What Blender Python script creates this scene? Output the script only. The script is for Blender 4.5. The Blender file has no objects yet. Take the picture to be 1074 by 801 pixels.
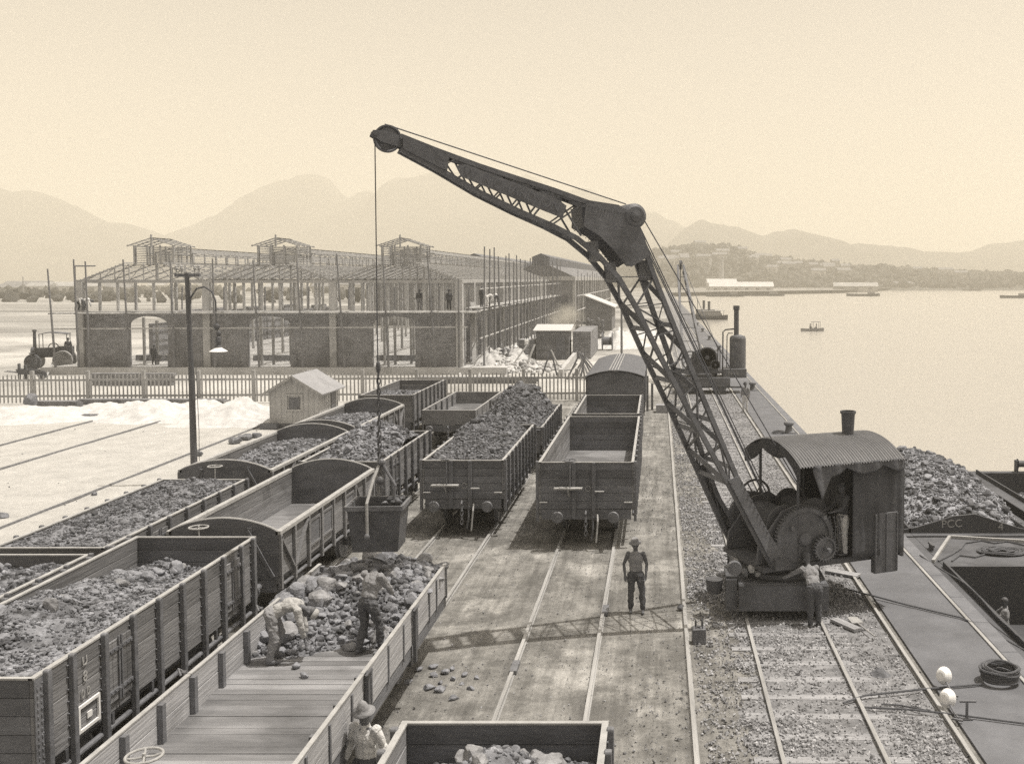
import bpy, math, random
import numpy as np
from mathutils import Vector, Matrix
SC = bpy.context.scene
COL = SC.collection
R = math.radians
PI = math.pi
rnd = random.Random(7)
# ---------------------------------------------------------------- camera, sky, sun, exposure
F, CAMH, PITCH = 1050.0, 7.8, R(3.0)
cam = bpy.data.cameras.new('camera'); camo = bpy.data.objects.new('camera', cam); COL.objects.link(camo)
camo.location = (0, 0, CAMH); camo.rotation_euler = (R(90) - PITCH, 0, 0)
cam.sensor_width = 36; cam.lens = F / 1074 * 36
cam.shift_x = (537 - 690) / 1074
cam.shift_y = -(400.5 - (293 + F * math.tan(PITCH))) / 1074
cam.clip_start = .1; cam.clip_end = 30000
SC.camera = camo
SUN = Vector((.35, .06, 1)).normalized()          # towards the sun
w = bpy.data.worlds.new('World'); SC.world = w; w.use_nodes = True
nt = w.node_tree; bg = nt.nodes['Background']
sky = nt.nodes.new('ShaderNodeTexSky'); sky.sky_type = 'NISHITA'; sky.sun_disc = False
sky.sun_elevation = math.asin(SUN.z); sky.sun_rotation = math.atan2(SUN.x, SUN.y)
sky.dust_density = 4.0; sky.ozone_density = .5; sky.altitude = 10
bw = nt.nodes.new('ShaderNodeRGBToBW'); mx = nt.nodes.new('ShaderNodeMix'); mx.data_type = 'RGBA'; mx.blend_type = 'MULTIPLY'
mx.inputs[0].default_value = 1
nt.links.new(sky.outputs[0], bw.inputs[0])
nt.links.new(bw.outputs[0], mx.inputs[6]); mx.inputs[7].default_value = (1.0, .918, .825, 1)
nt.links.new(mx.outputs[2], bg.inputs[0]); bg.inputs[1].default_value = .145
sl = bpy.data.lights.new('sun', 'SUN'); so = bpy.data.objects.new('sun', sl); COL.objects.link(so)
sl.energy = 4.4; sl.angle = R(.55); sl.color = (1, .935, .84)
so.rotation_euler = SUN.to_track_quat('Z', 'Y').to_euler()
vs = SC.view_settings; vs.view_transform = 'Standard'; vs.look = 'None'; vs.gamma = 1; vs.exposure = .34
SC.render.engine = 'CYCLES'
cy = SC.cycles; cy.max_bounces = 5; cy.diffuse_bounces = 3; cy.glossy_bounces = 2; cy.transparent_max_bounces = 6; cy.volume_bounces = 1
cy.use_denoising = False

def at(px, py, z=0.0):
    """point of the plane at height z seen at photo pixel px, py"""
    x = (px - 690) / F; v = (293 + F * math.tan(PITCH) - py) / F
    c, s = math.cos(PITCH), math.sin(PITCH)
    d = (x, c + v * s, -s + v * c); t = (z - CAMH) / d[2]
    return Vector((d[0] * t, d[1] * t, z))
# ---------------------------------------------------------------- materials
def mat(name, g, rough=.85, var=.18, scale=3.0, bump=.0, bscale=20.0, metal=0, grain=None, tint=(1, 1, 1), spots=None, spec=.3, isl=None):
    m = bpy.data.materials.new(name); m.use_nodes = True; t = m.node_tree; b = t.nodes['Principled BSDF']
    b.inputs['Roughness'].default_value = rough; b.inputs['Metallic'].default_value = metal
    b.inputs['Specular IOR Level'].default_value = spec
    if tint == (1, 1, 1): tint = (.97, 1.0, 1.10) if g < .17 else (.99, 1.0, 1.05) if g < .3 else (1, 1, 1.0)
    co = t.nodes.new('ShaderNodeTexCoord')
    src = co.outputs['Object']
    if grain:
        mp = t.nodes.new('ShaderNodeMapping'); mp.inputs['Scale'].default_value = grain; t.links.new(src, mp.inputs[0]); gs = mp.outputs[0]
    else: gs = src
    n = t.nodes.new('ShaderNodeTexNoise'); n.inputs['Scale'].default_value = scale; n.inputs['Detail'].default_value = 9; n.inputs['Roughness'].default_value = .65
    t.links.new(gs, n.inputs['Vector'])
    r = t.nodes.new('ShaderNodeValToRGB'); t.links.new(n.outputs[0], r.inputs[0])
    def c(k): return (g * k * tint[0], g * k * tint[1], g * k * tint[2], 1)
    r.color_ramp.elements[0].position = .3; r.color_ramp.elements[1].position = .7
    r.color_ramp.elements[0].color = c(1 - var); r.color_ramp.elements[1].color = c(1 + var)
    out = r.outputs[0]
    if spots:                                     # broad stains: (scale, value multiplier, threshold)
        n2 = t.nodes.new('ShaderNodeTexNoise'); n2.inputs['Scale'].default_value = spots[0]; n2.inputs['Detail'].default_value = 6
        t.links.new(src, n2.inputs['Vector'])
        r2 = t.nodes.new('ShaderNodeValToRGB'); r2.color_ramp.elements[0].position = spots[2]; r2.color_ramp.elements[1].position = spots[2] + .12
        r2.color_ramp.elements[0].color = (1, 1, 1, 1); k = spots[1]; r2.color_ramp.elements[1].color = (k, k, k, 1)
        t.links.new(n2.outputs[0], r2.inputs[0])
        q = t.nodes.new('ShaderNodeMix'); q.data_type = 'RGBA'; q.blend_type = 'MULTIPLY'; q.inputs[0].default_value = 1
        t.links.new(out, q.inputs[6]); t.links.new(r2.outputs[0], q.inputs[7]); out = q.outputs[2]
    if isl:                                       # every stone or board has its own tone
        gi = t.nodes.new('ShaderNodeNewGeometry'); mr = t.nodes.new('ShaderNodeMapRange'); mr.inputs['To Min'].default_value = isl[0]; mr.inputs['To Max'].default_value = isl[1]
        t.links.new(gi.outputs['Random Per Island'], mr.inputs['Value'])
        q = t.nodes.new('ShaderNodeMix'); q.data_type = 'RGBA'; q.blend_type = 'MULTIPLY'; q.inputs[0].default_value = 1
        t.links.new(out, q.inputs[6]); t.links.new(mr.outputs[0], q.inputs[7]); out = q.outputs[2]
    t.links.new(out, b.inputs['Base Color'])
    if bump:
        nb = t.nodes.new('ShaderNodeTexNoise'); nb.inputs['Scale'].default_value = bscale; nb.inputs['Detail'].default_value = 6
        t.links.new(gs, nb.inputs['Vector'])
        bp = t.nodes.new('ShaderNodeBump'); bp.inputs['Strength'].default_value = bump; bp.inputs['Distance'].default_value = .03
        t.links.new(nb.outputs[0], bp.inputs['Height']); t.links.new(bp.outputs[0], b.inputs['Normal'])
    return m
GY = (1, 1, .98)
M = {}
M['wood'] = mat('painted_planks', 0.17, .85, .22, 1.6, .5, 8, grain=(1, .25, 3), spots=(1.2, .72, .55), isl=(.78, 1.22))
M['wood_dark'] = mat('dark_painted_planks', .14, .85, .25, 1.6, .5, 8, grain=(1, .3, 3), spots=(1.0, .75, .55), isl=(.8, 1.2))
M['wood_pale'] = mat('weathered_deal', 0.29, .9, .22, 1.4, .5, 8, grain=(1, .2, 3), spots=(.8, .75, .56), isl=(.8, 1.2))
M['cap'] = mat('worn_top_edge', 0.34, .8, .2, 4, .3, 20)
M['deck'] = mat('worn_deck_boards', .19, .9, .3, 1.1, .5, 10, grain=(.6, 3, 1), spots=(.6, .62, .5), isl=(.7, 1.3))
M['iron'] = mat('dark_iron', .085, .6, .25, 3, .3, 15, spec=.4)
M['iron2'] = mat('rubbed_iron', .14, .5, .35, 4, .3, 15, spec=.5)
M['jib'] = mat('grey_painted_iron', .115, .6, .25, 2.2, .25, 12, spots=(1.5, .75, .55), spec=.4)
M['rail'] = mat('worn_rail_steel', 0.32, .45, .3, 5, .2, 10, grain=(1, .1, 1), spec=.5)
M['rail_side'] = mat('rusty_rail', .2, .8, .3, 5, .2, 10)
M['coal'] = mat('coal', 0.09, .75, .55, 9, .6, 25, isl=(.45, 2.0))
M['ore'] = mat('broken_ore', .16, .85, .55, 5, .6, 18, spots=(2.2, .5, .52), isl=(.4, 1.7))
M['ore_pale'] = mat('pale_rock', .25, .85, .5, 4, .6, 18)
M['ballast'] = mat('ballast_stone', .28, .9, .6, 6, .3, 18, isl=(.65, 1.35))
M['gravel'] = mat('dark_gravel', 0.17, .9, .4, 3, .3, 18, isl=(.6, 1.8))
M['canvas'] = mat('canvas', 0.12, .95, .2, 3, .4, 12)
M['corr'] = mat('galvanised_sheet', .17, .6, .15, 2, .1, 12, spec=.4)
M['cloth_dark'] = mat('dark_cloth', .09, .95, .12, 6, .6, 14)
M['cloth_mid'] = mat('grey_cloth', .24, .95, .12, 6, .6, 14)
M['cloth_pale'] = mat('pale_cloth', .58, .95, .1, 6, .8, 12)
M['skin'] = mat('skin', .12, .6, .15, 6, .1, 20)
M['skin_l'] = mat('tanned_skin', .24, .6, .12, 6, .1, 20)
M['rope'] = mat('tarred_rope', .1, .9, .3, 20, .4, 60)
M['white'] = mat('white_paint', .75, .6, .08, 3)
M['rubble'] = mat('rubble', .42, .9, .4, 3, .5, 14, isl=(.5, 1.4))
M['sleeper'] = mat('sleeper_wood', .28, .9, .35, 2, .5, 10, grain=(.4, 4, 1))
# ---------------------------------------------------------------- mesh helpers
class MB:
    def __init__(s): s.v = []; s.f = []
    def add(s, vs, fs):
        b = len(s.v); s.v.extend(tuple(v) for v in vs); s.f.extend(tuple(b + i for i in f) for f in fs); return s
    def box2(s, x0, x1, y0, y1, z0, z1):
        return s.add([(x0, y0, z0), (x1, y0, z0), (x1, y1, z0), (x0, y1, z0), (x0, y0, z1), (x1, y0, z1), (x1, y1, z1), (x0, y1, z1)],
                     [(0, 3, 2, 1), (4, 5, 6, 7), (0, 1, 5, 4), (1, 2, 6, 5), (2, 3, 7, 6), (3, 0, 4, 7)])
    def box(s, c, d, m=None):
        pts = [Vector((i * d[0] / 2, j * d[1] / 2, k * d[2] / 2)) for k in (-1, 1) for i, j in ((-1, -1), (1, -1), (1, 1), (-1, 1))]
        if m: pts = [m @ p for p in pts]
        return s.add([p + Vector(c) for p in pts], [(0, 3, 2, 1), (4, 5, 6, 7), (0, 1, 5, 4), (1, 2, 6, 5), (2, 3, 7, 6), (3, 0, 4, 7)])
    def bar(s, a, b, w, h, up=(0, 0, 1)):
        a = Vector(a); b = Vector(b); d = (b - a).normalized(); u = Vector(up)
        if abs(d.dot(u)) > .99: u = Vector((0, 1, 0)) if abs(d.y) < .9 else Vector((1, 0, 0))
        x = d.cross(u).normalized() * w / 2; y = x.cross(d).normalized() * h / 2
        return s.add([a - x - y, a + x - y, a + x + y, a - x + y, b - x - y, b + x - y, b + x + y, b - x + y],
                     [(0, 3, 2, 1), (4, 5, 6, 7), (0, 1, 5, 4), (1, 2, 6, 5), (2, 3, 7, 6), (3, 0, 4, 7)])
    def tube(s, a, b, r, r1=None, n=10):
        return s.path([a, b], [r, r if r1 is None else r1], n)
    def path(s, pts, r, n=8, cap=True, loop=False):
        pts = [Vector(p) for p in pts]; N = len(pts)
        rs = r if isinstance(r, (list, tuple)) else [r] * N
        vs = []; prev = None
        for i, p in enumerate(pts):
            if loop: d = pts[(i + 1) % N] - pts[i - 1]
            else: d = pts[min(i + 1, N - 1)] - pts[max(i - 1, 0)]
            d.normalize()
            if prev is None:
                u = Vector((0, 0, 1)) if abs(d.z) < .9 else Vector((1, 0, 0))
                x = d.cross(u).normalized()
            else:
                x = (prev - d * prev.dot(d)).normalized()
            prev = x; y = d.cross(x)
            for k in range(n):
                a = 2 * PI * k / n; vs.append(p + (x * math.cos(a) + y * math.sin(a)) * rs[i])
        fs = [(i * n + k, i * n + (k + 1) % n, (i + 1) * n + (k + 1) % n, (i + 1) * n + k) for i in range(N - 1) for k in range(n)]
        if loop: fs += [((N - 1) * n + k, (N - 1) * n + (k + 1) % n, (k + 1) % n, k) for k in range(n)]
        elif cap: fs += [tuple(range(n - 1, -1, -1)), tuple((N - 1) * n + k for k in range(n))]
        return s.add(vs, fs)
    def lathe(s, prof, c=(0, 0, 0), ax='z', n=20, m=None):
        c = Vector(c); vs = []
        for r, h in prof:
            for k in range(n):
                a = 2 * PI * k / n; u, v = r * math.cos(a), r * math.sin(a)
                p = Vector((u, v, h)) if ax == 'z' else Vector((h, u, v)) if ax == 'x' else Vector((v, h, u))
                if m: p = m @ p
                vs.append(p + c)
        N = len(prof)
        fs = [(i * n + k, i * n + (k + 1) % n, (i + 1) * n + (k + 1) % n, (i + 1) * n + k) for i in range(N - 1) for k in range(n)]
        if prof[0][0] > 1e-4: fs.append(tuple(range(n - 1, -1, -1)))
        if prof[-1][0] > 1e-4: fs.append(tuple((N - 1) * n + k for k in range(n)))
        return s.add(vs, fs)
    def prism(s, poly, fn, w0, w1):
        """extrude a 2-D polygon; fn(u, v, w) gives the point"""
        n = len(poly)
        return s.add([fn(u, v, w0) for u, v in poly] + [fn(u, v, w1) for u, v in poly],
                     [tuple(range(n - 1, -1, -1)), tuple(range(n, 2 * n))] + [(i, (i + 1) % n, n + (i + 1) % n, n + i) for i in range(n)])
    def ell(s, c, r, n=10, m=None):
        prof = [(max(1e-5, math.sin(PI * i / n)), -math.cos(PI * i / n)) for i in range(n + 1)]
        vs = []; k2 = n + 4
        for a, h in prof:
            for k in range(k2):
                p = Vector((a * math.cos(2 * PI * k / k2) * r[0], a * math.sin(2 * PI * k / k2) * r[1], h * r[2]))
                if m: p = m @ p
                vs.append(p + Vector(c))
        return s.add(vs, [(i * k2 + k, i * k2 + (k + 1) % k2, (i + 1) * k2 + (k + 1) % k2, (i + 1) * k2 + k) for i in range(n) for k in range(k2)])
    def build(s, name, m, parent=None, smooth=False, bev=0):
        me = bpy.data.meshes.new(name); me.from_pydata(s.v, [], s.f)
        me.materials.append(m if not isinstance(m, str) else M[m])
        bmfix(me)
        if smooth: me.polygons.foreach_set('use_smooth', [True] * len(me.polygons))
        o = bpy.data.objects.new(name, me); COL.objects.link(o)
        if smooth: 
            md = None
        if bev:
            b = o.modifiers.new('bevel', 'BEVEL'); b.width = bev; b.segments = 1; b.limit_method = 'ANGLE'
        if parent: o.parent = parent
        return o
import bmesh
def bmfix(me):
    bm = bmesh.new(); bm.from_mesh(me); bmesh.ops.recalc_face_normals(bm, faces=bm.faces); bm.to_mesh(me); bm.free()
def tag(o, label=None, cat=None, group=None, kind=None):
    if label: o['label'] = label
    if cat: o['category'] = cat
    if group: o['group'] = group
    if kind: o['kind'] = kind
    return o
def thing(name, label, cat, loc=(0, 0, 0), rz=0, group=None):
    o = bpy.data.objects.new(name, None); COL.objects.link(o); o.empty_display_size = .2
    o.location = loc; o.rotation_euler = (0, 0, rz)
    return tag(o, label, cat, group)
def npmesh(name, V, Fq, m, smooth=False):
    """numpy verts, faces (all same size)"""
    me = bpy.data.meshes.new(name); k = Fq.shape[1]
    me.vertices.add(len(V)); me.vertices.foreach_set('co', np.ascontiguousarray(V, dtype=np.float32).ravel())
    me.loops.add(Fq.size); me.loops.foreach_set('vertex_index', np.ascontiguousarray(Fq, dtype=np.int32).ravel())
    me.polygons.add(len(Fq)); me.polygons.foreach_set('loop_start', np.arange(0, Fq.size, k, dtype=np.int32))
    try: me.polygons.foreach_set('loop_total', np.full(len(Fq), k, dtype=np.int32))
    except Exception: pass
    me.update(calc_edges=True)
    me.polygons.foreach_set('use_smooth', np.full(len(Fq), bool(smooth)))
    me.materials.append(M[m] if isinstance(m, str) else m)
    o = bpy.data.objects.new(name, me); COL.objects.link(o); return o
def ico(sub):
    bm = bmesh.new(); bmesh.ops.create_icosphere(bm, subdivisions=sub, radius=1)
    V = np.array([v.co[:] for v in bm.verts]); Fc = np.array([[v.index for v in f.verts] for f in bm.faces]); bm.free(); return V, Fc
ICO1 = ico(1); ICO2 = ico(2); ICO3 = ico(3)
OCTA = (np.array([(1, 0, 0), (-1, 0, 0), (0, 1, 0), (0, -1, 0), (0, 0, 1), (0, 0, -1)], float),
        np.array([(0, 2, 4), (2, 1, 4), (1, 3, 4), (3, 0, 4), (2, 0, 5), (1, 2, 5), (3, 1, 5), (0, 3, 5)]))
def stones_np(P, S, seed, base=OCTA, jit=.35, flat=.7):
    """one rock per point: random turned, jittered, sized"""
    g = np.random.default_rng(seed); N = len(P); BV, BF = base; nv = len(BV)
    V = np.repeat(BV[None], N, 0) * (1 + jit * g.uniform(-1, 1, (N, nv, 1))) 
    V = V * g.uniform(.6, 1.15, (N, 1, 3)) * np.array([1, 1, flat])
    q = g.normal(size=(N, 4)); q /= np.linalg.norm(q, axis=1)[:, None]; a, b, c, d = q.T
    Rm = np.stack([np.stack([1 - 2 * (c * c + d * d), 2 * (b * c - a * d), 2 * (b * d + a * c)], -1),
                   np.stack([2 * (b * c + a * d), 1 - 2 * (b * b + d * d), 2 * (c * d - a * b)], -1),
                   np.stack([2 * (b * d - a * c), 2 * (c * d + a * b), 1 - 2 * (b * b + c * c)], -1)], 1)
    V = np.einsum('nij,nkj->nki', Rm, V) * np.asarray(S)[:, None, None] + P[:, None, :]
    Fc = BF[None] + (np.arange(N) * nv)[:, None, None]
    return V.reshape(-1, 3), Fc.reshape(-1, 3)
def rocks_np(P, S, seed, base=ICO2, planes=12, flat=.85):
    """angular rocks: a sphere cut by random planes, one per point"""
    g = np.random.default_rng(seed); N = len(P); BV, BF = base; nv = len(BV)
    n = g.normal(size=(N, planes, 3)); n /= np.linalg.norm(n, axis=2)[..., None]; d = g.uniform(.45, .75, (N, planes))
    dots = np.einsum('npk,vk->npv', n, BV); r = np.min(np.where(dots > .05, d[..., None] / np.maximum(dots, .05), 9), axis=1)
    r = np.minimum(r, .95) * (1 + .02 * g.uniform(-1, 1, (N, nv)))
    V = BV[None] * r[..., None] * g.uniform(.7, 1.25, (N, 1, 3)) * np.array([1, 1, flat])
    a = g.uniform(0, 2 * PI, N); c, s_ = np.cos(a), np.sin(a)
    V = np.stack([V[..., 0] * c[:, None] - V[..., 1] * s_[:, None], V[..., 0] * s_[:, None] + V[..., 1] * c[:, None], V[..., 2]], -1)
    V = V * np.asarray(S)[:, None, None] + P[:, None, :]
    Fc = BF[None] + (np.arange(N) * nv)[:, None, None]
    return V.reshape(-1, 3), Fc.reshape(-1, 3)
def vnoise(x, y, seed=0, oct=4):
    """smooth value noise on numpy arrays"""
    g = np.random.default_rng(seed); T = g.uniform(-1, 1, (64, 64)); r = 0; a = 1.0
    for o in range(oct):
        xi = np.floor(x).astype(int); yi = np.floor(y).astype(int); fx = x - xi; fy = y - yi
        fx = fx * fx * (3 - 2 * fx); fy = fy * fy * (3 - 2 * fy)
        A = T[xi % 64, yi % 64]; B = T[(xi + 1) % 64, yi % 64]; C = T[xi % 64, (yi + 1) % 64]; D = T[(xi + 1) % 64, (yi + 1) % 64]
        r = r + a * ((A * (1 - fx) + B * fx) * (1 - fy) + (C * (1 - fx) + D * fx) * fy); x = x * 2.03 + 7; y = y * 2.03 + 3; a *= .5
    return r
def grid_mesh(name, X, Y, Z, m, smooth=True):
    ny, nx = X.shape; V = np.stack([X, Y, Z], -1).reshape(-1, 3)
    i = np.arange(nx - 1)[None, :] + nx * np.arange(ny - 1)[:, None]; i = i.ravel()
    return npmesh(name, V, np.stack([i, i + 1, i + 1 + nx, i + nx], 1), m, smooth)
def heap(name, label, x0, x1, y0, y1, zfun, n, smin, smax, seed, mat_='coal', extra=None, cat='load', big=0, bigs=(.12, .25), group=None, margin=0, zmin=None):
    """load of lumps: a rough bed surface plus lumps of graded size in one mesh"""
    nx = max(8, int((x1 - x0) / .09)); ny = max(8, int((y1 - y0) / .09))
    X, Y = np.meshgrid(np.linspace(x0, x1, nx), np.linspace(y0, y1, ny))
    Z = zfun(X, Y) + .03 * vnoise(X * 6, Y * 6, seed)
    i = (np.arange(nx - 1)[None, :] + nx * np.arange(ny - 1)[:, None]).ravel()
    V0 = np.stack([X, Y, Z], -1).reshape(-1, 3); F0 = np.concatenate([np.stack([i, i + 1, i + 1 + nx], 1), np.stack([i, i + 1 + nx, i + nx], 1)])
    g = np.random.default_rng(seed); px = g.uniform(x0 + margin, x1 - margin, n); py = g.uniform(y0 + margin, y1 - margin, n)
    if zmin: k_ = zfun(px, py) > zmin; px, py = px[k_], py[k_]
    S = smin + (smax - smin) * g.random(len(px)) ** 3
    P = np.stack([px, py, zfun(px, py) + .25 * S], 1)
    V1, F1 = rocks_np(P, S * 1.1, seed + 1, ICO2 if n < 5000 else ICO1, 8)
    Vs = [V0, V1]; Fs = [F0, F1 + len(V0)]; b = len(V0) + len(V1)
    if big:
        px = g.uniform(x0 + .2, x1 - .2, big); py = g.uniform(y0 + .2, y1 - .2, big); S = g.uniform(bigs[0], bigs[1], big)
        V2, F2 = rocks_np(np.stack([px, py, zfun(px, py) + .3 * S], 1), S * 1.1, seed + 2, ICO3)
        Vs.append(V2); Fs.append(F2 + b)
    o = npmesh(name, np.concatenate(Vs), np.concatenate(Fs), mat_)
    return tag(o, label, cat, group, 'stuff')
# ================================================================ the setting
QX = 7.42                                          # quay edge
WZ = -2.3                                          # water level
def mixmask(t, base, col, masksock):
    q = t.nodes.new('ShaderNodeMix'); q.data_type = 'RGBA'
    t.links.new(masksock, q.inputs[0]); 
    if isinstance(base, tuple): q.inputs[6].default_value = base
    else: t.links.new(base, q.inputs[6])
    if isinstance(col, tuple): q.inputs[7].default_value = col
    else: t.links.new(col, q.inputs[7])
    return q.outputs[2]
def g4(v): return (v, v * .985, v * .95, 1)
def ground_material():
    m = bpy.data.materials.new('ground_dirt_and_sand'); m.use_nodes = True; t = m.node_tree; b = t.nodes['Principled BSDF']; b.inputs['Roughness'].default_value = .95
    b.inputs['Specular IOR Level'].default_value = .1
    co = t.nodes.new('ShaderNodeTexCoord').outputs['Object']
    sx = t.nodes.new('ShaderNodeSeparateXYZ'); t.links.new(co, sx.inputs[0])
    def noise(sc, det=8, rough=.6, mp=None):
        n = t.nodes.new('ShaderNodeTexNoise'); n.inputs['Scale'].default_value = sc; n.inputs['Detail'].default_value = det; n.inputs['Roughness'].default_value = rough
        if mp:
            q = t.nodes.new('ShaderNodeMapping'); q.inputs['Scale'].default_value = mp; t.links.new(co, q.inputs[0]); t.links.new(q.outputs[0], n.inputs['Vector'])
        else: t.links.new(co, n.inputs['Vector'])
        return n.outputs[0]
    def ramp(s, a, b_, ca, cb):
        r = t.nodes.new('ShaderNodeValToRGB'); t.links.new(s, r.inputs[0]); r.color_ramp.elements[0].position = a; r.color_ramp.elements[1].position = b_
        r.color_ramp.elements[0].color = ca; r.color_ramp.elements[1].color = cb; return r.outputs[0]
    def mth(op, a, b_=None, c=None, clamp=False):
        n = t.nodes.new('ShaderNodeMath'); n.operation = op; n.use_clamp = clamp
        for i, x in enumerate((a, b_, c)):
            if x is None: continue
            if isinstance(x, (int, float)): n.inputs[i].default_value = x
            else: t.links.new(x, n.inputs[i])
        return n.outputs[0]
    one, zero = (1, 1, 1, 1), (0, 0, 0, 1)
    dirt = ramp(noise(1.3, 14, .8), .36, .64, g4(.12), g4(.31))
    # pale trampled patches between the rails, dark coal dust patches
    dirt = mixmask(t, dirt, g4(.42), ramp(noise(.35, 12, .72), .53, .66, zero, one))
    dirt = mixmask(t, dirt, g4(.13), ramp(noise(.22, 9, .7), .52, .62, one, zero)) if False else dirt
    cd = ramp(noise(.55, 10, .75, (1, .7, 1)), .50, .60, zero, (.8, .8, .8, 1))
    near = mth('MULTIPLY', mth('MULTIPLY', ramp(sx.outputs[1], 0, 1, zero, one), 1), 1)
    ycl = mth('MULTIPLY', mth('SUBTRACT', 52, sx.outputs[1]), .06, clamp=True)      # coal dust lies thick in the near yard only
    dirt = mixmask(t, dirt, g4(.13), mth('MULTIPLY', cd, ycl))
    rut = ramp(noise(1.0, 9, .7, (4.5, .22, 1)), .38, .62, (.74, .74, .74, 1), (1.12, 1.12, 1.12, 1)); q = t.nodes.new('ShaderNodeMix'); q.data_type = 'RGBA'; q.blend_type = 'MULTIPLY'; q.inputs[0].default_value = 1; t.links.new(dirt, q.inputs[6]); t.links.new(rut, q.inputs[7]); dirt = q.outputs[2]
    sand = ramp(noise(.9, 14, .82), .34, .66, g4(.33), g4(.5))
    sand = mixmask(t, sand, g4(.38), ramp(noise(.16, 9, .75), .60, .70, zero, one))
    # white sand west of the tracks (x < -14.5)
    edge = mth('ADD', sx.outputs[0], mth('MULTIPLY', mth('SUBTRACT', noise(.3), .5), 4.0))
    ms = mth('MULTIPLY', mth('SUBTRACT', -14.2, edge), .8, clamp=True)
    near_c = mixmask(t, dirt, sand, ms)
    # beyond the fence: trampled pale ground, further away mottled scrub
    far_c = ramp(noise(.05, 10, .7), .38, .6, g4(.26), g4(.5))
    mf = mth('MULTIPLY', mth('SUBTRACT', sx.outputs[1], 66), .2, clamp=True)
    c1 = mixmask(t, near_c, far_c, mf)
    scrub = ramp(noise(1.0, 12, .72, (.006, .03, 1)), .40, .62, g4(.13), g4(.42))
    mg = mth('MULTIPLY', mth('SUBTRACT', sx.outputs[1], 125), .03, clamp=True)
    c2 = mixmask(t, c1, scrub, mg)
    t.links.new(c2, b.inputs['Base Color'])
    bp = t.nodes.new('ShaderNodeBump'); bp.inputs['Strength'].default_value = .8; bp.inputs['Distance'].default_value = .05
    hn = mth('ADD', noise(9, 8, .75), mth('MULTIPLY', noise(1.6, 4), 1.5))
    t.links.new(hn, bp.inputs['Height']); t.links.new(bp.outputs[0], b.inputs['Normal'])
    return m
M['ground'] = ground_material()
xs = [-9000, -2500, -700, -250] + list(np.arange(-120, 4.6, 1.6)) + [QX]
ys = [-20] + list(np.arange(-10, 130, 1.8)) + [200, 320, 480, 640]
X, Y = np.meshgrid(np.array(xs, float), np.array(ys, float))
Z = .018 * vnoise(X * .8, Y * .8, 3); Z[(X > 0) | (Y > 120)] = 0
tag(grid_mesh('ground', X, Y, Z, 'ground'), kind='structure')
# land beyond the harbour, a second sheet that meets the first
shore = [at(702, 311, WZ), at(760, 309.5, WZ), at(880, 307.5, WZ), at(960, 303.2, WZ), at(1074, 300, WZ), at(1400, 298, WZ)]
mb = MB(); fx = [(-9000, 640, -.02), (QX, 640, -.02)] + [(p.x, p.y, -.02) for p in shore] + [(9000, 4000, -.02), (9000, 16000, -.02), (-9000, 16000, -.02)]
mb.add(fx, [tuple(range(len(fx)))])
M['farland'] = mat('far_land', .2, .95, .4, .004, tint=(1, .98, .93))
tag(mb.build('far_ground', 'farland'), kind='structure')
# water
mw = bpy.data.materials.new('harbour_water'); mw.use_nodes = True; t = mw.node_tree; b = t.nodes['Principled BSDF']
b.inputs['Base Color'].default_value = (.33, .315, .29, 1); b.inputs['Roughness'].default_value = .2; b.inputs['IOR'].default_value = 1.33
co = t.nodes.new('ShaderNodeTexCoord'); mp = t.nodes.new('ShaderNodeMapping'); mp.inputs['Scale'].default_value = (.5, 1.4, 1)
n = t.nodes.new('ShaderNodeTexNoise'); n.inputs['Scale'].default_value = 1.0; n.inputs['Detail'].default_value = 6
t.links.new(co.outputs['Object'], mp.inputs[0]); t.links.new(mp.outputs[0], n.inputs[0])
bp = t.nodes.new('ShaderNodeBump'); bp.inputs['Strength'].default_value = .6; bp.inputs['Distance'].default_value = .1
t.links.new(n.outputs[0], bp.inputs['Height']); t.links.new(bp.outputs[0], b.inputs['Normal'])
M['water'] = mw
mb = MB(); mb.add([(QX - 1, -60, WZ), (9000, -60, WZ), (9000, 9000, WZ), (QX - 1, 9000, WZ)], [(0, 1, 2, 3)])
tag(mb.build('water', 'water'), kind='structure')
# quay: paving, coping, wall
M['paving'] = mat('quay_paving', .13, .9, .2, .9, .3, 6, spots=(.25, 1.25, .5))
M['coping'] = mat('granite_coping', .16, .9, .15, 2, .3, 10, spots=(.6, .8, .55))
tag(MB().box2(5.28, 7.02, -12, 640, -.05, .05).build('quay_paving', 'paving'), kind='structure')
mb = MB(); y = -12
while y < 640:
    L = 1.8 if y < 150 else 30
    mb.box2(7.1, QX + .06, y, y + L - .015, -.3, .09); y += L
tag(mb.build('quay_coping', 'coping', bev=.02), kind='structure')
tag(MB().box2(6.9, QX, -30, 690, -4, -.02).build('quay_wall', 'coping'), kind='structure')
# ---------------------------------------------------------------- rails
def rail(x, y0, y1, lab, z=0.0, y_is=None, group='rails of the yard tracks', h=.10):
    mb = MB(); a = Vector((x, y0, z)); b_ = Vector((x, y1, z))
    mb.box2(x - .035, x + .035, y0, y1, z + h - .035, z + h); mb.box2(x - .012, x + .012, y0, y1, z + .01, z + h - .034); mb.box2(x - .06, x + .06, y0, y1, z - .02, z + .02)
    return tag(mb.build('rail', 'rail'), lab, 'rail', group)
T3, T2, T1, T0 = -2.08, -5.92, -9.68, -12.66
names = {T3: 'between the empty wagons and the standing man', T2: 'under the flat wagon being unloaded', T1: 'under the big loaded wagon on the left', T0: 'under the outermost row of wagons'}
for tx in (T3, T2, T1, T0):
    for s_, nm in ((-.8, 'left'), (.8, 'right')):
        rail(tx + s_, 4, 61.8 if tx > -10 else 58, '%s worn rail of the track %s' % (nm, names[tx]), h=.09)
rail(.62, 4, 640, 'long single rail in the dirt running past the standing man', h=.09)
rail(2.02, 4, 640, 'left rail of the pair the steam crane stands on, in ballast')
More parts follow.
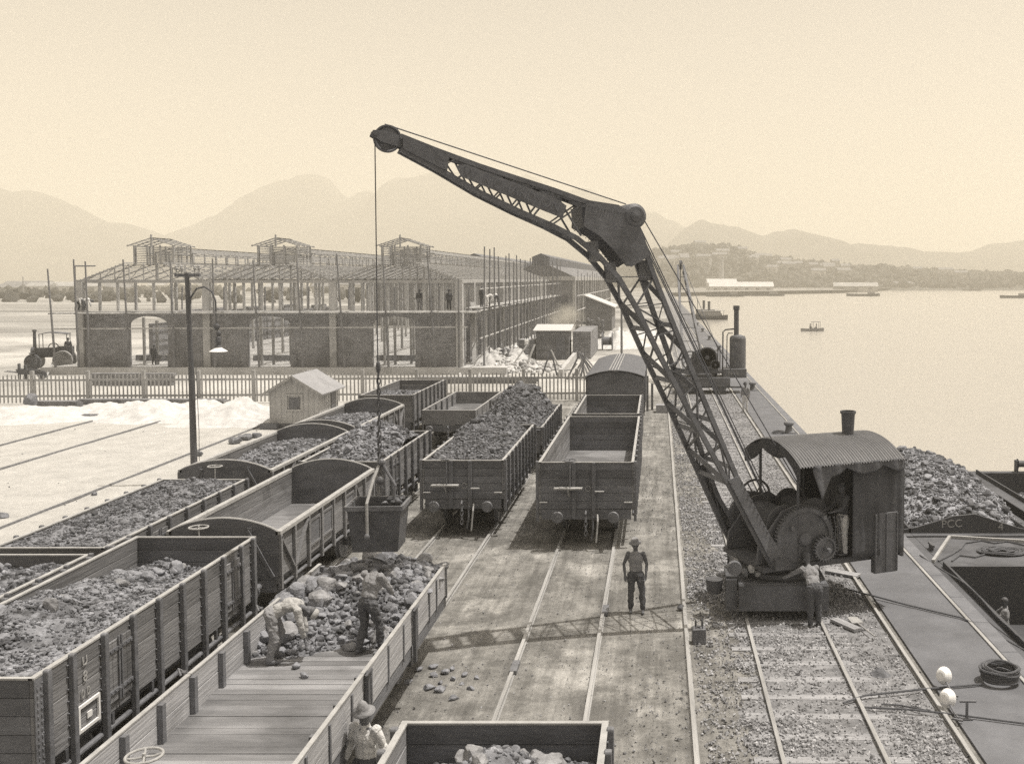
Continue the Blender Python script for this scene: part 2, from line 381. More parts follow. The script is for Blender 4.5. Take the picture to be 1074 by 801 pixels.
rail(3.69, 4, 640, 'right rail of the pair the steam crane stands on, in ballast')
rail(5.10, 4, 640, 'rail along the inner edge of the quay paving')
rail(7.06, 6, 640, 'rail let into the stone coping at the quay edge', h=.085)
# siding rails in the white sand (they run off at a slant)
def srail(p, q, lab):
    a = at(*p); b_ = at(*q); d = (b_ - a); a = a - d * .6; mb = MB()
    mb.bar(a + Vector((0, 0, .04)), b_ + Vector((0, 0, .04)), .06, .08)
    tag(mb.build('rail', 'rail_side'), lab, 'rail', 'rails of the sanded-over siding')
srail((0, 555), (280, 444.5), 'sanded siding rail nearest the wagons')
srail((0, 492.7), (168, 442.4), 'sanded siding rail ending at the timber near the lamp post')
srail((0, 467.8), (97, 442), 'farthest sanded siding rail, ending at the long timber')
srail((0, 510), (190, 447), 'faint half-buried siding rail between its neighbours') if False else None
# ballast and sleepers of the crane track
M['bed'] = mat('ballast_bed', .2, .95, .45, 3.2, 1.0, 14, spots=(.5, .75, .52)); 
yb = np.concatenate([np.arange(-12, 80, .22), np.arange(80, 640, 6)]); xl = 1.35 + .28 * vnoise(yb * .9, yb * 0, 51) + .12 * vnoise(yb * 4, yb * 0, 52); ub = np.linspace(0, 1, 6)
XB = xl[:, None] * (1 - ub) + 5.02 * ub; YB = np.repeat(yb[:, None], 6, 1); ZB = np.where((ub == 0)[None], -.02, .022 + .004 * np.sin(YB * 3)); tag(grid_mesh('ballast_bed', XB, YB, ZB, 'bed'), kind='structure')
mb = MB(); 
for k in range(150):
    y = 6 + k * .82
    s = MB().box((2.86, y, -.008), (2.6, .22, .07), Matrix.Rotation(rnd.uniform(-.015, .015), 3, 'Z'))
    if y < 90 and y > 12:
        if k < 60: tag(s.build('sleeper', 'sleeper'), 'wooden sleeper under the crane track, bedded in ballast', 'sleeper', 'sleepers of the crane track')
        else: mb.add(s.v, s.f)
    elif y >= 90: mb.add(s.v, s.f)
tag(mb.build('distant_sleepers', 'sleeper'), 'distant sleepers of the crane track along the quay', 'sleepers', kind='stuff')
g = np.random.default_rng(5)
def strip(name, lab, x0, x1, y0, y1, n, s0, s1, m, seed, z=0.0, pw=2.0, dens=None, pile=.03):
    g = np.random.default_rng(seed); u = g.random(n) ** 1.0
    px = g.uniform(x0, x1, n); py = y0 + (y1 - y0) * u ** pw
    if dens is not None:
        k = dens(px, py) > g.random(n); px, py = px[k], py[k]
    S = s0 + (s1 - s0) * g.random(len(px)) ** 2
    P = np.stack([px, py, z + g.uniform(.0, pile + .012, len(px))], 1)
    V, Fc = stones_np(P, S, seed, OCTA, .35, .8)
    return tag(npmesh(name, V, Fc, m), lab, 'stones', kind='stuff')
slp = lambda x, y: np.where(np.abs(((y - 6 + .41) % .82) - .41) < .13, .65, 1.0)
strip('ballast', 'pale broken stone ballast between the crane rails', .75, 5.0, 9, 70, 150000, .016, .055, 'ballast', 11, dens=lambda x, y: slp(x, y) * np.clip(.5 + 2.5 * vnoise(x * .9, y * .6, 8), .25, 1), pw=1.8)
strip('coal_grit', 'dark coal grit strewn over the crane track and yard', -.6, 5.2, 9, 60, 15000, .01, .035, 'gravel', 12, pile=.04, dens=lambda x, y: np.clip(.3 + 1.6 * vnoise(x * .5, y * .35, 18), 0, 1))
strip('yard_grit', 'small stones scattered on the trampled yard dirt', -7.5, .8, 9, 60, 9000, .008, .025, 'gravel', 13, dens=lambda x, y: np.clip(.25 + 1.2 * vnoise(x * .4, y * .3, 28), 0, 1))
strip('pale_grit', 'pale chips scattered on the trampled yard dirt', -7.5, 1.2, 9, 60, 5000, .01, .03, 'ballast', 14)
strip('sand_stones', 'small stones lying on the white sand', -60, -14.5, 18, 62, 500, .02, .06, 'gravel', 15)
# haze: still air between camera and mountains
hz = bpy.data.materials.new('haze_air'); hz.use_nodes = True; t = hz.node_tree; t.nodes.clear()
o_ = t.nodes.new('ShaderNodeOutputMaterial'); v_ = t.nodes.new('ShaderNodeVolumePrincipled')
v_.inputs['Color'].default_value = (1, .95, .83, 1); v_.inputs['Density'].default_value = .0006; v_.inputs['Anisotropy'].default_value = 0.0
t.links.new(v_.outputs[0], o_.inputs['Volume'])
hb = MB().box2(-9500, 9500, -500, 16500, -6, 470).build('haze', hz); tag(hb, kind='stuff')
# ================================================================ railway wagons
def text_mesh(txt, size, name, m, parent, mtx, depth=.004, bold=0):
    cu = bpy.data.curves.new('t', 'FONT'); cu.body = txt; cu.size = size; cu.extrude = depth; cu.offset = bold; cu.align_x = 'CENTER'; cu.align_y = 'CENTER'
    tmp = bpy.data.objects.new('t', cu); COL.objects.link(tmp); dg = bpy.context.evaluated_depsgraph_get(); dg.update()
    me = bpy.data.meshes.new_from_object(tmp.evaluated_get(dg)); bpy.data.objects.remove(tmp)
    me.transform(mtx); me.materials.clear(); me.materials.append(M[m]); me.name = name
    o = bpy.data.objects.new(name, me); COL.objects.link(o); o.parent = parent; return o
def boards(mb, axis, p, a0, a1, z0, z1, bh=.235, th=.055, gap=.008, top=None):
    """horizontal boards; axis 'x': wall at x=p running along y; 'y': wall at y=p running along x"""
    n = max(1, round((z1 - z0) / bh)); h = (z1 - z0) / n
    for i in range(n):
        za, zb = z0 + i * h + (gap if i else 0), z0 + (i + 1) * h
        j = rnd.uniform(-.003, .003)
        if axis == 'x': mb.box2(p - th / 2 + j, p + th / 2 + j, a0, a1, za, zb)
        else: mb.box2(a0, a1, p - th / 2 + j, p + th / 2 + j, za, zb)
    return mb
def running_gear(r, W, L, zf, bogie=False, near_detail=True):
    hw, hl = W / 2, L / 2
    for s in (-1, 1):
        MB().box2(s * .93 - .05, s * .93 + .05, -hl + .05, hl - .05, zf - .32, zf - .07).build('solebar', 'wood_dark', r)
    MB().box2(-hw + .08, hw - .08, -hl, -hl + .09, zf - .36, zf - .07).build('headstock', 'wood_dark', r)
    MB().box2(-hw + .08, hw - .08, hl - .09, hl, zf - .36, zf - .07).build('headstock', 'wood_dark', r)
    ax = [-hl * .56, hl * .56] if not bogie else [-hl * .72, -hl * .42, hl * .42, hl * .72]
    for y in ax:
        MB().tube((-1.0, y, .46), (1.0, y, .46), .06).build('axle', 'iron', r)
        for s in (-1, 1):
            prof = [(.12, -.07), (.13, -.03), (.38, -.02), (.40, -.05), (.455, -.05), (.46, .03), (.50, .045), (.50, .065), (.40, .065), (.38, .02), (.13, .03), (.12, .07)]
            MB().lathe([(a, -s * h) for a, h in prof], (s * .8, y, .50), 'x', 24).build('wheel', 'iron2', r)
            ab = MB().box2(s * .93 - .10, s * .93 + .17, y - .11, y + .11, .40, .66); 
            for d in (-1, 1): ab.bar((s * 1.0, y + d * .12, .42), (s * 1.0, y + d * .34, zf - .3), .05, .05)
            ab.build('axle_box', 'iron', r)
            sp = MB()
            for i in range(4): sp.box2(s * 1.0 - .05, s * 1.0 + .05, y - .48 + i * .1, y + .48 - i * .1, .67 + i * .022, .69 + i * .022)
            sp.build('leaf_spring', 'iron', r)
    for e in (-1, 1):
        for s in (-1, 1):
            MB().lathe([(.075, 0), (.07, .22), (.05, .23), (.05, .40), (.16, .41), (.17, .43), (.15, .46), (0.001, .475)], (s * .80, e * hl, zf - .2), 'y', 20,
                       Matrix.Rotation(PI, 3, 'Z') if e < 0 else None).build('buffer', 'iron2', r)
        hk = MB(); hk.path([(0, e * hl, zf - .2), (0, e * (hl + .2), zf - .2), (0, e * (hl + .28), zf - .13), (0, e * (hl + .22), zf - .06)], .028)
        for i in range(4):
            c = Vector((0, e * (hl + .24), zf - .3 - i * .13)); hk.path([c + Vector((.04 * math.cos(a) * (1 if i % 2 else .4), .03 * math.sin(a), .09 * math.sin(a + .01))) for a in np.linspace(0, 2 * PI, 9)[:-1]], .013, 6, loop=True)
        hk.build('coupling_hook', 'iron2', r)
def handwheel(name, loc, rad, m, parent, post):
    mb = MB(); mb.path([(loc[0] + rad * math.cos(a), loc[1] + rad * math.sin(a), loc[2]) for a in np.linspace(0, 2 * PI, 25)[:-1]], .018, 8, loop=True)
    for k in range(4):
        a = k * PI / 2 + .4; mb.path([(loc[0], loc[1], loc[2] - .01), (loc[0] + rad * .5 * math.cos(a), loc[1] + rad * .5 * math.sin(a), loc[2] - .02), (loc[0] + rad * math.cos(a), loc[1] + rad * math.sin(a), loc[2])], .014, 6)
    mb.tube((loc[0], loc[1], post), (loc[0], loc[1], loc[2] + .03), .02)
    return mb.build(name, m, parent)
def end_platform(r, hl, zf, W, zt, wheel=True, pipe=True):
    """fittings of the end that faces the camera"""
    e = MB()
    for x in (-.36, .22):
        e.box2(x - .05, x + .05, -hl - .1, -hl - .031, zf - .3, zt + .02)
    e.build('end_stanchion', 'wood_dark', r)
    st = MB().box2(-.92, -.10, -hl - .32, -hl - .11, zt - .72, zt - .68); st.bar((-.5, -hl - .3, zt - .72), (-.5, -hl - .05, zt - .95), .04, .04); st.build('brake_step', 'cap', r)
    MB().box2(.26, .52, -hl - .2, -hl - .101, zt - .82, zt - .79).build('lamp_bracket', 'cap', r)
    MB().box2(-W / 2 + .04, -W / 2 + .26, -hl - .12, -hl - .032, zf + .14, zf + .17).box2(W / 2 - .28, W / 2 - .04, -hl - .12, -hl - .032, zf + .14, zf + .17).build('end_step', 'cap', r)
    rg = MB().path([(.05 + .075 * math.cos(a), -hl - .04, zt - .74 + .075 * math.sin(a)) for a in np.linspace(0, 2 * PI, 17)[:-1]], .008, 5, loop=True); rg.build('painted_ring', 'cap', r)
    if wheel: handwheel('brake_wheel', (-.45, -hl - .24, zt + .12), .2, 'iron2', r, zt - .7)
    if pipe:
        MB().path([(.2, -hl - .05, zf - .25), (.2, -hl - .2, zf - .3), (.21, -hl - .26, zf - .6), (.16, -hl - .3, zf - .9)], .03).build('brake_hose', 'iron', r)
        MB().path([(.33, -hl - .1, zf - .2), (.35, -hl - .3, zf - .35), (.3, -hl - .34, .25)], .025).build('coupling_chain', 'cap', r)
def high_wagon(label, xc, y0, y1, W, zt, group='loaded and empty coal wagons', nst=9, doors=(2, 7), m='wood', zf=1.2, end_m=None, fittings=False, stake_m='iron2', name='coal_wagon', cat='wagon', bogie=False, plates=True):
    L = y1 - y0; hl, hw = L / 2, W / 2; end_m = end_m or m
    r = thing(name, label, cat, (xc, (y0 + y1) / 2, 0), 0, group)
    MB().box2(-hw + .03, hw - .03, -hl + .03, hl - .03, zf - .07, zf).build('floor', 'deck', r)
    for s in (-1, 1):
        boards(MB(), 'x', s * (hw - .03), -hl, hl, zf - .05, zt).build('side_panel', m, r, bev=.006)
        MB().box2(s * (hw - .03) - .04, s * (hw - .03) + .04, -hl - .005, hl + .005, zt + .001, zt + .028).build('top_rail', 'cap', r)
        step = L / nst
        for i in range(nst + 1):
            y = -hl + i * step; y = min(max(y, -hl + .24), hl - .24) if plates else min(max(y, -hl + .05), hl - .05)
            sm = MB(); x0, x1 = (hw + .001, hw + .085) if s > 0 else (-hw - .085, -hw - .001)
            pr = [(y - .05, zf - .42), (y + .05, zf - .42), (y + .05, zt + .03), (y + .035, zt + .055), (y - .035, zt + .055), (y - .05, zt + .03)]
            sm.prism(pr, lambda u, v, w_: (w_, u, v), x0, x1)
            for q in range(7):
                zz = zf - .02 + q * (zt - zf) / 7 + .1
                sm.box((s * (hw + .01), y - .075, zz), (.03, .025, .025)); 
                if s > 0: sm.box((s * (hw + .01), y + .075, zz), (.03, .025, .025))
            sm.build('stake', stake_m, r, bev=.008)
        for k in doors:
            ya, yb = -hl + (k - 1) * step + .07, -hl + k * step - .07
            dm = MB(); nv = 5
            for q in range(nv):
                dm.box2(s * (hw + .004), s * (hw + .04), ya + (yb - ya) * q / nv + .004, ya + (yb - ya) * (q + 1) / nv - .004, zf + .12, zt - .16)
            do = dm.build('side_door', m, r, bev=.004)
            hm = MB()
            for zz in (zf + .28, zt - .3):
                hm.box2(s * (hw + .042), s * (hw + .06), ya, yb, zz - .03, zz + .03)
                for q in range(6): hm.box((s * (hw + .065), ya + (yb - ya) * (q + .5) / 6, zz), (.02, .03, .03))
            for yy in ((ya + yb) / 2 - .04, (ya + yb) / 2 + .04): hm.box2(s * (hw + .042), s * (hw + .062), yy - .02, yy + .02, zf + .1, zt - .12)
            hm.build('hinge', 'iron2', do)
        if plates:
            for e in (-1, 1):
                pm = MB().box2(s * (hw + .001), s * (hw + .012), e * hl, e * (hl - .2), zf - .05, zt - .01)
                for q in range(12):
                    for yy in (.06, .14): pm.box((s * (hw + .015), e * (hl - yy), zf + .02 + q * (zt - zf - .08) / 12), (.018, .03, .03))
                pm.build('corner_plate', 'iron2', r)
        # truss tube below the body
        tm = MB().tube((s * (hw - .02), -hl + .3, zf - .28), (s * (hw - .02), hl - .3, zf - .28), .045, n=10)
        tm.build('truss_rod', 'iron2', r)
        for q in range(6):
            yy = -hl + .7 + q * (L - 1.4) / 5; 
            MB().bar((s * (hw - .02), yy, zf - .06), (s * (hw - .02), yy, zf - .33), .05, .07).build('rod_bracket', 'iron', r)
    for e in (-1, 1):
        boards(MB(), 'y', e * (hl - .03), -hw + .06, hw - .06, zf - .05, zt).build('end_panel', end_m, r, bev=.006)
        MB().box2(-hw + .012, hw - .012, e * (hl - .03) - .035, e * (hl - .03) + .035, zt + .001, zt + .026).build('top_rail', 'cap', r)
    if fittings: end_platform(r, hl, zf, W, zt)
    running_gear(r, W, L, zf, bogie)
    return r
def arch_wagon(label, xc, y0, y1, W, zt, rise=.3, zf=1.2, m='wood', group='arched-end wagons', wheel_x=-.2):
    L = y1 - y0; hl, hw = L / 2, W / 2
    r = thing('arched_end_wagon', label, 'wagon', (xc, (y0 + y1) / 2, 0), 0, group)
    MB().box2(-hw + .03, hw - .03, -hl + .03, hl - .03, zf - .07, zf).build('floor', 'deck', r)
    arc = [(-hw + 2 * hw * i / 16, zt + rise * (1 - (2 * i / 16 - 1) ** 2) ** .9) for i in range(17)]
    for e in (-1, 1):
        y = e * (hl - .03)
        MB().prism([(hw, zf - .08), (-hw, zf - .08)] + arc, lambda u, v, w_: (u, w_, v), y - .03, y + .03).build('end_panel', 'wood_dark', r)
        MB().path([(u, y, v + .01) for u, v in arc], .028, 6).build('end_rim', 'cap', r)
        fr = MB(); yo = e * (hl + .03)
        for x in (-hw + .62, hw - .62): MB().box2(x - .05, x + .05, min(yo, yo - e * .06), max(yo, yo - e * .06) , zf - .06, zt + .1).build('end_post', 'wood_dark', r)
        for s in (-1, 1): MB().bar((s * (hw - .1), yo + e * .01, zf), (s * (hw - .66), yo + e * .01, zt + .05), .07, .05, (0, 1, 0)).build('end_brace', 'wood_dark', r)
        pass
    nb = 8; step = L / nb
    for s in (-1, 1):
        boards(MB(), 'x', s * (hw - .03), -hl + .06, hl - .06, zf - .05, zt - .05, bh=.2).build('side_panel', m, r, bev=.005)
        MB().box2(s * hw - .06, s * hw + .07, -hl, hl, zt - .07, zt + .03).build('top_rail', 'cap', r, bev=.01)
        for i in range(nb + 1):
            y = -hl + i * step; y = min(max(y, -hl + .06), hl - .06)
            MB().box2(min(s * (hw + .001), s * (hw + .075)), max(s * (hw + .001), s * (hw + .075)), y - .045, y + .045, zf - .3, zt - .071).build('stake', m, r, bev=.006)
        for i, d in ((0, 1), (1, -1), (nb - 2, 1), (nb - 1, -1)):
            ya, yb = -hl + i * step + .07, -hl + (i + 1) * step - .07
            if d < 0: ya, yb = yb, ya
            MB().bar((s * (hw + .035), ya, zt - .12), (s * (hw + .035), yb, zf), .05, .08, (1, 0, 0)).build('diagonal_brace', m, r)
        for i in (2, 3, 5):
            ya, yb = -hl + i * step + .1, -hl + (i + 1) * step - .1
            d_ = MB().box2(min(s * (hw + .002), s * (hw + .03)), max(s * (hw + .002), s * (hw + .03)), ya, yb, zf + .18, zt - .22).build('side_hatch', 'wood_dark', r)
            fm = MB(); x0, x1 = sorted((s * (hw + .031), s * (hw + .05)))
            fm.box2(x0, x1, ya, yb, zt - .26, zt - .2).box2(x0, x1, ya, yb, zf + .15, zf + .2).box2(x0, x1, ya, ya + .05, zf + .201, zt - .261).box2(x0, x1, yb - .05, yb, zf + .201, zt - .261)
            fm.build('hatch_frame', m, d_)
        MB().tube((s * (hw - .02), -hl + .3, zf - .26), (s * (hw - .02), hl - .3, zf - .26), .04).build('truss_rod', 'iron2', r)
    handwheel('brake_wheel', (wheel_x, -hl - .2, zt + .16), .2, 'cap', r, zf - .2)
    running_gear(r, W, L, zf)
    return r
def low_wagon(label, xc, y0, y1, W, zt, zf=1.2, nb=9, wheel=None, m='wood_pale', group='low drop-side wagons', far_end=True):
    L = y1 - y0; hl, hw = L / 2, W / 2
    r = thing('drop_side_wagon', label, 'wagon', (xc, (y0 + y1) / 2, 0), 0, group)
    fm = MB(); n = int(L / .2)
    for i in range(n): fm.box2(-hw + .06, hw - .06, -hl + .06 + (L - .12) * i / n + .003, -hl + .06 + (L - .12) * (i + 1) / n - .003, zf - .06, zf + rnd.uniform(-.006, .004))
    fm.build('deck', 'deck', r)
    step = L / nb
    for s in (-1, 1):
        for a, b_ in ((-hl, -step * .06 if nb % 2 == 0 else 0), (0, hl)) if nb < 7 else ((-hl, -hl + 3 * step), (-hl + 3 * step, -hl + 6 * step), (-hl + 6 * step, hl)):
            boards(MB(), 'x', s * (hw - .03), a + .012, b_ - .012, zf - .04, zt, bh=.28).build('drop_side', m, r, bev=.006)
            MB().box2(s * (hw - .03) - .034, s * (hw - .03) + .034, a + .01, b_ - .01, zt + .001, zt + .022).build('top_rail', 'cap', r)
        for i in range(nb + 1):
            y = -hl + i * step; y = min(max(y, -hl + .07), hl - .07)
            MB().box2(*sorted((s * (hw - .061), s * (hw - .14))), y - .05, y + .05, zf + .001, zt - .02).build('stake', 'iron2', r)
            hb_ = MB().box2(*sorted((s * (hw + .001), s * (hw + .02))), y - .03 + step * .35, y + .03 + step * .35, zf - .1, zt - .03) if y < hl - step else MB().box2(*sorted((s * (hw + .001), s * (hw + .02))), y - .03, y + .03, zf - .1, zt - .03)
            hb_.build('hinge_strap', 'iron2', r)
        for i in (3, 6) if nb >= 7 else (nb // 2,):
            y = -hl + i * step
            MB().box2(*sorted((s * (hw + .021), s * (hw + .08))), y - .05, y + .05, zf - .35, zt + .06).build('side_post', 'iron', r, bev=.008)
            MB().path([(s * (hw + .05), y - .09, zt + .02), (s * (hw + .12), y - .02, zt + .1), (s * (hw + .05), y + .08, zt + .0)], .02).build('latch', 'iron2', r)
        MB().box2(*sorted((s * (hw - .02), s * (hw - .16))), -hl, hl, zf - .3, zf - .07).build('side_sill', 'wood_dark', r)
    for e in ((-1, 1) if far_end else (-1,)):
        boards(MB(), 'y', e * (hl - .03), -hw + .06, hw - .06, zf - .04, zt, bh=.28).build('end_board', m, r, bev=.006)
        MB().box2(-hw + .07, hw - .07, e * (hl - .03) - .034, e * (hl - .03) + .034, zt + .001, zt + .022).build('top_rail', 'cap', r)
    if wheel: handwheel('brake_wheel', wheel, .21, 'cap', r, .9)
    running_gear(r, W, L, zf)
    return r
# -------- outermost row
high_wagon('plank wagon of coarse ore, nearest the camera in the outermost row', T0, 12.9, 19.93, 2.42, 2.25, nst=8, doors=(), plates=False)
sm = lambda x, a, b_: np.clip((x - a) / (b_ - a), 0, 1)
heap('coarse_ore_load', 'coarse mixed ore filling the leftmost near wagon to just below its rim', T0 - 1.13, T0 + 1.13, 13.0, 19.86, lambda x, y: 2.02 + .06 * vnoise(x * 1.5, y * 1.2, 5), 4200, .018, .075, 21, 'ore', big=60, bigs=(.06, .14))
high_wagon('plank wagon brim-full of fine coal in the outermost row beside the white sand', T0, 20.5, 27.67, 2.36, 2.22, nst=8, doors=(3,), plates=False)
heap('fine_coal_load', 'fine dark coal filling a wagon brim-full beside the white sand', T0 - 1.11, T0 + 1.11, 20.58, 27.6, lambda x, y: 2.16 + .07 * (1 - ((x - T0) / 1.15) ** 2) + .05 * vnoise(x * 1.2, y * .9, 6), 6500, .015, .055, 22, 'coal', big=30, bigs=(.05, .1))
arch_wagon('arched-end wagon with a low fine load, its near end just behind the brim-full wagon', -12.72, 29.15, 36.6, 2.66, 2.2)
heap('coal_load', 'low heap of small coal in the first arched-end wagon of the outermost row', -13.9, -11.5, 29.3, 36.5, lambda x, y: 1.25 + .85 * sm(y, 29, 33.5) * (1 - .15 * ((x + 12.7) / 1.2) ** 2) - .5 * sm(y, 35.4, 36.6) + .05 * vnoise(x * 1.4, y, 7), 3800, .02, .07, 23, 'ore')
arch_wagon('farther arched-end wagon beside the little hut, partly filled at its back', -12.72, 37.5, 44.5, 2.66, 2.2)
heap('coal_load', 'heap of coal at the back of the arched-end wagon beside the hut', -13.9, -11.5, 37.7, 44.4, lambda x, y: 1.2 + .78 * sm(y, 38.5, 41.5) - .35 * sm(y, 43.2, 44.5) + .06 * vnoise(x * 1.4, y, 8), 3000, .025, .08, 24, 'ore')
high_wagon('high-sided plank wagon at the far end of the outermost row, close to the fence', T0, 46.4, 53.5, 2.45, 2.4, nst=8, doors=(), plates=False)
heap('coal_load', 'half load of coal in the farthest high-sided wagon near the fence', T0 - 1.15, T0 + 1.15, 46.5, 53.4, lambda x, y: 2.12 + .06 * vnoise(x, y, 9) - .35 * sm(y, 50.5, 52.5), 2600, .03, .09, 25, 'ore')
# -------- second row
big = high_wagon('big plank wagon lettered 8 and 00, full of ore, beside the flat wagon', T1 + .03, 13.2, 20.66, 2.5, 2.42, nst=9, doors=(3, 8), end_m='wood_dark', name='coal_wagon')
heap('broken_ore_load', 'broken ore with large lumps along the left side in the big numbered wagon', T1 - 1.14, T1 + 1.2, 13.28, 20.6,
     lambda x, y: 2.30 + .03 * sm(y, 13, 16) - .55 * sm(y, 16.5, 20.2) + .22 * np.exp(-((x - T1 + .55) / .4) ** 2) * sm(y, 13.3, 15) + .06 * vnoise(x * 1.4, y, 10), 7500, .014, .06, 26, 'ore', big=0)
px = g.uniform(0, 1, 46); P = []
for k in range(46):
    y = 13.8 + 6.6 * (k / 46); x = T1 - .62 + rnd.gauss(0, .26) + (.4 * (k / 46)) ; P.append((x, y))
for k, (x, y) in enumerate(P):
    z = 2.33 - .55 * min(1, max(0, (y - 16.5) / 3.7)) + .12; s = rnd.uniform(.08, .2) * (1.25 if k in (14, 15, 40) else 1)
    V, Fc = rocks_np(np.zeros((1, 3)), [s * 1.15], 100 + k, ICO3)
    o = npmesh('ore_lump', V, Fc, 'ore' if rnd.random() < .75 else 'ore_pale'); o.location = (x, y, z)
    tag(o, 'rough lump of ore in the ridge along the load of the big numbered wagon', 'ore lump', 'large ore lumps on the big wagon load')
hwb = 1.25; step = (20.66 - 13.2) / 9; hlb = 3.73
def side_mtx(y, z, x=hwb + .016): return Matrix.Translation((x, y, z)) @ Matrix.Rotation(R(90), 4, 'Z') @ Matrix.Rotation(R(90), 4, 'X')
text_mesh('U', .19, 'painted_letter', 'cap', big, side_mtx(-hlb + 1.42 * step, 2.23))
text_mesh('8', .22, 'painted_number', 'cap', big, side_mtx(-hlb + 1.42 * step, 2.0))
text_mesh('0 0', .18, 'painted_number', 'cap', big, side_mtx(-hlb + 1.42 * step, 1.76))
fy, fz = -hlb + 1.5 * step, 1.42
pf = MB().box2(hwb + .002, hwb + .03, fy - .28, fy + .28, fz - .2, fz - .155).box2(hwb + .002, hwb + .03, fy - .28, fy + .28, fz + .155, fz + .2).box2(hwb + .002, hwb + .03, fy - .28, fy - .235, fz - .154, fz + .154).box2(hwb + .002, hwb + .03, fy + .235, fy + .28, fz - .154, fz + .154).build('label_frame', 'white', big)
MB().box2(hwb + .002, hwb + .02, fy - .04, fy + .08, fz - .06, fz + .03).build('label_card', 'white', pf)
arch_wagon('empty arched-end wagon with its pale floor showing, behind the big numbered wagon', T1 + .03, 21.96, 29.34, 2.42, 2.2, wheel_x=-.45)
w3 = high_wagon('plank wagon heaped with ore, behind the hanging skip', T1 + .15, 29.9, 36.1, 2.46, 2.3, nst=7, doors=(2,), plates=False)
heap('ore_load', 'high heap of pale broken ore in the wagon behind the hanging skip', T1 - .98, T1 + 1.28, 30.0, 36.0, lambda x, y: 2.1 + (.95 * np.exp(-((y - 33.6) / 1.9) ** 2) - .12) * (1 - .55 * np.abs((x - T1 - .1) / 1.15) ** 1.5) - .5 * sm(y, 35.2, 36) + .08 * vnoise(x * 1.4, y * 1.3, 11), 6000, .02, .09, 27, 'ore', big=60, bigs=(.09, .18))
low_wagon('empty low-sided wagon with pale floor at the far end of the second row', T1 + .1, 45.6, 53.2, 2.46, 1.8, nb=6, m='wood')
# -------- third row
flat = low_wagon('open flat drop-side wagon being unloaded by two workers in front of the skip', -5.82, 11.98, 20.88, 2.7, 1.79, wheel=(-.45, -4.5, 2.0), far_end=False)
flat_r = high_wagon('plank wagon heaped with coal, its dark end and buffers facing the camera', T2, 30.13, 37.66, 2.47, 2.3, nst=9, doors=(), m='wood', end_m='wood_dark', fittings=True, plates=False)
heap('coal_load', 'coal heaped high above the rim of the wagon with two buffers left of the empty one', T2 - 1.15, T2 + 1.15, 30.2, 37.6, lambda x, y: 2.2 + (.62 * sm(y, 31, 35.5) - .04) * (1 - .85 * np.abs((x - T2 + .1) / 1.2) ** 2) - .8 * sm(y, 36.4, 37.6) * sm(x, T2 - .5, T2 + .8) + .07 * vnoise(x * 1.3, y * 1.2, 12), 8000, .02, .085, 28, 'coal', big=50, bigs=(.09, .17))
high_wagon('shallow wagon buried under a great coal heap, next toward the fence', T2, 39.9, 47.4, 2.55, 1.85, nst=8, doors=(), m='wood', end_m='wood_dark', plates=False)
heap('coal_load', 'great coal heap towering over the shallow wagon toward the fence', T2 - 1.2, T2 + 1.2, 39.8, 47.3, lambda x, y: 1.7 + (1.45 * np.exp(-((y - 43.6) / 3.1) ** 4)) * (1 - .9 * np.abs((x - T2 + .1) / 1.3) ** 1.7) + .09 * vnoise(x * 1.3, y * 1.2, 13), 8000, .03, .1, 29, 'coal', big=50, bigs=(.1, .2))
# -------- fourth row
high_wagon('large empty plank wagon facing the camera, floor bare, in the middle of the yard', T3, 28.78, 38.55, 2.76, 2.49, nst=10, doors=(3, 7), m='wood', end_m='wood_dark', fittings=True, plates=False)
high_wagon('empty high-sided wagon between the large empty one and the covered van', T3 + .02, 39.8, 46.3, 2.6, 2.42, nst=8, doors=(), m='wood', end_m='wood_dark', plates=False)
van = thing('covered_van', 'covered goods van with curved panelled roof in front of the fence', 'goods van', (-2.1, 54.4, 0))
MB().box2(-1.37, 1.37, -5.4, 5.4, 1.1, 1.2).build('floor', 'deck', van)
for s in (-1, 1):
    boards(MB(), 'x', s * 1.37, -5.4, 5.4, 1.2, 3.02, bh=.2).build('side_wall', 'wood', van)
    MB().box2(*sorted((s * 1.401, s * 1.46)), -1.0, 1.0, 1.25, 2.95).build('sliding_door', 'wood_dark', van)
    for k in range(9): MB().box2(*sorted((s * 1.401, s * 1.45)), -5.35 + k * 1.33, -5.27 + k * 1.33, 1.1, 3.0).build('stake', 'wood_dark', van) if abs(-5.3 + k * 1.33) > 1.1 else None
arcv = [(-1.40 + 2.8 * i / 12, 3.02 + .30 * (1 - (2 * i / 12 - 1) ** 2)) for i in range(13)]
for e in (-1, 1):
    MB().prism([(1.34, 1.2), (-1.34, 1.2)] + [(u * .957, v - .03) for u, v in arcv], lambda u, v, w_: (u, w_, v), e * 5.4 - .04, e * 5.4 + .04).build('end_wall', 'wood_dark', van)
mb = MB(); mb.prism([(u * 1.04, v) for u, v in arcv] + [(u * 1.04, v + .035) for u, v in reversed(arcv)], lambda u, v, w_: (u, w_, v), -5.55, 5.55)
vr = mb.build('roof', 'canvas', van)
mb = MB()
for x in (-.28, -.14, .0, .14): mb.box2(x - .02, x + .02, -5.56, 5.56, 3.33 , 3.385)
mb.build('roof_walkway', 'cap', vr)
MB().box2(-.14, .14, -5.6, -5.46, 3.24, 3.34).build('end_vent', 'iron', vr)
running_gear(van, 2.8, 10.8, 1.2, True)
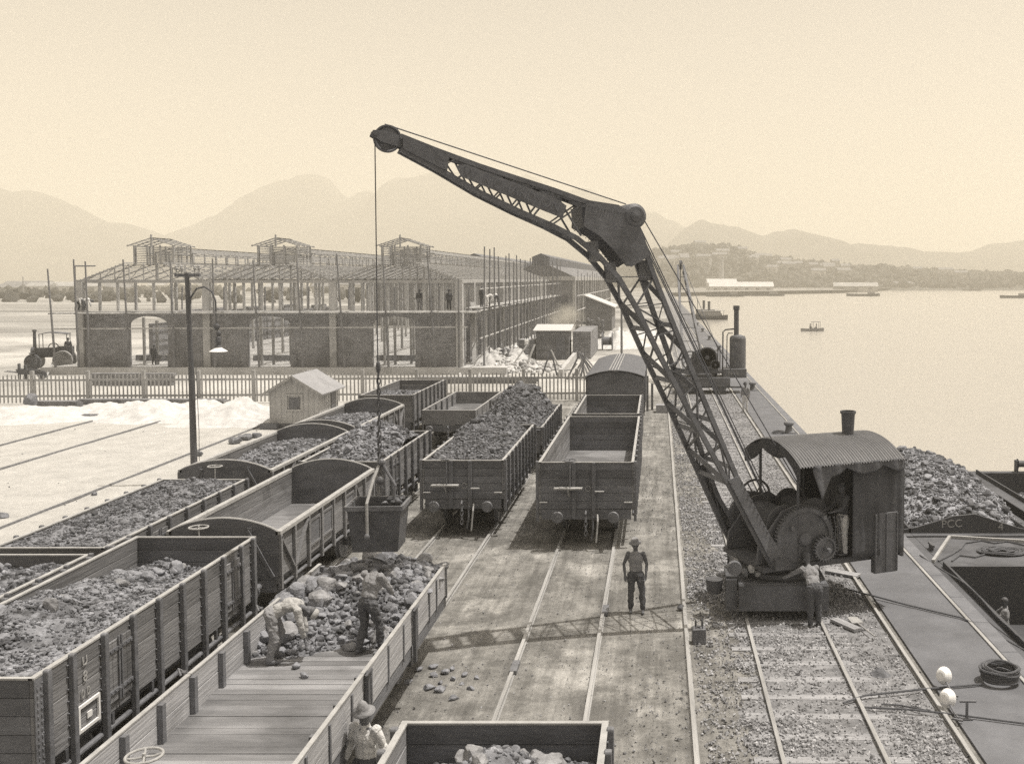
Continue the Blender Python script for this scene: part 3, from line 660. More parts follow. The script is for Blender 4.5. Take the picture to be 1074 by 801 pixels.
# -------- foreground wagon
high_wagon('foreground plank wagon with pale rim around a load of large rocks', -1.86, 4.6, 11.95, 2.5, 2.4, nst=9, doors=(), m='wood_pale', end_m='wood_dark', plates=True)
def fz_(x, y): return 1.85 + .75 * np.exp(-((y - 10.7) / .9) ** 2) * np.exp(-((x + 1.75) / .75) ** 2) + .08 * vnoise(x * 2, y * 2, 14)
heap('rock_bed', 'small stones between the big rocks in the foreground wagon', -3.0, -.72, 4.7, 11.85, fz_, 4500, .015, .06, 30, 'ore')
for k in range(46):
    x, y = rnd.uniform(-2.9, -.9), rnd.uniform(8.2, 11.6); s = rnd.uniform(.07, .19)
    V, Fc = rocks_np(np.zeros((1, 3)), [s * 1.15], 300 + k, ICO3)
    o = npmesh('rock', V, Fc, 'ore_pale' if rnd.random() < .5 else 'ore'); o.location = (x, y, float(fz_(np.array([x]), np.array([y]))[0]) + .3 * s)
    tag(o, 'angular rock on top of the load in the foreground wagon', 'rock', 'rocks in the foreground wagon')
# -------- heap of boulders on the flat wagon
def fl(x, y): return 1.14 + np.clip(1.25 * (y - 17.35 - .32 * vnoise(x * 1.6, x * 0, 61)) / 2.1, 0, 1) * .78 * (1 - .35 * np.abs((x + 5.82) / 1.35) ** 2) - .15 * sm(y, 20.3, 21.2) + .1 * vnoise(x * 2.2, y * 2.2, 15) * sm(y, 17.4, 18.4)
heap('broken_rock_heap', 'bed of broken rock piled at the far end of the flat wagon', -7.1, -4.55, 17.0, 21.3, fl, 4200, .02, .09, 31, 'ore', zmin=1.165)
for k in range(200):
    x, y = rnd.uniform(-7.15, -4.5), rnd.uniform(17.25, 21.35)
    if k > 34 and float(fl(np.array([x]), np.array([y]))[0]) < 1.15 and rnd.random() < .8: continue
    s = rnd.uniform(.05, .14) if k > 30 else rnd.uniform(.15, .26)
    if k < 16: x = rnd.uniform(-7.2, -6.3); y = rnd.uniform(17.6, 19.9)
    V, Fc = rocks_np(np.zeros((1, 3)), [s * 1.15], 500 + k, ICO3); pale = rnd.random() < .25
    o = npmesh('boulder', V, Fc, 'ore_pale' if pale else 'ore'); o.location = (x, y, float(fl(np.array([x]), np.array([y]))[0]) + .3 * s)
    tag(o, '%s %s boulder %s of the flat wagon heap' % ('pale' if pale else 'dark', 'large' if s > .15 else 'middling' if s > .09 else 'small', ('at the left edge', 'in the left half', 'in the right half', 'at the right edge')[min(3, max(0, int((x + 7.2) / .68)))] + (' near side' if y < 18.6 else ' far side')), 'boulder', 'boulders heaped on the flat wagon')
spill = [(440, 703), (455, 709), (468, 706), (475, 713), (462, 717), (484, 718), (462, 725), (494, 723), (476, 734), (474, 703), (488, 709), (450, 722), (310, 700), (319, 710), (500, 712), (428, 716), (455, 700)]
for k, (a, b_) in enumerate(spill):
    z = 1.21 if a < 330 else 0; p = at(a, b_, z); s = rnd.uniform(.045, .1)
    V, Fc = rocks_np(np.zeros((1, 3)), [s * 1.15], 700 + k, ICO3)
    o = npmesh('fallen_stone', V, Fc, 'ore'); o.location = p + Vector((0, 0, s * .4))
    tag(o, 'stone fallen on the deck in front of the boulder heap' if z else 'stone spilled on the dirt beside the flat wagon', 'stone', 'stones on the flat wagon deck' if z else 'stones spilled beside the flat wagon')
# ================================================================ mountains, far shore
def px_at(px, py, Y):
    x = (px - 690) / F; v = (293 + F * math.tan(PITCH) - py) / F; c, s = math.cos(PITCH), math.sin(PITCH)
    d = (x, c + v * s, -s + v * c); t = Y / d[1]; return d[0] * t, CAMH + d[2] * t
def ridge(name, lab, prof, Y, dep, m, seed, rough=.06, nx=420, ny=30):
    pts = [px_at(a, b_, Y) for a, b_ in prof]; X0 = np.array([p[0] for p in pts]); Z0 = np.array([p[1] for p in pts])
    xs_ = np.linspace(X0[0], X0[-1], nx); zt = np.interp(xs_, X0, Z0); zt = zt * (1 + .07 * vnoise(xs_ / dep * 7, xs_ * 0, seed + 4, 5)); v = np.linspace(-1, 1, ny)
    Xg, Vg = np.meshgrid(xs_, v); H_ = np.tile(zt, (ny, 1)); pf = (1 - np.abs(Vg) ** 1.3)
    sc = dep
    n_ = vnoise(Xg / sc * 3, Vg * 3 + seed, seed, 5); wig = 1 + rough * 4 * n_ * np.abs(Vg) * (1 - np.abs(Vg)) * 2
    Z = -3 + (H_ + 3) * pf * wig + rough * .25 * H_ * vnoise(Xg / sc * 9, Vg * 9, seed + 1, 4) * pf * np.minimum(1, 6 * np.abs(Vg) + .1)
    Yg = Y + Vg * dep + dep * .08 * vnoise(Xg / sc * 2, Vg, seed + 2)
    return tag(grid_mesh(name, Xg, Yg, Z, m), lab, kind='structure')
M['mount'] = mat('forested_rock', .06, 1, .4, .006, tint=(1, 1, .95))
M['wood_hill'] = mat('wooded_hill', .07, 1, .5, .03, tint=(1, 1, .95))
ridge('mountain', None, [(-260, 235), (-150, 208), (-60, 192), (0, 199), (18, 206), (38, 204), (55, 212), (75, 222), (100, 230), (128, 235), (160, 245), (185, 255), (215, 275), (250, 296)], 2700, 700, 'mount', 3)
ridge('mountain', None, [(120, 290), (170, 262), (195, 248), (215, 236), (236, 228), (255, 225), (275, 212), (290, 202), (303, 194), (318, 192), (333, 185), (345, 189), (352, 198), (372, 206), (388, 201), (405, 203), (428, 194), (440, 194), (456, 186), (490, 180), (530, 180), (570, 188), (603, 199), (640, 209), (688, 227), (723, 240), (770, 262), (820, 290)], 3300, 800, 'mount', 5)
ridge('mountain', None, [(650, 285), (690, 262), (715, 242), (737, 231), (760, 234), (780, 240), (797, 246), (815, 240), (834, 236), (858, 242), (880, 250), (910, 258), (950, 262), (990, 264), (1020, 262), (1044, 256), (1074, 250), (1120, 240), (1200, 230), (1300, 250), (1400, 290)], 2500, 650, 'mount', 7)
hill = ridge('hill', None, [(640, 290), (660, 280), (681, 269), (695, 266), (710, 264), (730, 262), (744, 262), (762, 263), (775, 265), (790, 270), (802, 272), (814, 273), (835, 276), (858, 278), (877, 281), (910, 283), (960, 286), (1020, 288), (1100, 290)], 1150, 230, 'wood_hill', 9, rough=.1)
# woods on the hill: clumps of foliage
M['woods'] = mat('woods_foliage', .06, 1, .6, .08, tint=(1, 1, .95))
def hill_z(x, y): return None
bpy.context.view_layer.update()
g = np.random.default_rng(77)
hv = np.array([v.co[:] for v in hill.data.vertices]); k = g.integers(0, len(hv), 5200); hp = hv[k]; ok = (hp[:, 1] < 1160) & (hp[:, 2] > -1); hp = hp[ok] + g.uniform(-9, 9, (ok.sum(), 3)) * np.array([1, 1, .05])
V, Fc = stones_np(hp + np.array([0, 0, 2.0]), g.uniform(2, 5.5, len(hp)), 78, ICO1, .45, .9)
tag(npmesh('woods', V, Fc, 'woods'), 'distant woods covering the hill across the harbour', 'woods', kind='stuff')
lp = []
for k in range(1500):
    a = rnd.uniform(650, 1074); b_ = 301.5 - (a - 650) / 424 * 6 + rnd.uniform(-4.5, .5); lp.append(at(a, max(b_, 294.6), -1)[:])
lp = np.array([p for p in lp if 720 < p[1] < 1500])
V, Fc = stones_np(lp, g.uniform(1.5, 4.2, len(lp)), 79, ICO1, .45, .9)
tag(npmesh('shore_scrub', V, Fc, 'woods'), 'low dark scrub along the far shore', 'scrub', kind='stuff')
M['farwhite'] = mat('whitewash', .48, .9, .1, .2); M['farwall'] = mat('far_wall', .3, .9, .2, .2); M['farroof'] = mat('far_roof', .17, .9, .2, .2)
def house(lab, x, y, w_, d_, h, rh, wm='farwhite', rm='farroof', rz=0, z=0, name='house', cat='house', group='houses across the harbour', wins=3):
    r = thing(name, lab, cat, (x, y, z), rz, group)
    MB().box2(-w_ / 2, w_ / 2, -d_ / 2, d_ / 2, -3, h).build('wall', wm, r)
    mb = MB(); mb.prism([(-d_ / 2 - .5, h + .01), (d_ / 2 + .5, h + .01), (0, h + rh)], lambda u, v, q: (q, u, v), -w_ / 2 - .6, w_ / 2 + .6); mb.build('roof', rm, r)
    for i in range(wins): MB().box2(-w_ / 2 + w_ * (i + .35) / wins, -w_ / 2 + w_ * (i + .65) / wins, -d_ / 2 - .1, -d_ / 2 + .1, h * .3, h * .7).build('window', 'iron', r)
    return r
x, _ = px_at(777, 296, 735); house('long white shed with pale roof on the far shore', x, 735, 46, 16, 3.6, 3.4, 'farwhite', 'farwhite', 0, -1, 'long_shed', 'shed', None, 6)
x, _ = px_at(757, 296, 760); house('smaller white shed left of the long one on the far shore', x, 765, 22, 12, 3.5, 3.2, 'farwhite', 'farwhite', .1, 1.5, 'long_shed', 'shed', None, 3)
x, _ = px_at(897, 300, 800); house('pale low shed near the water right of the long shed', x, 800, 34, 12, 3.4, 3, 'farwall', 'farwall', -.1, -1, 'low_shed', 'shed', None, 3)
x, _ = px_at(955, 300, 900); house('low dark-walled shed farthest along the shore', x, 950, 30, 12, 4, 3, 'farwall', 'farroof', -.2, -1, 'low_shed', 'shed', None, 3)
x, z = px_at(757, 296, 770); ch = thing('factory_chimney', 'tall brick chimney standing behind the long shed', 'chimney', (x, 775, 0)); MB().lathe([(2.2, -2), (1.5, 24), (1.9, 24.2), (1.9, 25.4), (1.3, 25.5)], n=12).build('shaft', 'farwall', ch)
for k in range(34):
    a = rnd.choice([rnd.uniform(690, 800), rnd.uniform(800, 880), rnd.uniform(690, 1000)]); i = np.argmin(np.abs(hv[:, 0] - px_at(a, 280, 1100)[0]) + 3 * np.abs(hv[:, 1] - rnd.uniform(990, 1140)))
    x, y, z = hv[i]; s = rnd.uniform(7, 15)
    house('small pale house among the trees on the hill across the harbour', x, y - 4, s, 7, rnd.uniform(4, 7), 2.5, rnd.choice(['farwhite', 'farwall', 'farwall']), 'farroof', rnd.uniform(-.4, .4), z + 1.5, wins=2)
# far left: low town and tree tufts on the plain
for k in range(26):
    a = rnd.uniform(-40, 560); Y = rnd.uniform(520, 900); x = (a - 690) / F * Y; s = rnd.uniform(10, 30)
    house('low distant building on the plain left of the warehouse', x, Y, s, 9, rnd.uniform(2.5, 5), 2, rnd.choice(['farwhite', 'farwall', 'farwall']), rnd.choice(['farwall', 'farroof']), rnd.uniform(-.2, .2), 0, group='low distant buildings on the plain')
tp = []
for k in range(900):
    Y = rnd.uniform(330, 1000); c_ = rnd.gauss(0, 1); x = (rnd.choice([-10, 40, 90, 110, 200, 330, 450, 560]) + c_ * 38 - 690) / F * Y; tp.append((x, Y, rnd.uniform(0, 2.5)))
V, Fc = stones_np(np.array(tp), g.uniform(1, 3.2, len(tp)), 80, ICO1, .5, .8)
tag(npmesh('scrub', V, Fc, 'woods'), 'distant scrub and tree tufts on the plain', 'scrub', kind='stuff')
mp_ = MB().tube((0, 0, 0), (0, 0, 9), .25, .18).build('signal_mast', 'farwall'); mp_.location = ((25 - 690) / F * 420, 420, 0); tag(mp_, 'lone thin mast far out on the plain at the left', 'mast')
# ================================================================ warehouse under construction
def brick_mat():
    m = mat('brickwork', .21, .95, .25, 1.2, spots=(.35, .75, .52)); t = m.node_tree; b = t.nodes['Principled BSDF']
    br = t.nodes.new('ShaderNodeTexBrick'); br.inputs['Scale'].default_value = 1.0; br.inputs['Brick Width'].default_value = .5; br.inputs['Row Height'].default_value = .16; br.inputs['Mortar Size'].default_value = .02
    br.inputs['Color1'].default_value = (.8, .8, .8, 1); br.inputs['Color2'].default_value = (1.15, 1.15, 1.15, 1); br.inputs['Mortar'].default_value = (1.5, 1.5, 1.5, 1)
    co = t.nodes.new('ShaderNodeTexCoord'); mp = t.nodes.new('ShaderNodeMapping'); mp.inputs['Rotation'].default_value = (R(90), 0, 0)
    ad = t.nodes.new('ShaderNodeVectorMath'); cx = t.nodes.new('ShaderNodeSeparateXYZ'); cb = t.nodes.new('ShaderNodeCombineXYZ'); am = t.nodes.new('ShaderNodeMath')
    t.links.new(co.outputs['Object'], cx.inputs[0]); t.links.new(cx.outputs[0], am.inputs[0]); t.links.new(cx.outputs[1], am.inputs[1]); t.links.new(am.outputs[0], cb.inputs[0]); t.links.new(cx.outputs[2], cb.inputs[1])
    t.links.new(cb.outputs[0], br.inputs['Vector'])
    src = b.inputs['Base Color'].links[0].from_socket
    q = t.nodes.new('ShaderNodeMix'); q.data_type = 'RGBA'; q.blend_type = 'MULTIPLY'; q.inputs[0].default_value = 1; t.links.new(src, q.inputs[6]); t.links.new(br.outputs[0], q.inputs[7]); t.links.new(q.outputs[2], b.inputs['Base Color'])
    return m
M['brick'] = brick_mat()
M['column'] = mat('pale_column', .42, .9, .15, 1, spots=(.6, .8, .55)); M['timber'] = mat('roof_timber', .36, .9, .2, 1); M['pole'] = mat('scaffold_pole', .17, .9, .25, 2); M['plank'] = mat('scaffold_plank', .42, .9, .3, 1)
M['slats'] = mat('roof_battens', .4, .9, .2, 1)
GZ = .55; BY0, BY1 = 83.2, 150.0; BX = [-48.0, -37.5, -27.0, -16.5]
tag(MB().box2(-50, -13.5, 82.0, 152, -.3, GZ).build('building_platform', 'paving'), kind='structure') if False else None
pl = MB().box2(-50.5, -12.5, 82.0, 152, -.3, GZ - .02).build('platform', 'far_dirt' if 'far_dirt' in M else mat('platform_earth', .4, .95, .35, .4)); tag(pl, kind='structure')
tag(MB().box2(-50.6, -12.4, 81.75, 81.98, -.3, GZ + .04).build('platform_kerb', 'column'), kind='structure')
wh = thing('warehouse', 'long brick warehouse under construction with three open roof frames', 'warehouse', (-32.25, 83.2, GZ))
def WL(mb): mb.v = [(x + 32.25, y - 83.2, z - GZ) for x, y, z in mb.v]; return mb
def arch_wall(x0, x1, o0, o1, y0, y1, z0, z1, sp, top, axis='x'):
    """wall panel with an arched opening between o0 and o1"""
    c = (o0 + o1) / 2; hw_ = (o1 - o0) / 2; arc = [(c + hw_ * math.cos(a), sp + (top - sp) * math.sin(a)) for a in np.linspace(PI, 0, 15)]
    mb = MB(); fn = (lambda u, v, q: (u, q, v)) if axis == 'x' else (lambda u, v, q: (q, u, v))
    mb.prism([(x0, z0), (o0, z0), (o0, sp), (x0, sp)], fn, y0, y1); mb.prism([(o1, z0), (x1, z0), (x1, sp), (o1, sp)], fn, y0, y1)
    up = [(x0, sp + .001), (x0, z1)]; 
    for i in range(14):
        (a, b_), (c_, d_) = arc[i], arc[i + 1]; mb.prism([(a, b_), (c_, d_), (c_, z1), (a, z1)], fn, y0, y1)
    mb.prism([(x0, sp), (o0, sp), (o0, z1), (x0, z1)], fn, y0, y1); mb.prism([(o1, sp), (x1, sp), (x1, z1), (o1, z1)], fn, y0, y1)
    return mb
ops = [((134 - 690) * .0792, (175 - 690) * .0792), ((259 - 690) * .0792, (304 - 690) * .0792), ((390 - 690) * .0792, (435 - 690) * .0792)]
for i in range(3):
    WL(arch_wall(BX[i] + .3, BX[i + 1] - .3, ops[i][0], ops[i][1], 83.2, 83.6, GZ, 5.1 - .03 * i, 4.05, 4.75)).build('front_wall', 'brick', wh)
    for o in ops[i]:
        WL(MB().box2(o - .5 if o == ops[i][0] else o, o if o == ops[i][0] else o + .5, 83.05, 83.2, GZ, 1.6)).build('buttress', 'brick', wh)
for x in BX: WL(MB().box2(x - .28, x + .28, 83.0, 83.65, GZ, 7.6)).build('pillar', 'column', wh)
ns = 12; st_ = (BY1 - 83.2) / ns
for i in range(ns):
    y0 = 83.2 + i * st_; c = y0 + st_ / 2
    if i: WL(MB().box2(-16.8, -16.2, y0 - .25, y0 + .25, GZ, 7.6)).build('pillar', 'column', wh)
    WL(arch_wall(y0 + .26, y0 + st_ - .26, c - 1.0, c + 1.0, -16.7, -16.35, GZ, 5.0, 3.4, 4.4, 'y')).build('side_wall', 'brick', wh)
    if i > 1: WL(MB().box2(-48.2, -47.8, y0 + .3, y0 + st_, GZ, 4.0 + rnd.uniform(-.5, .8))).build('side_wall', 'brick', wh)
# inner columns of the hall
for x in (-42.7, -37.5, -32.2, -27.0, -21.7):
    for j in range(1, ns + 1):
        y = 83.2 + j * st_
        WL(MB().box2(x - .11, x + .11, y - .11, y + .11, GZ, 7.5)).build('inner_column', 'column', wh)
for i in range(3):
    for k in range(1, 7):
        x = BX[i] + (BX[i + 1] - BX[i]) * k / 7
        WL(MB().box2(x - .09, x + .09, 83.38, 83.56, 5.11, 7.5)).build('upper_post', 'column', wh)
for j in range(ns):
    for q in (1, 2):
        y = 83.2 + j * st_ + q * st_ / 3; WL(MB().box2(-16.63, -16.38, y - .1, y + .1, 5.01, 7.5)).build('upper_post', 'column', wh)
WL(MB().box2(-48.3, -16.2, 83.1, 83.5, 7.5, 7.75)).build('eaves_beam', 'timber', wh)
WL(MB().box2(-16.75, -16.25, 83.55, BY1, 7.5, 7.75)).build('eaves_beam', 'timber', wh)
for i in range(3):
    x0, x1 = BX[i], BX[i + 1]; xm = (x0 + x1) / 2; hy = 84.0; mz = 9.15; mw_ = 1.65
    rf = MB(); npur = 11
    for k in range(npur + 1):                                  # purlins along the slopes, mitred at the hip
        u = k / npur; z = 7.75 + (mz - 7.75) * u; yy = 83.2 + (hy - 83.2) * u
        for s in (-1, 1):
            x = xm + s * ((x1 - x0) / 2 - ((x1 - x0) / 2 - mw_) * u)
            rf.box2(x - .035, x + .035, 83.3, BY1, z + .0, z + .07)
        if 0: rf.box2(xm - ((x1 - x0) / 2 - ((x1 - x0) / 2 - mw_) * u), xm + ((x1 - x0) / 2 - ((x1 - x0) / 2 - mw_) * u), yy - .05, yy + .05, z - .035, z + .045)
    hlf = (x1 - x0) / 2; zr = lambda d: 7.68 + (mz - .07 - 7.68) * max(0, min(1, (hlf - d) / (hlf - mw_)))
    y = 83.35
    for s in (-1, 1): rf.bar((xm + s * hlf, y, 7.68), (xm + s * mw_, y, mz - .07), .10, .12)
    rf.box2(x0, x1, y - .05, y + .05, 7.62, 7.74)
    for k in range(-4, 5):
        d0, d1 = abs(k) * 1.2, abs(k + 1) * 1.2; rf.box2(xm + k * 1.2 - .035, xm + k * 1.2 + .035, y - .035, y + .035, 7.7, zr(d0))
        if k < 4: rf.bar((xm + k * 1.2, y, 7.7 if k < 0 else zr(d0)), (xm + (k + 1) * 1.2, y, zr(d1) if k < 0 else 7.7), .05, .05)
    y = hy + 1.5
    while y < BY1:
        for s in (-1, 1): rf.bar((xm + s * (x1 - x0) / 2, y, 7.68), (xm + s * mw_, y, mz - .07), .07, .09)
        rf.box2(x0, x1, y - .06, y + .06, 7.5, 7.6); rf.box2(xm - .06, xm + .06, y - .06, y + .06, 7.6, mz); y += 2.6
    ro = WL(rf).build('roof_frame', 'timber', wh)
    def monitor(ya, yb, nsl, rise, front):
        mo = MB(); zt_ = mz + .05 + nsl * .15
        for s in (-1, 1):
            for q in range(nsl): mo.box2(xm + s * mw_ - .03, xm + s * mw_ + .03, ya, yb, mz + .05 + q * .15, mz + .10 + q * .15)
            y = ya + .1
            while y <= yb: mo.box2(xm + s * mw_ * .98 - .06, xm + s * mw_ * .98 + .06, y - .06, y + .06, mz - .1, zt_); y += 2.4
            for q in range(6):
                u = q / 5; mo.box2(xm + s * (mw_ + .35) * (1 - u) - .035, xm + s * (mw_ + .35) * (1 - u) + .035, ya - (.5 if front else 0), yb, zt_ - .05 + rise * u, zt_ + .01 + rise * u)
            y = ya - (.5 if front else 0)
            while y < yb: mo.bar((xm + s * (mw_ + .4), y, zt_ - .1), (xm, y, zt_ + rise - .04), .07, .08); y += 1.2 if front else 1.7
        if front:
            for yy in (ya, yb):
                for q in range(nsl): mo.box2(xm - mw_, xm + mw_, yy - .03, yy + .03, mz + .04 + q * .15, mz + .09 + q * .15)
                for x in (xm - mw_, xm - .55, xm + .55, xm + mw_): mo.box2(x - .07, x + .07, yy - .11, yy - .031, mz - .1, zt_)
            mo.box2(xm - .06, xm + .06, ya - .5, ya - .38, zt_ - .2, zt_ + rise + .25)
        return mo
    lan = WL(monitor(85.2, 88.4, 10, .62, True)).build('lantern', 'timber', ro)
    mo = monitor(88.6, BY1, 6, .5, False)
    WL(mo).build('ridge_monitor', 'slats', ro)
for i, (o0, o1) in enumerate(ops):
    for q, dx in enumerate((.7, 1.35, 2.5)): WL(MB().box2(o0 + dx - .09, o0 + dx + .09, 84.2 + q * .9, 84.4 + q * .9, GZ, 4.6 - .3 * q)).build('centering_post', 'timber', wh)
    WL(MB().bar((o0 + .1, 84.0, 1.2), (o1 - .2, 86.5, 1.0), .12, .5)).build('plank_pile', 'wood', wh)
# scaffolding, front and side
sf = thing('scaffolding', 'pole scaffolding with plank walkway along the warehouse front', 'scaffolding', (-32, 81.9, 0))
def SL(mb, c=(-32, 81.9, 0)): mb.v = [(x - c[0], y - c[1], z - c[2]) for x, y, z in mb.v]; return mb
def yx(px_, Y): return (px_ - 690) / F * Y
for a, top, lean in ((52, 282, -.35), (79, 272, -.15), (91, 274, -.1), (131, 272, -.25), (180, 274, -.1), (224, 271, 0), (267, 273, -.3), (313, 274, -.3), (355, 266, -.45), (403, 270, -.3), (450, 264, -.5), (481, 292, 0)):
    x = yx(a, 81.9); _, z = px_at(a, top, 81.9); SL(MB().tube((x - lean, 81.9, GZ - .4), (x + lean * .2, 81.9, z), .1, .06, 8)).build('pole', 'pole', sf)
    if a > 100: SL(MB().tube((x + .8, 82.0, 5.35), (x + .85, 82.0, 7.2), .06)).build('guard_post', 'pole', sf)
    SL(MB().tube((x, 81.7, 5.0), (x, 83.3, 5.0), .05)).build('putlog', 'pole', sf)
SL(MB().tube((yx(56, 82), 82.05, 3.75), (yx(490, 82), 82.05, 3.9), .06)).build('ledger', 'plank', sf)
SL(MB().tube((yx(54, 82), 82.05, 5.02), (yx(500, 82), 82.05, 5.12), .07)).build('ledger', 'plank', sf)
for k in range(9):
    x0 = yx(86 + k * 46, 82); SL(MB().box2(x0, x0 + 3.75, 82.1, 82.95, 5.13 + .03 * (k % 2), 5.18 + .03 * (k % 2))).build('walkway_plank', 'plank', sf)
sf2 = thing('scaffolding', 'close-set tall pole scaffolding along the receding side of the warehouse', 'scaffolding', (-14.6, 115, 0))
for k in range(24):
    y = 84 + k * 2.85; SL(MB().tube((-14.6 + rnd.uniform(-.1, .1), y, 0), (-14.6 + rnd.uniform(-.15, .15), y + rnd.uniform(-.2, .2), 10.2 + rnd.uniform(-.7, .6)), .09, .06, 6), (-14.6, 115, 0)).build('pole', 'pole', sf2)
    if k % 2: SL(MB().tube((-14.4, y, 5.3), (-16.6, y, 5.3), .05), (-14.6, 115, 0)).build('putlog', 'pole', sf2)
for z in (2.9, 5.2, 7.0): SL(MB().tube((-14.75, 83, z), (-14.75, 150, z + .2), .06), (-14.6, 115, 0)).build('ledger', 'plank', sf2)
for k in range(16): SL(MB().box2(-16.2, -14.85, 84 + k * 4.1, 88.05 + k * 4.1, 5.36 + .04 * (k % 2), 5.42 + .04 * (k % 2)), (-14.6, 115, 0)).build('walkway_plank', 'plank', sf2)
hz_ = MB().tube((yx(83, 83), 82.6, 8.9), (yx(104, 83), 82.6, 8.9), .06).tube((yx(83, 83), 82.6, 8.9), (yx(83, 83), 82.6, 7.7), .03).build('hoist_arm', 'pole'); tag(hz_, 'hoist arm with hanging line at the left corner of the warehouse', 'hoist')
# ---- the finished warehouse behind
w2 = thing('warehouse', 'finished dark-gabled brick warehouse farther along the quay', 'warehouse', (-31, 169, 0))
def W2(mb): mb.v = [(x + 31, y - 169, z) for x, y, z in mb.v]; return mb
W2(MB().box2(-48, -14.4, 169, 300, -.2, 7.6)).build('wall', 'brick', w2)
W2(MB().box2(-48.4, -13.9, 168.6, 300, 7.6, 8.3)).build('cornice', 'column', w2)
for i in range(3):
    x0 = -48.2 + i * 11.35; x1 = x0 + 11.35; xm = (x0 + x1) / 2
    W2(MB().prism([(x0, 8.31), (x1, 8.31), (xm + 1.5, 10.2), (xm - 1.5, 10.2)], lambda u, v, q: (u, q, v), 168.7, 300)).build('roof', 'farroof', w2)
    W2(MB().prism([(xm - 1.5, 10.21), (xm + 1.5, 10.21), (xm + 1.5, 11.6), (xm, 12.2), (xm - 1.5, 11.6)], lambda u, v, q: (u, q, v), 170, 300)).build('ridge_monitor', 'wood_dark', w2)
for k in range(22):
    y = 169.3 + k * 6; W2(MB().box2(-14.39, -13.9, y - .4, y + .4, 0, 7.59)).build('pilaster', 'column', w2)
    if k < 21: W2(MB().box2(-14.5, -14.3, y + 1.8, y + 4.2, 1.0, 6.2)).build('window', 'iron', w2)
for k in range(3):
    W2(MB().box2(-17.2 - k * 11.3, -15.2 - k * 11.3, 168.9, 169.1, 0, 5)).build('door', 'wood_dark', w2)
sf3 = thing('scaffolding', 'thin pole scaffolding in front of the farther warehouse', 'scaffolding', (-13, 200, 0))
for k in range(16): SL(MB().tube((-12.6, 158 + k * 7, 0), (-12.6, 158 + k * 7, 9.2 + rnd.uniform(-.8, .8)), .09, .06, 6), (-13, 200, 0)).build('pole', 'pole', sf3)
SL(MB().tube((-12.6, 156, 5.2), (-12.6, 262, 5.2), .09), (-13, 200, 0)).build('ledger', 'plank', sf3)
SL(MB().tube((-12.6, 156, 2.9), (-12.6, 262, 2.9), .09), (-13, 200, 0)).build('ledger', 'plank', sf3)
# lean-to, shed, stacks
lt = thing('lean_to', 'plank lean-to with pale sloping roof beside the far warehouse', 'shed', (-9.0, 155, 0))
MB().prism([(-2.0, 0), (2.0, 0), (2.0, 3.6), (-2.0, 5.2)], lambda u, v, q: (u, q, v), -3, 9).build('wall', 'wood', lt)
MB().prism([(-2.2, 5.3), (2.5, 3.45), (2.5, 3.6), (-2.2, 5.45)], lambda u, v, q: (u, q, v), -3.4, 9.4).build('roof', 'farwhite', lt)
sh = thing('tool_shed', 'small dark plank shed with white roof behind the fence', 'shed', (-10.25, 98.5, 0))
boards(MB(), 'y', -1.4, -1.6, 1.6, 0, 2.75, bh=.2).build('front_wall', 'wood', sh); MB().box2(-1.6, 1.6, -1.36, 1.4, 0, 2.7).build('side_wall', 'wood', sh)
MB().box2(.35, 1.25, -1.47, -1.43, 0, 2.2).build('door', 'wood_dark', sh)
MB().prism([(-1.8, 2.8), (1.8, 3.25), (1.8, 3.32), (-1.8, 2.87)], lambda u, v, q: (q, u, v), -1.85, 1.85).build('roof', 'farwhite', sh)
st = MB()
for q in range(15): st.box2(-8.35, -6.6, 98, 110, .02 + q * .18, .18 + q * .18)
tag(st.build('brick_stack', 'brick'), 'long neat stack of bricks right of the white-roofed shed', 'stack')
st = MB()
for q in range(12): st.box2(-13.6 , -12.0, 97.5, 99.5, .02 + q * .16, .16 + q * .16)
tag(st.build('brick_stack', 'brick'), 'lower brick stack left of the white-roofed shed', 'stack')
a, b_ = at(588, 396), at(622, 352); tag(MB().bar(a + Vector((0, 0, .3)), b_ + Vector((0, 0, .3)), .35, .7).build('low_wall', 'column'), 'low pale wall running slantwise past the brick stack', 'wall')
for i, (x, y) in enumerate(((-9.6, 128), (-7.7, 127), (-8.6, 133))):
    cr = MB()
    for q in range(9):
        for s in (-1, 1):
            if q % 2: cr.box2(x - .9, x + .9, y + s * .7 - .12, y + s * .7 + .12, q * .3, q * .3 + .27)
            else: cr.box2(x + s * .7 - .12, x + s * .7 + .12, y - .9, y + .9, q * .3, q * .3 + .27)
    tag(cr.build('timber_crib', 'wood'), ['crossed timber crib left of the white sand, beside the smoke', 'crossed timber crib nearest the white sand', 'crossed timber crib behind the other two'][i], 'timber stack', 'cribs of crossed timber')
def mound(name, lab, x, y, rx, ry, h, m, seed, n=64, cat='mound'):
    u = np.linspace(-1.3, 1.3, n); A, B = np.meshgrid(u, u); r2 = A ** 2 + B ** 2
    Z = h * np.exp(-1.9 * r2) * (1 + .35 * vnoise(A * 2 + seed, B * 2, seed)) + .12 * h * vnoise(A * 6, B * 6, seed + 3) * np.exp(-r2) + .05 * h * vnoise(A * 19, B * 19, seed + 5) * np.exp(-r2) - .09 * h - .02
    return tag(grid_mesh(name, x + A * rx, y + B * ry, Z, m), lab, cat)
M['sand'] = mat('white_sand', .5, .95, .2, 2.5, .6, 6); 
def gm(a, b_, rx, ry, h, i):
    p = at(a, b_); mound('sand_mound', i, p.x, p.y, rx, ry, h, 'sand', int(a) % 50)
gm(40, 437, 4.2, 3, .65, 'low wide sand mound at the left edge, before the fence'); gm(160, 436, 3.6, 3.2, .85, 'sand mound behind the long timber, before the fence'); gm(120, 432, 3.0, 2.6, .7, 'small sand mound between two larger ones')
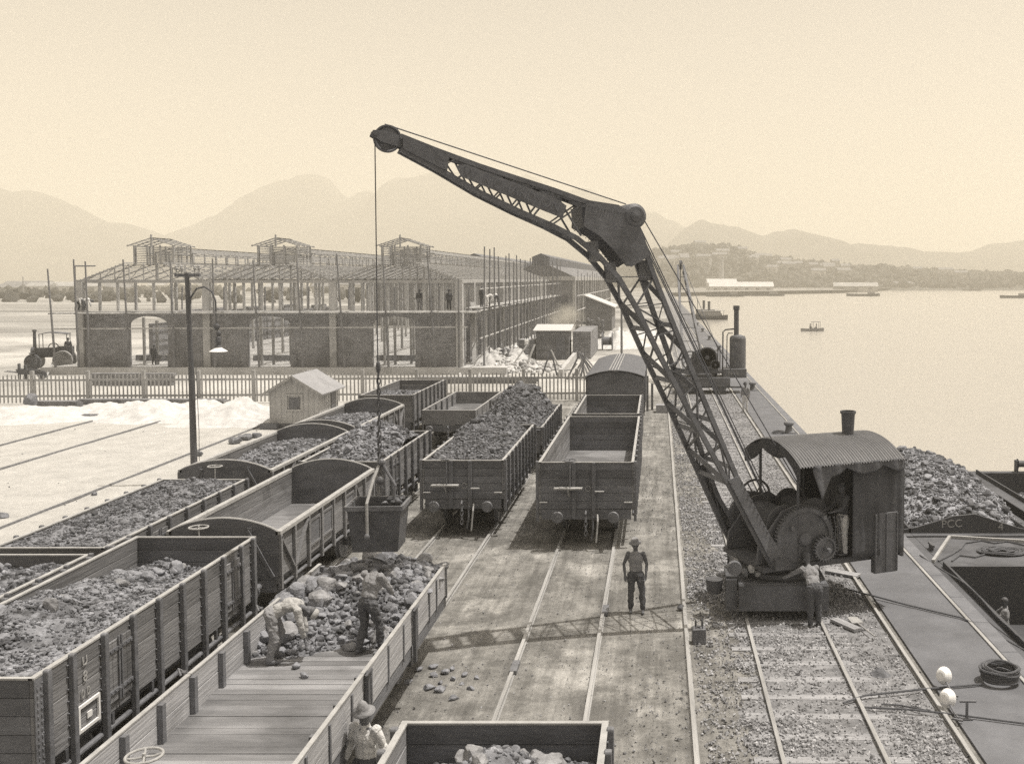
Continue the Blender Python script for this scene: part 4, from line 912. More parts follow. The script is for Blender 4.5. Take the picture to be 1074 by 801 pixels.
gm(205, 432, 3.0, 2.6, .7, 'sand mound behind the lamp post'); gm(250, 440, 3.6, 3.0, 1.1, 'tallest sand mound, just left of the hut'); 
mound('sand_mound', 'bright sand heap beyond the fence behind the crane jib', -4.6, 118, 3.5, 6, 2.0, 'sand', 4)
mound('sand_mound', 'bright sand heap farther off beyond the jib', -2.2, 140, 3, 8, 1.5, 'sand', 9)
rh = mound('rubble_heap', 'heap of broken rubble and boards by the warehouse corner', -13.6, 87.5, 3.6, 4.4, 1.9, 'rubble', 14)
g = np.random.default_rng(91); n_ = 900; A = g.normal(0, .55, n_); B = g.normal(0, .55, n_); Zr = 1.6 * np.exp(-1.9 * (A ** 2 + B ** 2))
V, Fc = rocks_np(np.stack([-13.6 + A * 3.6, 87.5 + B * 4.4, Zr], 1), g.uniform(.06, .34, n_), 92, ICO1, 6); tag(npmesh('rubble', V, Fc, 'rubble'), 'loose rubble strewn over the heap by the warehouse corner', 'rubble', kind='stuff')
for k, (x, y, a1) in enumerate(((-15.5, 83.8, .5), (-12.2, 84.5, -.8), (-11.2, 86, 1.2))):
    tag(MB().bar((x, y, .7), (x + 1.5 * math.cos(a1), y + .5, 2.2), .2, .07).build('loose_board', 'plank'), ['pale board leaning at the left of the rubble heap', 'pale board leaning in the middle of the rubble heap', 'pale board at the right end of the rubble heap'][k], 'board')
# smoke drifting beside the far warehouse
sv = bpy.data.materials.new('steam'); sv.use_nodes = True; t = sv.node_tree; t.nodes.clear(); o_ = t.nodes.new('ShaderNodeOutputMaterial'); v_ = t.nodes.new('ShaderNodeVolumePrincipled')
v_.inputs['Color'].default_value = (1, .96, .85, 1); co = t.nodes.new('ShaderNodeTexCoord'); n = t.nodes.new('ShaderNodeTexNoise'); n.inputs['Scale'].default_value = .5; n.inputs['Detail'].default_value = 3
t.links.new(co.outputs['Object'], n.inputs[0]); gl = t.nodes.new('ShaderNodeVectorMath'); gl.operation = 'LENGTH'; mpx = t.nodes.new('ShaderNodeMapping'); mpx.inputs['Scale'].default_value = (1 / 3.6, 1 / 4, 1 / 3.0)
t.links.new(co.outputs['Object'], mpx.inputs[0]); t.links.new(mpx.outputs[0], gl.inputs[0])
m1 = t.nodes.new('ShaderNodeMath'); m1.operation = 'SUBTRACT'; m1.inputs[0].default_value = 1.25; t.links.new(gl.outputs['Value'], m1.inputs[1])
m2 = t.nodes.new('ShaderNodeMath'); m2.operation = 'MULTIPLY'; t.links.new(m1.outputs[0], m2.inputs[0]); t.links.new(n.outputs[0], m2.inputs[1])
m3 = t.nodes.new('ShaderNodeMath'); m3.operation = 'SUBTRACT'; t.links.new(m2.outputs[0], m3.inputs[0]); m3.inputs[1].default_value = .28
m4 = t.nodes.new('ShaderNodeMath'); m4.operation = 'MULTIPLY'; m4.use_clamp = True; t.links.new(m3.outputs[0], m4.inputs[0]); m4.inputs[1].default_value = .7
t.links.new(m4.outputs[0], v_.inputs['Density']); t.links.new(v_.outputs[0], o_.inputs['Volume'])
so_ = MB().ell((0, 0, 0), (3.6, 4, 3.0), 10).build('smoke', sv); so_.location = (-11.8, 126, 3.0); tag(so_, 'puff of pale smoke drifting behind the white-roofed shed', 'smoke', kind='stuff')
# ================================================================ picket fence
def fence_y(x): return 62.6 + (x + 37) * .05
fe = thing('picket_fence', 'long pale picket fence with square posts crossing the yard', 'fence', (-20, 63.4, 0), math.atan(.05))
M['picket'] = mat('fence_paint', .33, .9, .2, 2, spots=(.7, .8, .55)); pan = 0; x = -26.0
while x < 20.3:
    MB().box2(x - .1, x + .1, -.1, .1, -.1, 2.08).build('post', 'picket', fe)
    if x + 3.4 < 21:
        pk = MB(); q = x + .22
        while q < x + 3.25:
            ln, dz_ = rnd.gauss(0, .012), rnd.uniform(-.05, .03); pk.prism([(q - .045, .08), (q + .045, .08), (q + .045 + ln, 1.78 + dz_), (q + ln, 1.86 + dz_), (q - .045 + ln, 1.78 + dz_)], lambda u, v, w_: (u, w_, v), -.075, -.05); q += .245
        for z in (.5, 1.5): pk.box2(x + .101, x + 3.299, -.049, .03, z - .06, z + .06)
        pk.build('picket_panel', 'picket', fe)
    x += 3.4
# pile of timber lying behind the fence and darker cross rails there
for i, (a, b_, L, lab) in enumerate(((112, 437, 2.2, 'long squared timber lying on the white sand left of the lamp post'), (188, 437, 2.0, 'squared timber lying on the white sand behind the lamp post'))):
    p = at(a, b_); mb = MB().box2(-L, L, -.12, .12, 0, .16).box2(-L + .2, L - .1, -.42, -.16, 0, .14); o = mb.build('timber_baulk', 'wood_dark'); o.location = p; tag(o, lab, 'timber')
for i, (a, b_, r_, lab) in enumerate(((31, 429, .55, 'dark round lump on the sand mound at the left'), (214, 441, .42, 'dark lump on the sand right of the lamp post'), (207, 478, .3, 'dark lump close to the foot of the lamp post'), (4, 543, .2, 'small dark stone at the left edge of the sand'), (246, 465, .35, 'dark lump by the outer wagon row'), (258, 461, .4, 'biggest dark lump by the outer wagon row'), (269, 459, .3, 'dark lump nearest the hut steps'), (99, 519, .15, 'small dark scrap beside the siding rail'))):
    p = at(a, b_); V, Fc = rocks_np(np.zeros((1, 3)), [r_], 900 + i, ICO3); o = npmesh('dark_stone', V, Fc, 'coal'); o.location = p + Vector((0, 0, .25 * r_ + (.35 if i == 0 else 0))); tag(o, lab, 'stone')
for i, (a, b_, L, h) in enumerate(((140, 404, 6, .9), (160, 424, 9, .35), (60, 427, 2.5, .4), (500, 402, 9, .5))):
    p = at(a, b_); mb = MB()
    for q in range(4): mb.box2(-L / 2 + rnd.uniform(-.2, .2), L / 2 + rnd.uniform(-.2, .2), -.3, .3, q * h / 4 + .01, (q + 1) * h / 4)
    o = mb.build('plank_stack', 'wood'); o.location = p; tag(o, ['stack of planks beyond the fence left of the lamp post', 'long low plank pile against the fence by the sand mounds', 'short plank pile by the left stretch of fence', 'long plank pile beyond the fence right of the dangling chain'][i], 'planks')
# ================================================================ hut
hut = thing('hut', 'small pale boarded hut with gabled roof beside the wagons', 'hut', (-19.05, 52.2, 0))
W_, D_ = 1.28, 3.2; M['hutwall'] = mat('hut_boards', .46, .9, .14, 2, .3, 8, spots=(.7, .82, .55)); M['felt'] = mat('roof_felt', .28, .95, .12, 2, .2, 8, spots=(.6, .85, .55))
mb = MB()
for q in range(9):
    x0 = -W_ + q * 2 * W_ / 9; xc_ = x0 + W_ / 9; h_ = 1.95 + .78 * (1 - abs(xc_) / W_)
    mb.prism([(x0 + .005, .25), (x0 + 2 * W_ / 9 - .005, .25), (x0 + 2 * W_ / 9 - .005, 1.93 + .78 * (1 - abs(x0 + 2 * W_ / 9) / W_)), (x0 + .005, 1.93 + .78 * (1 - abs(x0) / W_))], lambda u, v, q_: (u, q_, v), 0, .06)
    mb.box2(x0 - .02, x0 + .02, -.025, -.001, .25, 1.9 + .75 * (1 - abs(x0) / W_))
mb.build('front_wall', 'hutwall', hut)
MB().box2(-W_ + .01, W_ - .01, D_ - .06, D_, .25, 1.93).build('back_wall', 'hutwall', hut)
for s in (-1, 1):
    mb = MB().box2(*sorted((s * W_, s * (W_ - .06))), .062, D_ - .062, .25, 1.93)
    for q in range(11): mb.box2(*sorted((s * (W_ + .001), s * (W_ + .025))), .05 + q * .3 - .02, .05 + q * .3 + .02, .25, 1.92)
    mb.build('side_wall', 'hutwall', hut)
    rp = MB().prism([(s * -.01, 2.76), (s * (W_ + .32), 1.78), (s * (W_ + .32), 1.84), (s * -.01, 2.83)], lambda u, v, q_: (u, q_, v), -.38, D_ + .3); rp.build('roof_slope', 'felt', hut)
bg_ = MB(); 
for s in (-1, 1): bg_.bar((0, -.40, 2.74), (s * (W_ + .32), -.40, 1.76), .03, .13, (0, 0, 1))
bg_.build('barge_board', 'cap', hut)
wf = MB().box2(-.45, .45, -.06, -.027, .92, 1.0).box2(-.45, .45, -.06, -.027, 1.72, 1.8).box2(-.45, -.37, -.06, -.027, 1.001, 1.719).box2(.37, .45, -.06, -.027, 1.001, 1.719).box2(-.22, .22, -.05, -.027, 1.65, 1.7).build('window', 'hutwall', hut)
MB().box2(-.28, .28, -.05, -.03, 1.02, 1.64).build('window_pane', 'iron2', wf)
MB().box2(W_ + .026, W_ + .05, 1.9, 2.6, .3, 1.75).build('door', 'wood', hut); MB().box2(-W_ - .1, W_ + .1, -.1, D_ + .1, -.02, .24).build('base', 'wood_dark', hut)
MB().box2(-W_ - .35, -W_ + .5, -.55, -.12, 0, .3).build('step', 'wood_dark', hut)
tag(MB().box2(-17.4, -14.4, 53.8, 55.8, 0, .9).build('goods_box', 'plank'), 'pale flat-topped box beside the hut at the wagon row', 'box')
# ================================================================ lamp post
lp_ = thing('lamp_post', 'tall dark lamp post with swan-neck lamp and a telegraph crossarm', 'lamp post', (-17.75, 38, 0))
MB().path([(0, 0, 0), (-.02, 0, 4), (-.1, 0, 8.05)], [.13, .11, .08], 10).build('pole', 'iron', lp_)
ca = MB().box2(-.55, .4, -.06, .06, 7.9, 8.02).build('crossarm', 'wood_dark', lp_)
for x in (-.5, -.3, .2, .37): MB().lathe([(.02, 0), (.02, .14), (.05, .14), (.06, .2), (.045, .24), (.05, .28), (.001, .32)], (x, 0, 8.02), n=10).build('insulator', 'cap', ca)
MB().path([(-.05, 0, 6.55), (.02, 0, 7.1), (.25, 0, 7.45), (.55, 0, 7.52), (.82, 0, 7.35), (.96, 0, 7.0), (.97, 0, 6.6)], .035, 8).build('swan_neck', 'iron', lp_)
MB().path([(.97, 0, 6.6), (.98, 0, 5.9)], .02).ell((.98, 0, 6.0), (.12, .08, .14), 6).ell((1.05, 0, 5.75), (.1, .08, .12), 6).build('pulley', 'iron', lp_)
MB().lathe([(.07, .55), (.1, .5), (.12, .35), (.09, .2), (.13, .12)], (1.03, 0, 5.1), n=14).build('lamp_body', 'iron', lp_)
MB().lathe([(.10, .22), (.14, .17), (.32, .06), (.33, .04), (.12, .14)], (1.03, 0, 5.02), n=20).build('lamp_shade', 'white', lp_)
MB().path([(.16, 0, 4.5), (.22, 0, 2.0), (.2, 0, .8)], .012, 5).build('lowering_line', 'rope', lp_)
# ================================================================ people
M['cloth_tan'] = mat('tan_cloth', .36, .95, .12, 6, .6, 14)
def person(label, loc, rz, J, shirt='cloth_pale', trousers='cloth_dark', skin='skin', hat=None, vox=.011, feet='cloth_dark', sleeves=True, hatm='cloth_dark', rope_belt=False, look=None, name='person', fingers=True, curl=.6):
    """J: joint positions in the figure's own frame (x right, y forward, z up)"""
    r = thing(name, label, 'person', loc, rz)
    J = {k: Vector(v) for k, v in J.items()}
    def blend(o, size, smooth_it=3, fold=0):
        m = o.modifiers.new('rm', 'REMESH'); m.mode = 'VOXEL'; m.voxel_size = size; m.use_smooth_shade = True
        if fold:                                   # creases in the cloth
            tx = bpy.data.textures.get('creases') or bpy.data.textures.new('creases', 'CLOUDS'); tx.noise_scale = .11; tx.noise_depth = 2; tx.noise_type = 'HARD_NOISE'
            dsp = o.modifiers.new('d', 'DISPLACE'); dsp.texture = tx; dsp.strength = fold; dsp.mid_level = .35
        s = o.modifiers.new('sm', 'SMOOTH'); s.iterations = smooth_it; s.factor = .5
        dg = bpy.context.evaluated_depsgraph_get(); dg.update(); me = bpy.data.meshes.new_from_object(o.evaluated_get(dg))
        mt = o.data.materials[0]; o.modifiers.clear(); o.data = me; me.materials.clear(); me.materials.append(mt); return o
    def limb(mb, pts, rs, n=12):
        mb.path(pts, rs, n)
        for p, q in zip(pts, rs): mb.ell(p, (q, q, q), 7)
    hd = J['head']; up = (hd - J['neck']).normalized(); fw = Vector(look) if look else Vector((0, 1, 0)); fw = (fw - up * fw.dot(up)).normalized(); rt = fw.cross(up)
    HM = Matrix((rt, fw, up)).transposed()
    b = MB()
    ch, pe, ne = J['chest'], J['pelvis'], J['neck']; sp = (ne - pe).normalized(); side = (J['shR'] - J['shL']).normalized(); fr = sp.cross(side) * -1
    TM = Matrix((side, sp.cross(side), sp)).transposed()
    b.ell(pe, (.155, .105, .12), 9, TM); b.ell(pe.lerp(ch, .5), (.135, .09, .16), 9, TM); b.ell(ch, (.165, .105, .17), 10, TM); b.ell(ch.lerp(ne, .55), (.15, .08, .08), 8, TM)
    limb(b, [ne - sp * .04, ne + up * .03, hd - up * .05], [.062, .052, .055])
    b.ell(hd, (.073, .092, .108), 12, HM); b.ell(hd + fw * .025 - up * .06, (.052, .062, .055), 8, HM)
    b.ell(hd + fw * .098 - up * .02, (.012, .018, .024), 6, HM)                     # nose
    b.ell(hd + fw * .082 - up * .062, (.026, .013, .009), 6, HM); b.ell(hd + fw * .086 + up * .018, (.045, .012, .008), 6, HM)   # lips, brow
    b.ell(hd + fw * .075 - up * .095, (.022, .018, .016), 6, HM)
    for s in (-1, 1): b.ell(hd + rt * s * .075 - up * .01, (.012, .02, .032), 6, HM)
    for s, c in ((-1, 'L'), (1, 'R')):
        sh, el, wr = J['sh' + c], J['el' + c], J['wr' + c]; limb(b, [sh, sh.lerp(el, .4), el, el.lerp(wr, .35), wr], [.058, .05, .038, .04, .026])
        hp, kn, an = J['hip' + c], J['kn' + c], J['an' + c]; limb(b, [hp, hp.lerp(kn, .4), kn, kn.lerp(an, .35), an], [.09, .08, .055, .056, .036])
        to = J.get('to' + c, an + Vector((0, .16, -.04))); limb(b, [an + Vector((0, -.03, -.035)), an.lerp(to, .5) + Vector((0, 0, -.02)), to], [.036, .04, .028])
        # hand: palm, four fingers of different length, thumb
        d = (J.get('ha' + c, wr + (wr - el).normalized() * .1) - wr).normalized(); w_ = d.cross(Vector((0, 1, .2))); w_ = w_.normalized() if w_.length > .1 else Vector((1, 0, 0)); nn = d.cross(w_).normalized(); w_ = w_ * (1 if w_.y * 0 + w_.x * s >= 0 else -1)
        PMx = Matrix((w_, nn, d)).transposed(); b.ell(wr + d * .05, (.04, .016, .052), 7, PMx)
        cd = nn * curl * (1 if nn.y > 0 else -1)
        if fingers:
            for q, L in enumerate((.07, .08, .075, .058)):
                p0 = wr + d * .085 + w_ * (-.028 + .0187 * q); p1 = p0 + (d + cd * .5).normalized() * L * .5; p2 = p1 + (d + cd * 1.4).normalized() * L * .5; b.path([wr + d * .05 + w_ * (-.02 + .013 * q), p0, p1, p2], [.011, .0105, .0095, .0075], 7)
            p0 = wr + d * .03 - w_ * .03; b.path([wr + d * .02, p0, p0 + (d - w_ * .9).normalized() * .035, p0 + (d * 1.3 - w_ * .4).normalized() * .065], [.014, .014, .012, .009], 7)
    blend(b.build('body', skin, None), vox if vox < .012 else vox, 2).parent = r
    t = MB()
    t.ell(pe, (.17, .125, .13), 9, TM)
    t.ell(pe + sp * .07, (.15, .115, .08), 8, TM)
    for c in 'LR':
        hp, kn, an = J['hip' + c], J['kn' + c], J['an' + c]
        limb(t, [hp, hp.lerp(kn, .5), kn, kn.lerp(an, .5), an + (kn - an).normalized() * .03], [.108, .093, .076, .073, .062])
        m_ = kn.lerp(an, .12); t.ell(m_ + Vector((.0, .0, 0)), (.082, .082, .04), 7); t.ell(kn.lerp(an, .8), (.07, .072, .03), 7)
    blend(t.build('trousers', trousers), vox * 1.1, 1, .045).parent = r
    if shirt:
        t = MB(); t.ell(pe + sp * .1, (.165, .12, .1), 9, TM); t.ell(pe.lerp(ch, .5), (.16, .112, .17), 9, TM); t.ell(ch, (.185, .125, .18), 10, TM); t.ell(ch.lerp(ne, .5), (.17, .095, .085), 8, TM)
        t.path([ne - sp * .06, ne + up * .005], [.085, .066], 12)
        for c in 'LR':
            sh, el, wr = J['sh' + c], J['el' + c], J['wr' + c]
            if sleeves == 'short': limb(t, [sh, sh.lerp(el, .55)], [.074, .064])
            elif sleeves:
                limb(t, [sh, sh.lerp(el, .5), el, el.lerp(wr, .5), el.lerp(wr, .78)], [.075, .066, .056, .053, .046]); t.ell(el, (.06, .06, .04), 7)
            else: t.ell(sh, (.06, .06, .06), 7)
        blend(t.build('shirt', shirt), vox * 1.1, 1, .04).parent = r
    for s in (-1, 1): MB().ell(hd + rt * s * .03 + fw * .086 + up * .002, (.011, .006, .006), 6, HM).build('eye', 'iron', r)
    MB().ell(hd + up * .03 - fw * .012, (.079, .095, .088), 10, HM).build('hair', 'iron', r, smooth=True)
    if hat:
        T4 = lambda m3, p: m3
        prof = {'felt': [(.14, .0), (.145, .004), (.095, .018), (.09, .05), (.084, .1), (.06, .125), (.03, .12), (.001, .112)],
                'cone': [(.165, -.005), (.17, .002), (.098, .02), (.09, .06), (.06, .13), (.03, .165), (.001, .175)],
                'cap': [(.098, .0), (.1, .03), (.09, .075), (.05, .1), (.001, .105)]}[hat]
        MB().lathe(prof, hd + up * .055, 'z', 20, HM).build('hat', hatm, r, smooth=True)
    return r
def stand(**k):
    J = dict(pelvis=(0, 0, .92), chest=(0, 0, 1.25), neck=(0, -.01, 1.46), head=(0, .02, 1.60), shL=(-.185, 0, 1.40), shR=(.185, 0, 1.40), elL=(-.25, -.03, 1.12), elR=(.25, -.03, 1.12),
             wrL=(-.25, .05, .88), wrR=(.25, .05, .88), hipL=(-.095, 0, .88), hipR=(.095, 0, .88), knL=(-.11, .02, .48), knR=(.11, .02, .48), anL=(-.12, 0, .09), anR=(.12, 0, .09)); J.update(k); return J
Y1 = Vector((0, 1, 0))
# standing man in the middle of the yard (faces the camera)
person('man in a felt hat standing alone between the rails, hands at his hips', (-.52, 23.15, 0), PI, stand(shL=(-.175, 0, 1.39), shR=(.175, 0, 1.39), elL=(-.26, -.05, 1.13), wrL=(-.24, .05, .9), haL=(-.22, .08, .8), elR=(.28, -.05, 1.13), wrR=(.25, .05, .9), haR=(.24, .07, .8), anL=(-.17, .07, .09), knL=(-.15, .04, .48), head=(.01, .02, 1.60)),
       'cloth_mid', 'cloth_dark', 'skin', 'felt', vox=.011, sleeves=False, hatm='cloth_mid')
# foreground man in pale shirt and cone hat
person('man in a pale shirt and pointed hat beside the flat wagon', (-4.19, 14.0, 0), PI - .3, stand(elR=(.24, -.02, 1.14), wrR=(.27, .1, .92), elL=(-.27, -.05, 1.14), wrL=(-.3, .06, .9), haL=(-.31, .08, .8)),
       'cloth_pale', 'cloth_dark', 'skin', 'cone', vox=.009, hatm='cloth_mid')
pb = MB().lathe([(.10, 0), (.13, .26), (.135, .265), (.125, .26), (.095, .02), (.001, .02)], n=18).build('pail', 'iron'); pb.location = (-3.84, 13.9, .50); tag(pb, 'dark pail held at the side of the man in the pointed hat', 'pail')
MB().path([(.13 * math.cos(a), 0, .26 + .2 * math.sin(a)) for a in np.linspace(0, PI, 11)], .006, 6).build('handle', 'iron2', pb)
# worker stooping on the flat wagon
st_p = dict(pelvis=(0, -.05, .86), chest=(0, .27, .98), neck=(0, .45, .93), head=(0, .58, .84), shL=(-.18, .40, .93), shR=(.18, .40, .93), elL=(-.2, .46, .64), elR=(.2, .46, .64), wrL=(-.13, .5, .4), wrR=(.13, .5, .4), haL=(-.1, .52, .3), haR=(.1, .52, .3),
            hipL=(-.095, -.05, .84), hipR=(.095, -.05, .84), knL=(-.15, .08, .46), knR=(.15, .02, .46), anL=(-.16, -.04, .09), anR=(.16, -.08, .09))
person('worker bent double in a light shirt on the flat wagon', (-6.62, 17.0, 1.2), -1.35, stand(**st_p), 'cloth_tan', 'cloth_mid', 'skin', 'cap', vox=.010, look=(0, .5, -.85), hatm='cloth_tan')
person('upright worker in dark clothes and felt hat on the flat wagon', (-5.12, 17.4, 1.2), -.45, stand(chest=(0, .1, 1.22), neck=(0, .18, 1.41), head=(0, .27, 1.53), shL=(-.18, .13, 1.36), shR=(.18, .13, 1.36), elL=(-.2, .32, 1.15), elR=(.22, .3, 1.12), wrL=(-.1, .5, 1.05), wrR=(.15, .48, .95), anL=(-.14, -.1, .09), knL=(-.12, .04, .48), anR=(.15, .14, .09), knR=(.13, .14, .5)),
       'cloth_mid', 'cloth_dark', 'skin', 'felt', vox=.010, look=(0, .9, -.4), hatm='cloth_dark')
# ================================================================ steam crane
CX, CY, CA = 2.86, 23.5, R(203)
RZ = Matrix.Rotation(CA, 3, 'Z')
def up_(mb, m=RZ): mb.v = [tuple(m @ Vector(p)) for p in mb.v]; return mb
crane = thing('steam_crane', 'dark steam crane with lattice jib and canopied cab standing on rails at the quay', 'crane', (CX, CY, 0))
# truck (square to the rails)
tk = MB().box2(-1.02, 1.02, -1.08, 2.6, .60, .88); tk.build('truck_deck', 'jib', crane, bev=.01)
ck = MB().box2(-.98, 1.0, -1.06, 2.5, .881, .895)
for i in range(24):
    for j in range(20): ck.box((-.93 + j * .1, -1.0 + i * .08, .897), (.05, .016, .008), Matrix.Rotation(.78 if (i + j) % 2 else -.78, 3, 'Z'))
ck.build('checker_plate', 'iron2', crane)
MB().box2(-1.02, 1.02, -1.12, -1.081, .28, .86).build('headstock', 'jib', crane); MB().box2(-1.02, 1.02, 2.62, 2.7, .28, .86).build('headstock', 'jib', crane)
for s in (-1, 1): MB().box2(*sorted((s * .98, s * .90)), -1.0, 2.5, .34, .595).build('side_frame', 'jib', crane)
for y in (-.35, .75, 1.9):
    MB().tube((-.95, y, .42), (.95, y, .42), .05).build('axle', 'iron', crane)
    for s in (-1, 1): MB().lathe([(.1, -.07), (.33, -.06), (.385, -.05), (.39, .03), (.43, .045), (.43, .065), (.1, .07)], (s * .835, y, .48), 'x', 22).build('wheel', 'iron2', crane)
MB().box2(-1.30, -1.05, -.95, -.55, .25, .95).build('outrigger_box', 'jib', crane)
MB().box2(-1.3, -1.04, -.9, -.1, .951, 1.02).build('outrigger_beam', 'iron', crane)
MB().lathe([(.16, 0), (.2, .3), (.2, .32), (.17, .31)], (-1.55, -.6, .55), n=14).build('hook_bucket', 'iron', crane)
MB().lathe([(.16, -.12), (.17, 0), (.13, .02), (.13, -.1)], (-1.12, -1.0, 1.25), 'y', 16).lathe([(.11, -.1), (.11, -.08)], (-1.12, -1.0, 1.25), 'y', 16).build('lamp', 'iron2', crane)
for i in range(4): MB().lathe([(.05, -.15), (.08, -.1), (.08, .1), (.05, .15)], (-.85 + .14 * i, -.75 - .05 * (i % 2), 1.06 + .1 * (i % 2)), 'y', 10).build('oil_can', ['iron2', 'cap', 'cap', 'iron2'][i], crane)
# slewing superstructure
MB().lathe([(.95, .90), (.98, .95), (.98, 1.05), (.85, 1.1), (.85, 1.2)], n=30).build('turntable', 'iron', crane)
up_(MB().box2(-2.45, .95, -1.0, 1.0, 1.2, 1.32)).build('platform', 'iron', crane)
for s in (-1, 1):
    up_(MB().prism([(-1.15, 1.33), (1.0, 1.33), (.95, 1.75), (.35, 2.5), (-.15, 2.65), (-.9, 2.1)], lambda u, v, q: (u, q, v), s * .74 - .035, s * .74 + .035)).build('cheek_frame', 'jib', crane, bev=.008)
gw = MB(); c_ = Vector((-.15, .93, 1.9))
def gear(mb, c, r_, w_, teeth):
    mb.lathe([(r_ * .86, -w_), (r_, -w_), (r_, w_), (r_ * .86, w_), (r_ * .86, -w_)], c, 'y', max(24, teeth)); mb.lathe([(r_ * .16, -w_ * 1.6), (r_ * .22, -w_), (r_ * .22, w_), (r_ * .16, w_ * 1.8), (.001, w_ * 1.8)], c, 'y', 14)
    mb.lathe([(r_ * .2, -.012), (r_ * .88, -.012), (r_ * .88, .012), (r_ * .2, .012)], c, 'y', 30)
    for k in range(teeth):
        a = 2 * PI * k / teeth; mb.box(Vector(c) + Vector((math.cos(a) * (r_ + .012), 0, math.sin(a) * (r_ + .012))), (.05, w_ * 2, .028), Matrix.Rotation(-a, 3, 'Y'))
gear(gw, (-.15, .93, 1.85), .74, .055, 60); up_(gw).build('gear_wheel', 'jib', crane)
gw = MB(); gear(gw, (-.62, 1.06, 1.62), .27, .06, 24); up_(gw).build('pinion', 'iron2', crane)
gw = MB(); gear(gw, (.25, -.95, 2.0), .6, .05, 46); up_(gw).build('gear_wheel', 'jib', crane)
for nm, s0, z0, rr in (('hoist_drum', .2, 2.15, .34), ('derrick_drum', -.6, 2.35, .24)):
    dm = MB().lathe([(rr + .12, -.62), (rr + .12, -.58), (rr, -.57), (rr, .57), (rr + .12, .58), (rr + .12, .62)], (s0, 0, z0), 'y', 24)
    for k in range(26): dm.lathe([(rr, -.5 + k * .04 - .015), (rr + .016, -.5 + k * .04), (rr, -.5 + k * .04 + .015)], (s0, 0, z0), 'y', 16)
    up_(dm).build(nm, 'iron', crane)
up_(MB().tube((-.6, -1.0, 2.35), (-.6, 1.1, 2.35), .05).tube((.2, -1.0, 2.15), (.2, 1.0, 2.15), .05).tube((-.62, .7, 1.62), (-.62, 1.2, 1.62), .05)).build('shaft', 'iron2', crane) if False else None
for s0, z0, a, b_ in ((-.6, 2.35, -1.0, 1.1), (.2, 2.15, -1.0, 1.0), (-.62, 1.62, .7, 1.3)): up_(MB().tube((s0, a, z0), (s0, b_, z0), .05)).build('shaft', 'iron2', crane)
for l in (-.85, .5):
    e = MB().lathe([(.13, -.25), (.15, -.22), (.15, .22), (.13, .25)], (-1.05, l, 1.65), 'x', 16).tube((-.8, l, 1.65), (-.25, l, 1.75), .03); up_(e).build('steam_cylinder', 'iron2', crane)
for k in range(5): up_(MB().path([(-.95 - .08 * k, .78 + .03 * k, 1.33), (-.98 - .08 * k, .8 + .03 * k, 2.0), (-.9 - .1 * k, .82 + .03 * k, 2.25)], .016).ell((-.9 - .1 * k, .82 + .03 * k, 2.27), (.03, .03, .03), 5)).build('lever', 'iron2', crane)
fw_ = MB().path([(.05 + .42 * math.cos(a), -1.08, 2.45 + .42 * math.sin(a)) for a in np.linspace(0, 2 * PI, 29)[:-1]], .03, 6, loop=True)
for k in range(6): fw_.tube((.05, -1.08, 2.45), (.05 + .42 * math.cos(k * PI / 3), -1.08, 2.45 + .42 * math.sin(k * PI / 3)), .018, n=6)
up_(fw_).build('flywheel', 'iron', crane)
# boiler, chimney, tank, cab
up_(MB().lathe([(.58, 1.33), (.58, 3.3), (.5, 3.42), (.16, 3.52)], (-1.9, -.05, 0), n=26)).build('boiler', 'iron', crane, smooth=False)
up_(MB().lathe([(.15, 3.5), (.135, 4.0), (.165, 4.55), (.19, 4.56), (.19, 4.62), (.16, 4.62), (.12, 4.1)], (-1.86, .1, 0), n=20)).build('chimney', 'iron', crane)
up_(MB().box2(-2.65, -2.46, -1.05, 1.05, 1.0, 2.15)).build('water_tank', 'iron', crane, bev=.02)
tb = MB().box2(-2.50, -1.86, 1.10, 1.26, .93, 2.35)
for q in (-2.48, -2.18, -1.88): tb.box2(q - .02, q + .02, 1.261, 1.285, .95, 2.33)
for q in range(9): tb.box((-2.46, 1.27, 1.05 + q * .15), (.03, .03, .03)); tb.box((-1.9, 1.27, 1.05 + q * .15), (.03, .03, .03))
up_(tb).build('coal_bunker', 'jib', crane, bev=.01)
up_(MB().box2(-2.72, -2.66, -1.2, 1.2, 1.25, 3.58)).build('rear_wall', 'iron', crane)
for x, l, h_, r_ in ((.02, -.85, 3.9, .035), (.02, .92, 3.75, .035), (-1.4, 1.16, 3.65, .03), (-2.6, 1.22, 3.6, .035), (-2.6, -1.22, 3.6, .035), (-1.4, -1.16, 3.65, .03)): up_(MB().tube((x, l, 1.3), (x, l, h_ - .06), r_)).build('cab_post', 'iron', crane)
def wavy(u): return .018 * math.sin(u * 2 * PI / .076)
na, nl = 26, 280; V = []; Fq = []; s0, s1 = .22, -2.62
for thick in (0, 1):
    for i in range(nl + 1):
        s_ = s0 + (s1 - s0) * i / nl
        for j in range(na + 1):
            l = -1.36 + 2.72 * j / na; z = 3.60 + .46 * (1 - (l / 1.36) ** 2) + wavy(s_) - .012 * thick
            V.append((s_, l, z))
nn_ = (nl + 1) * (na + 1)
for t_ in (0, 1):
    for i in range(nl):
        for j in range(na):
            a = t_ * nn_ + i * (na + 1) + j; Fq.append((a, a + 1, a + na + 2, a + na + 1) if t_ else (a, a + na + 1, a + na + 2, a + 1))
V = [tuple(RZ @ Vector(p)) for p in V]
o = npmesh('roof', np.array(V), np.array(Fq), 'corr'); o.parent = crane
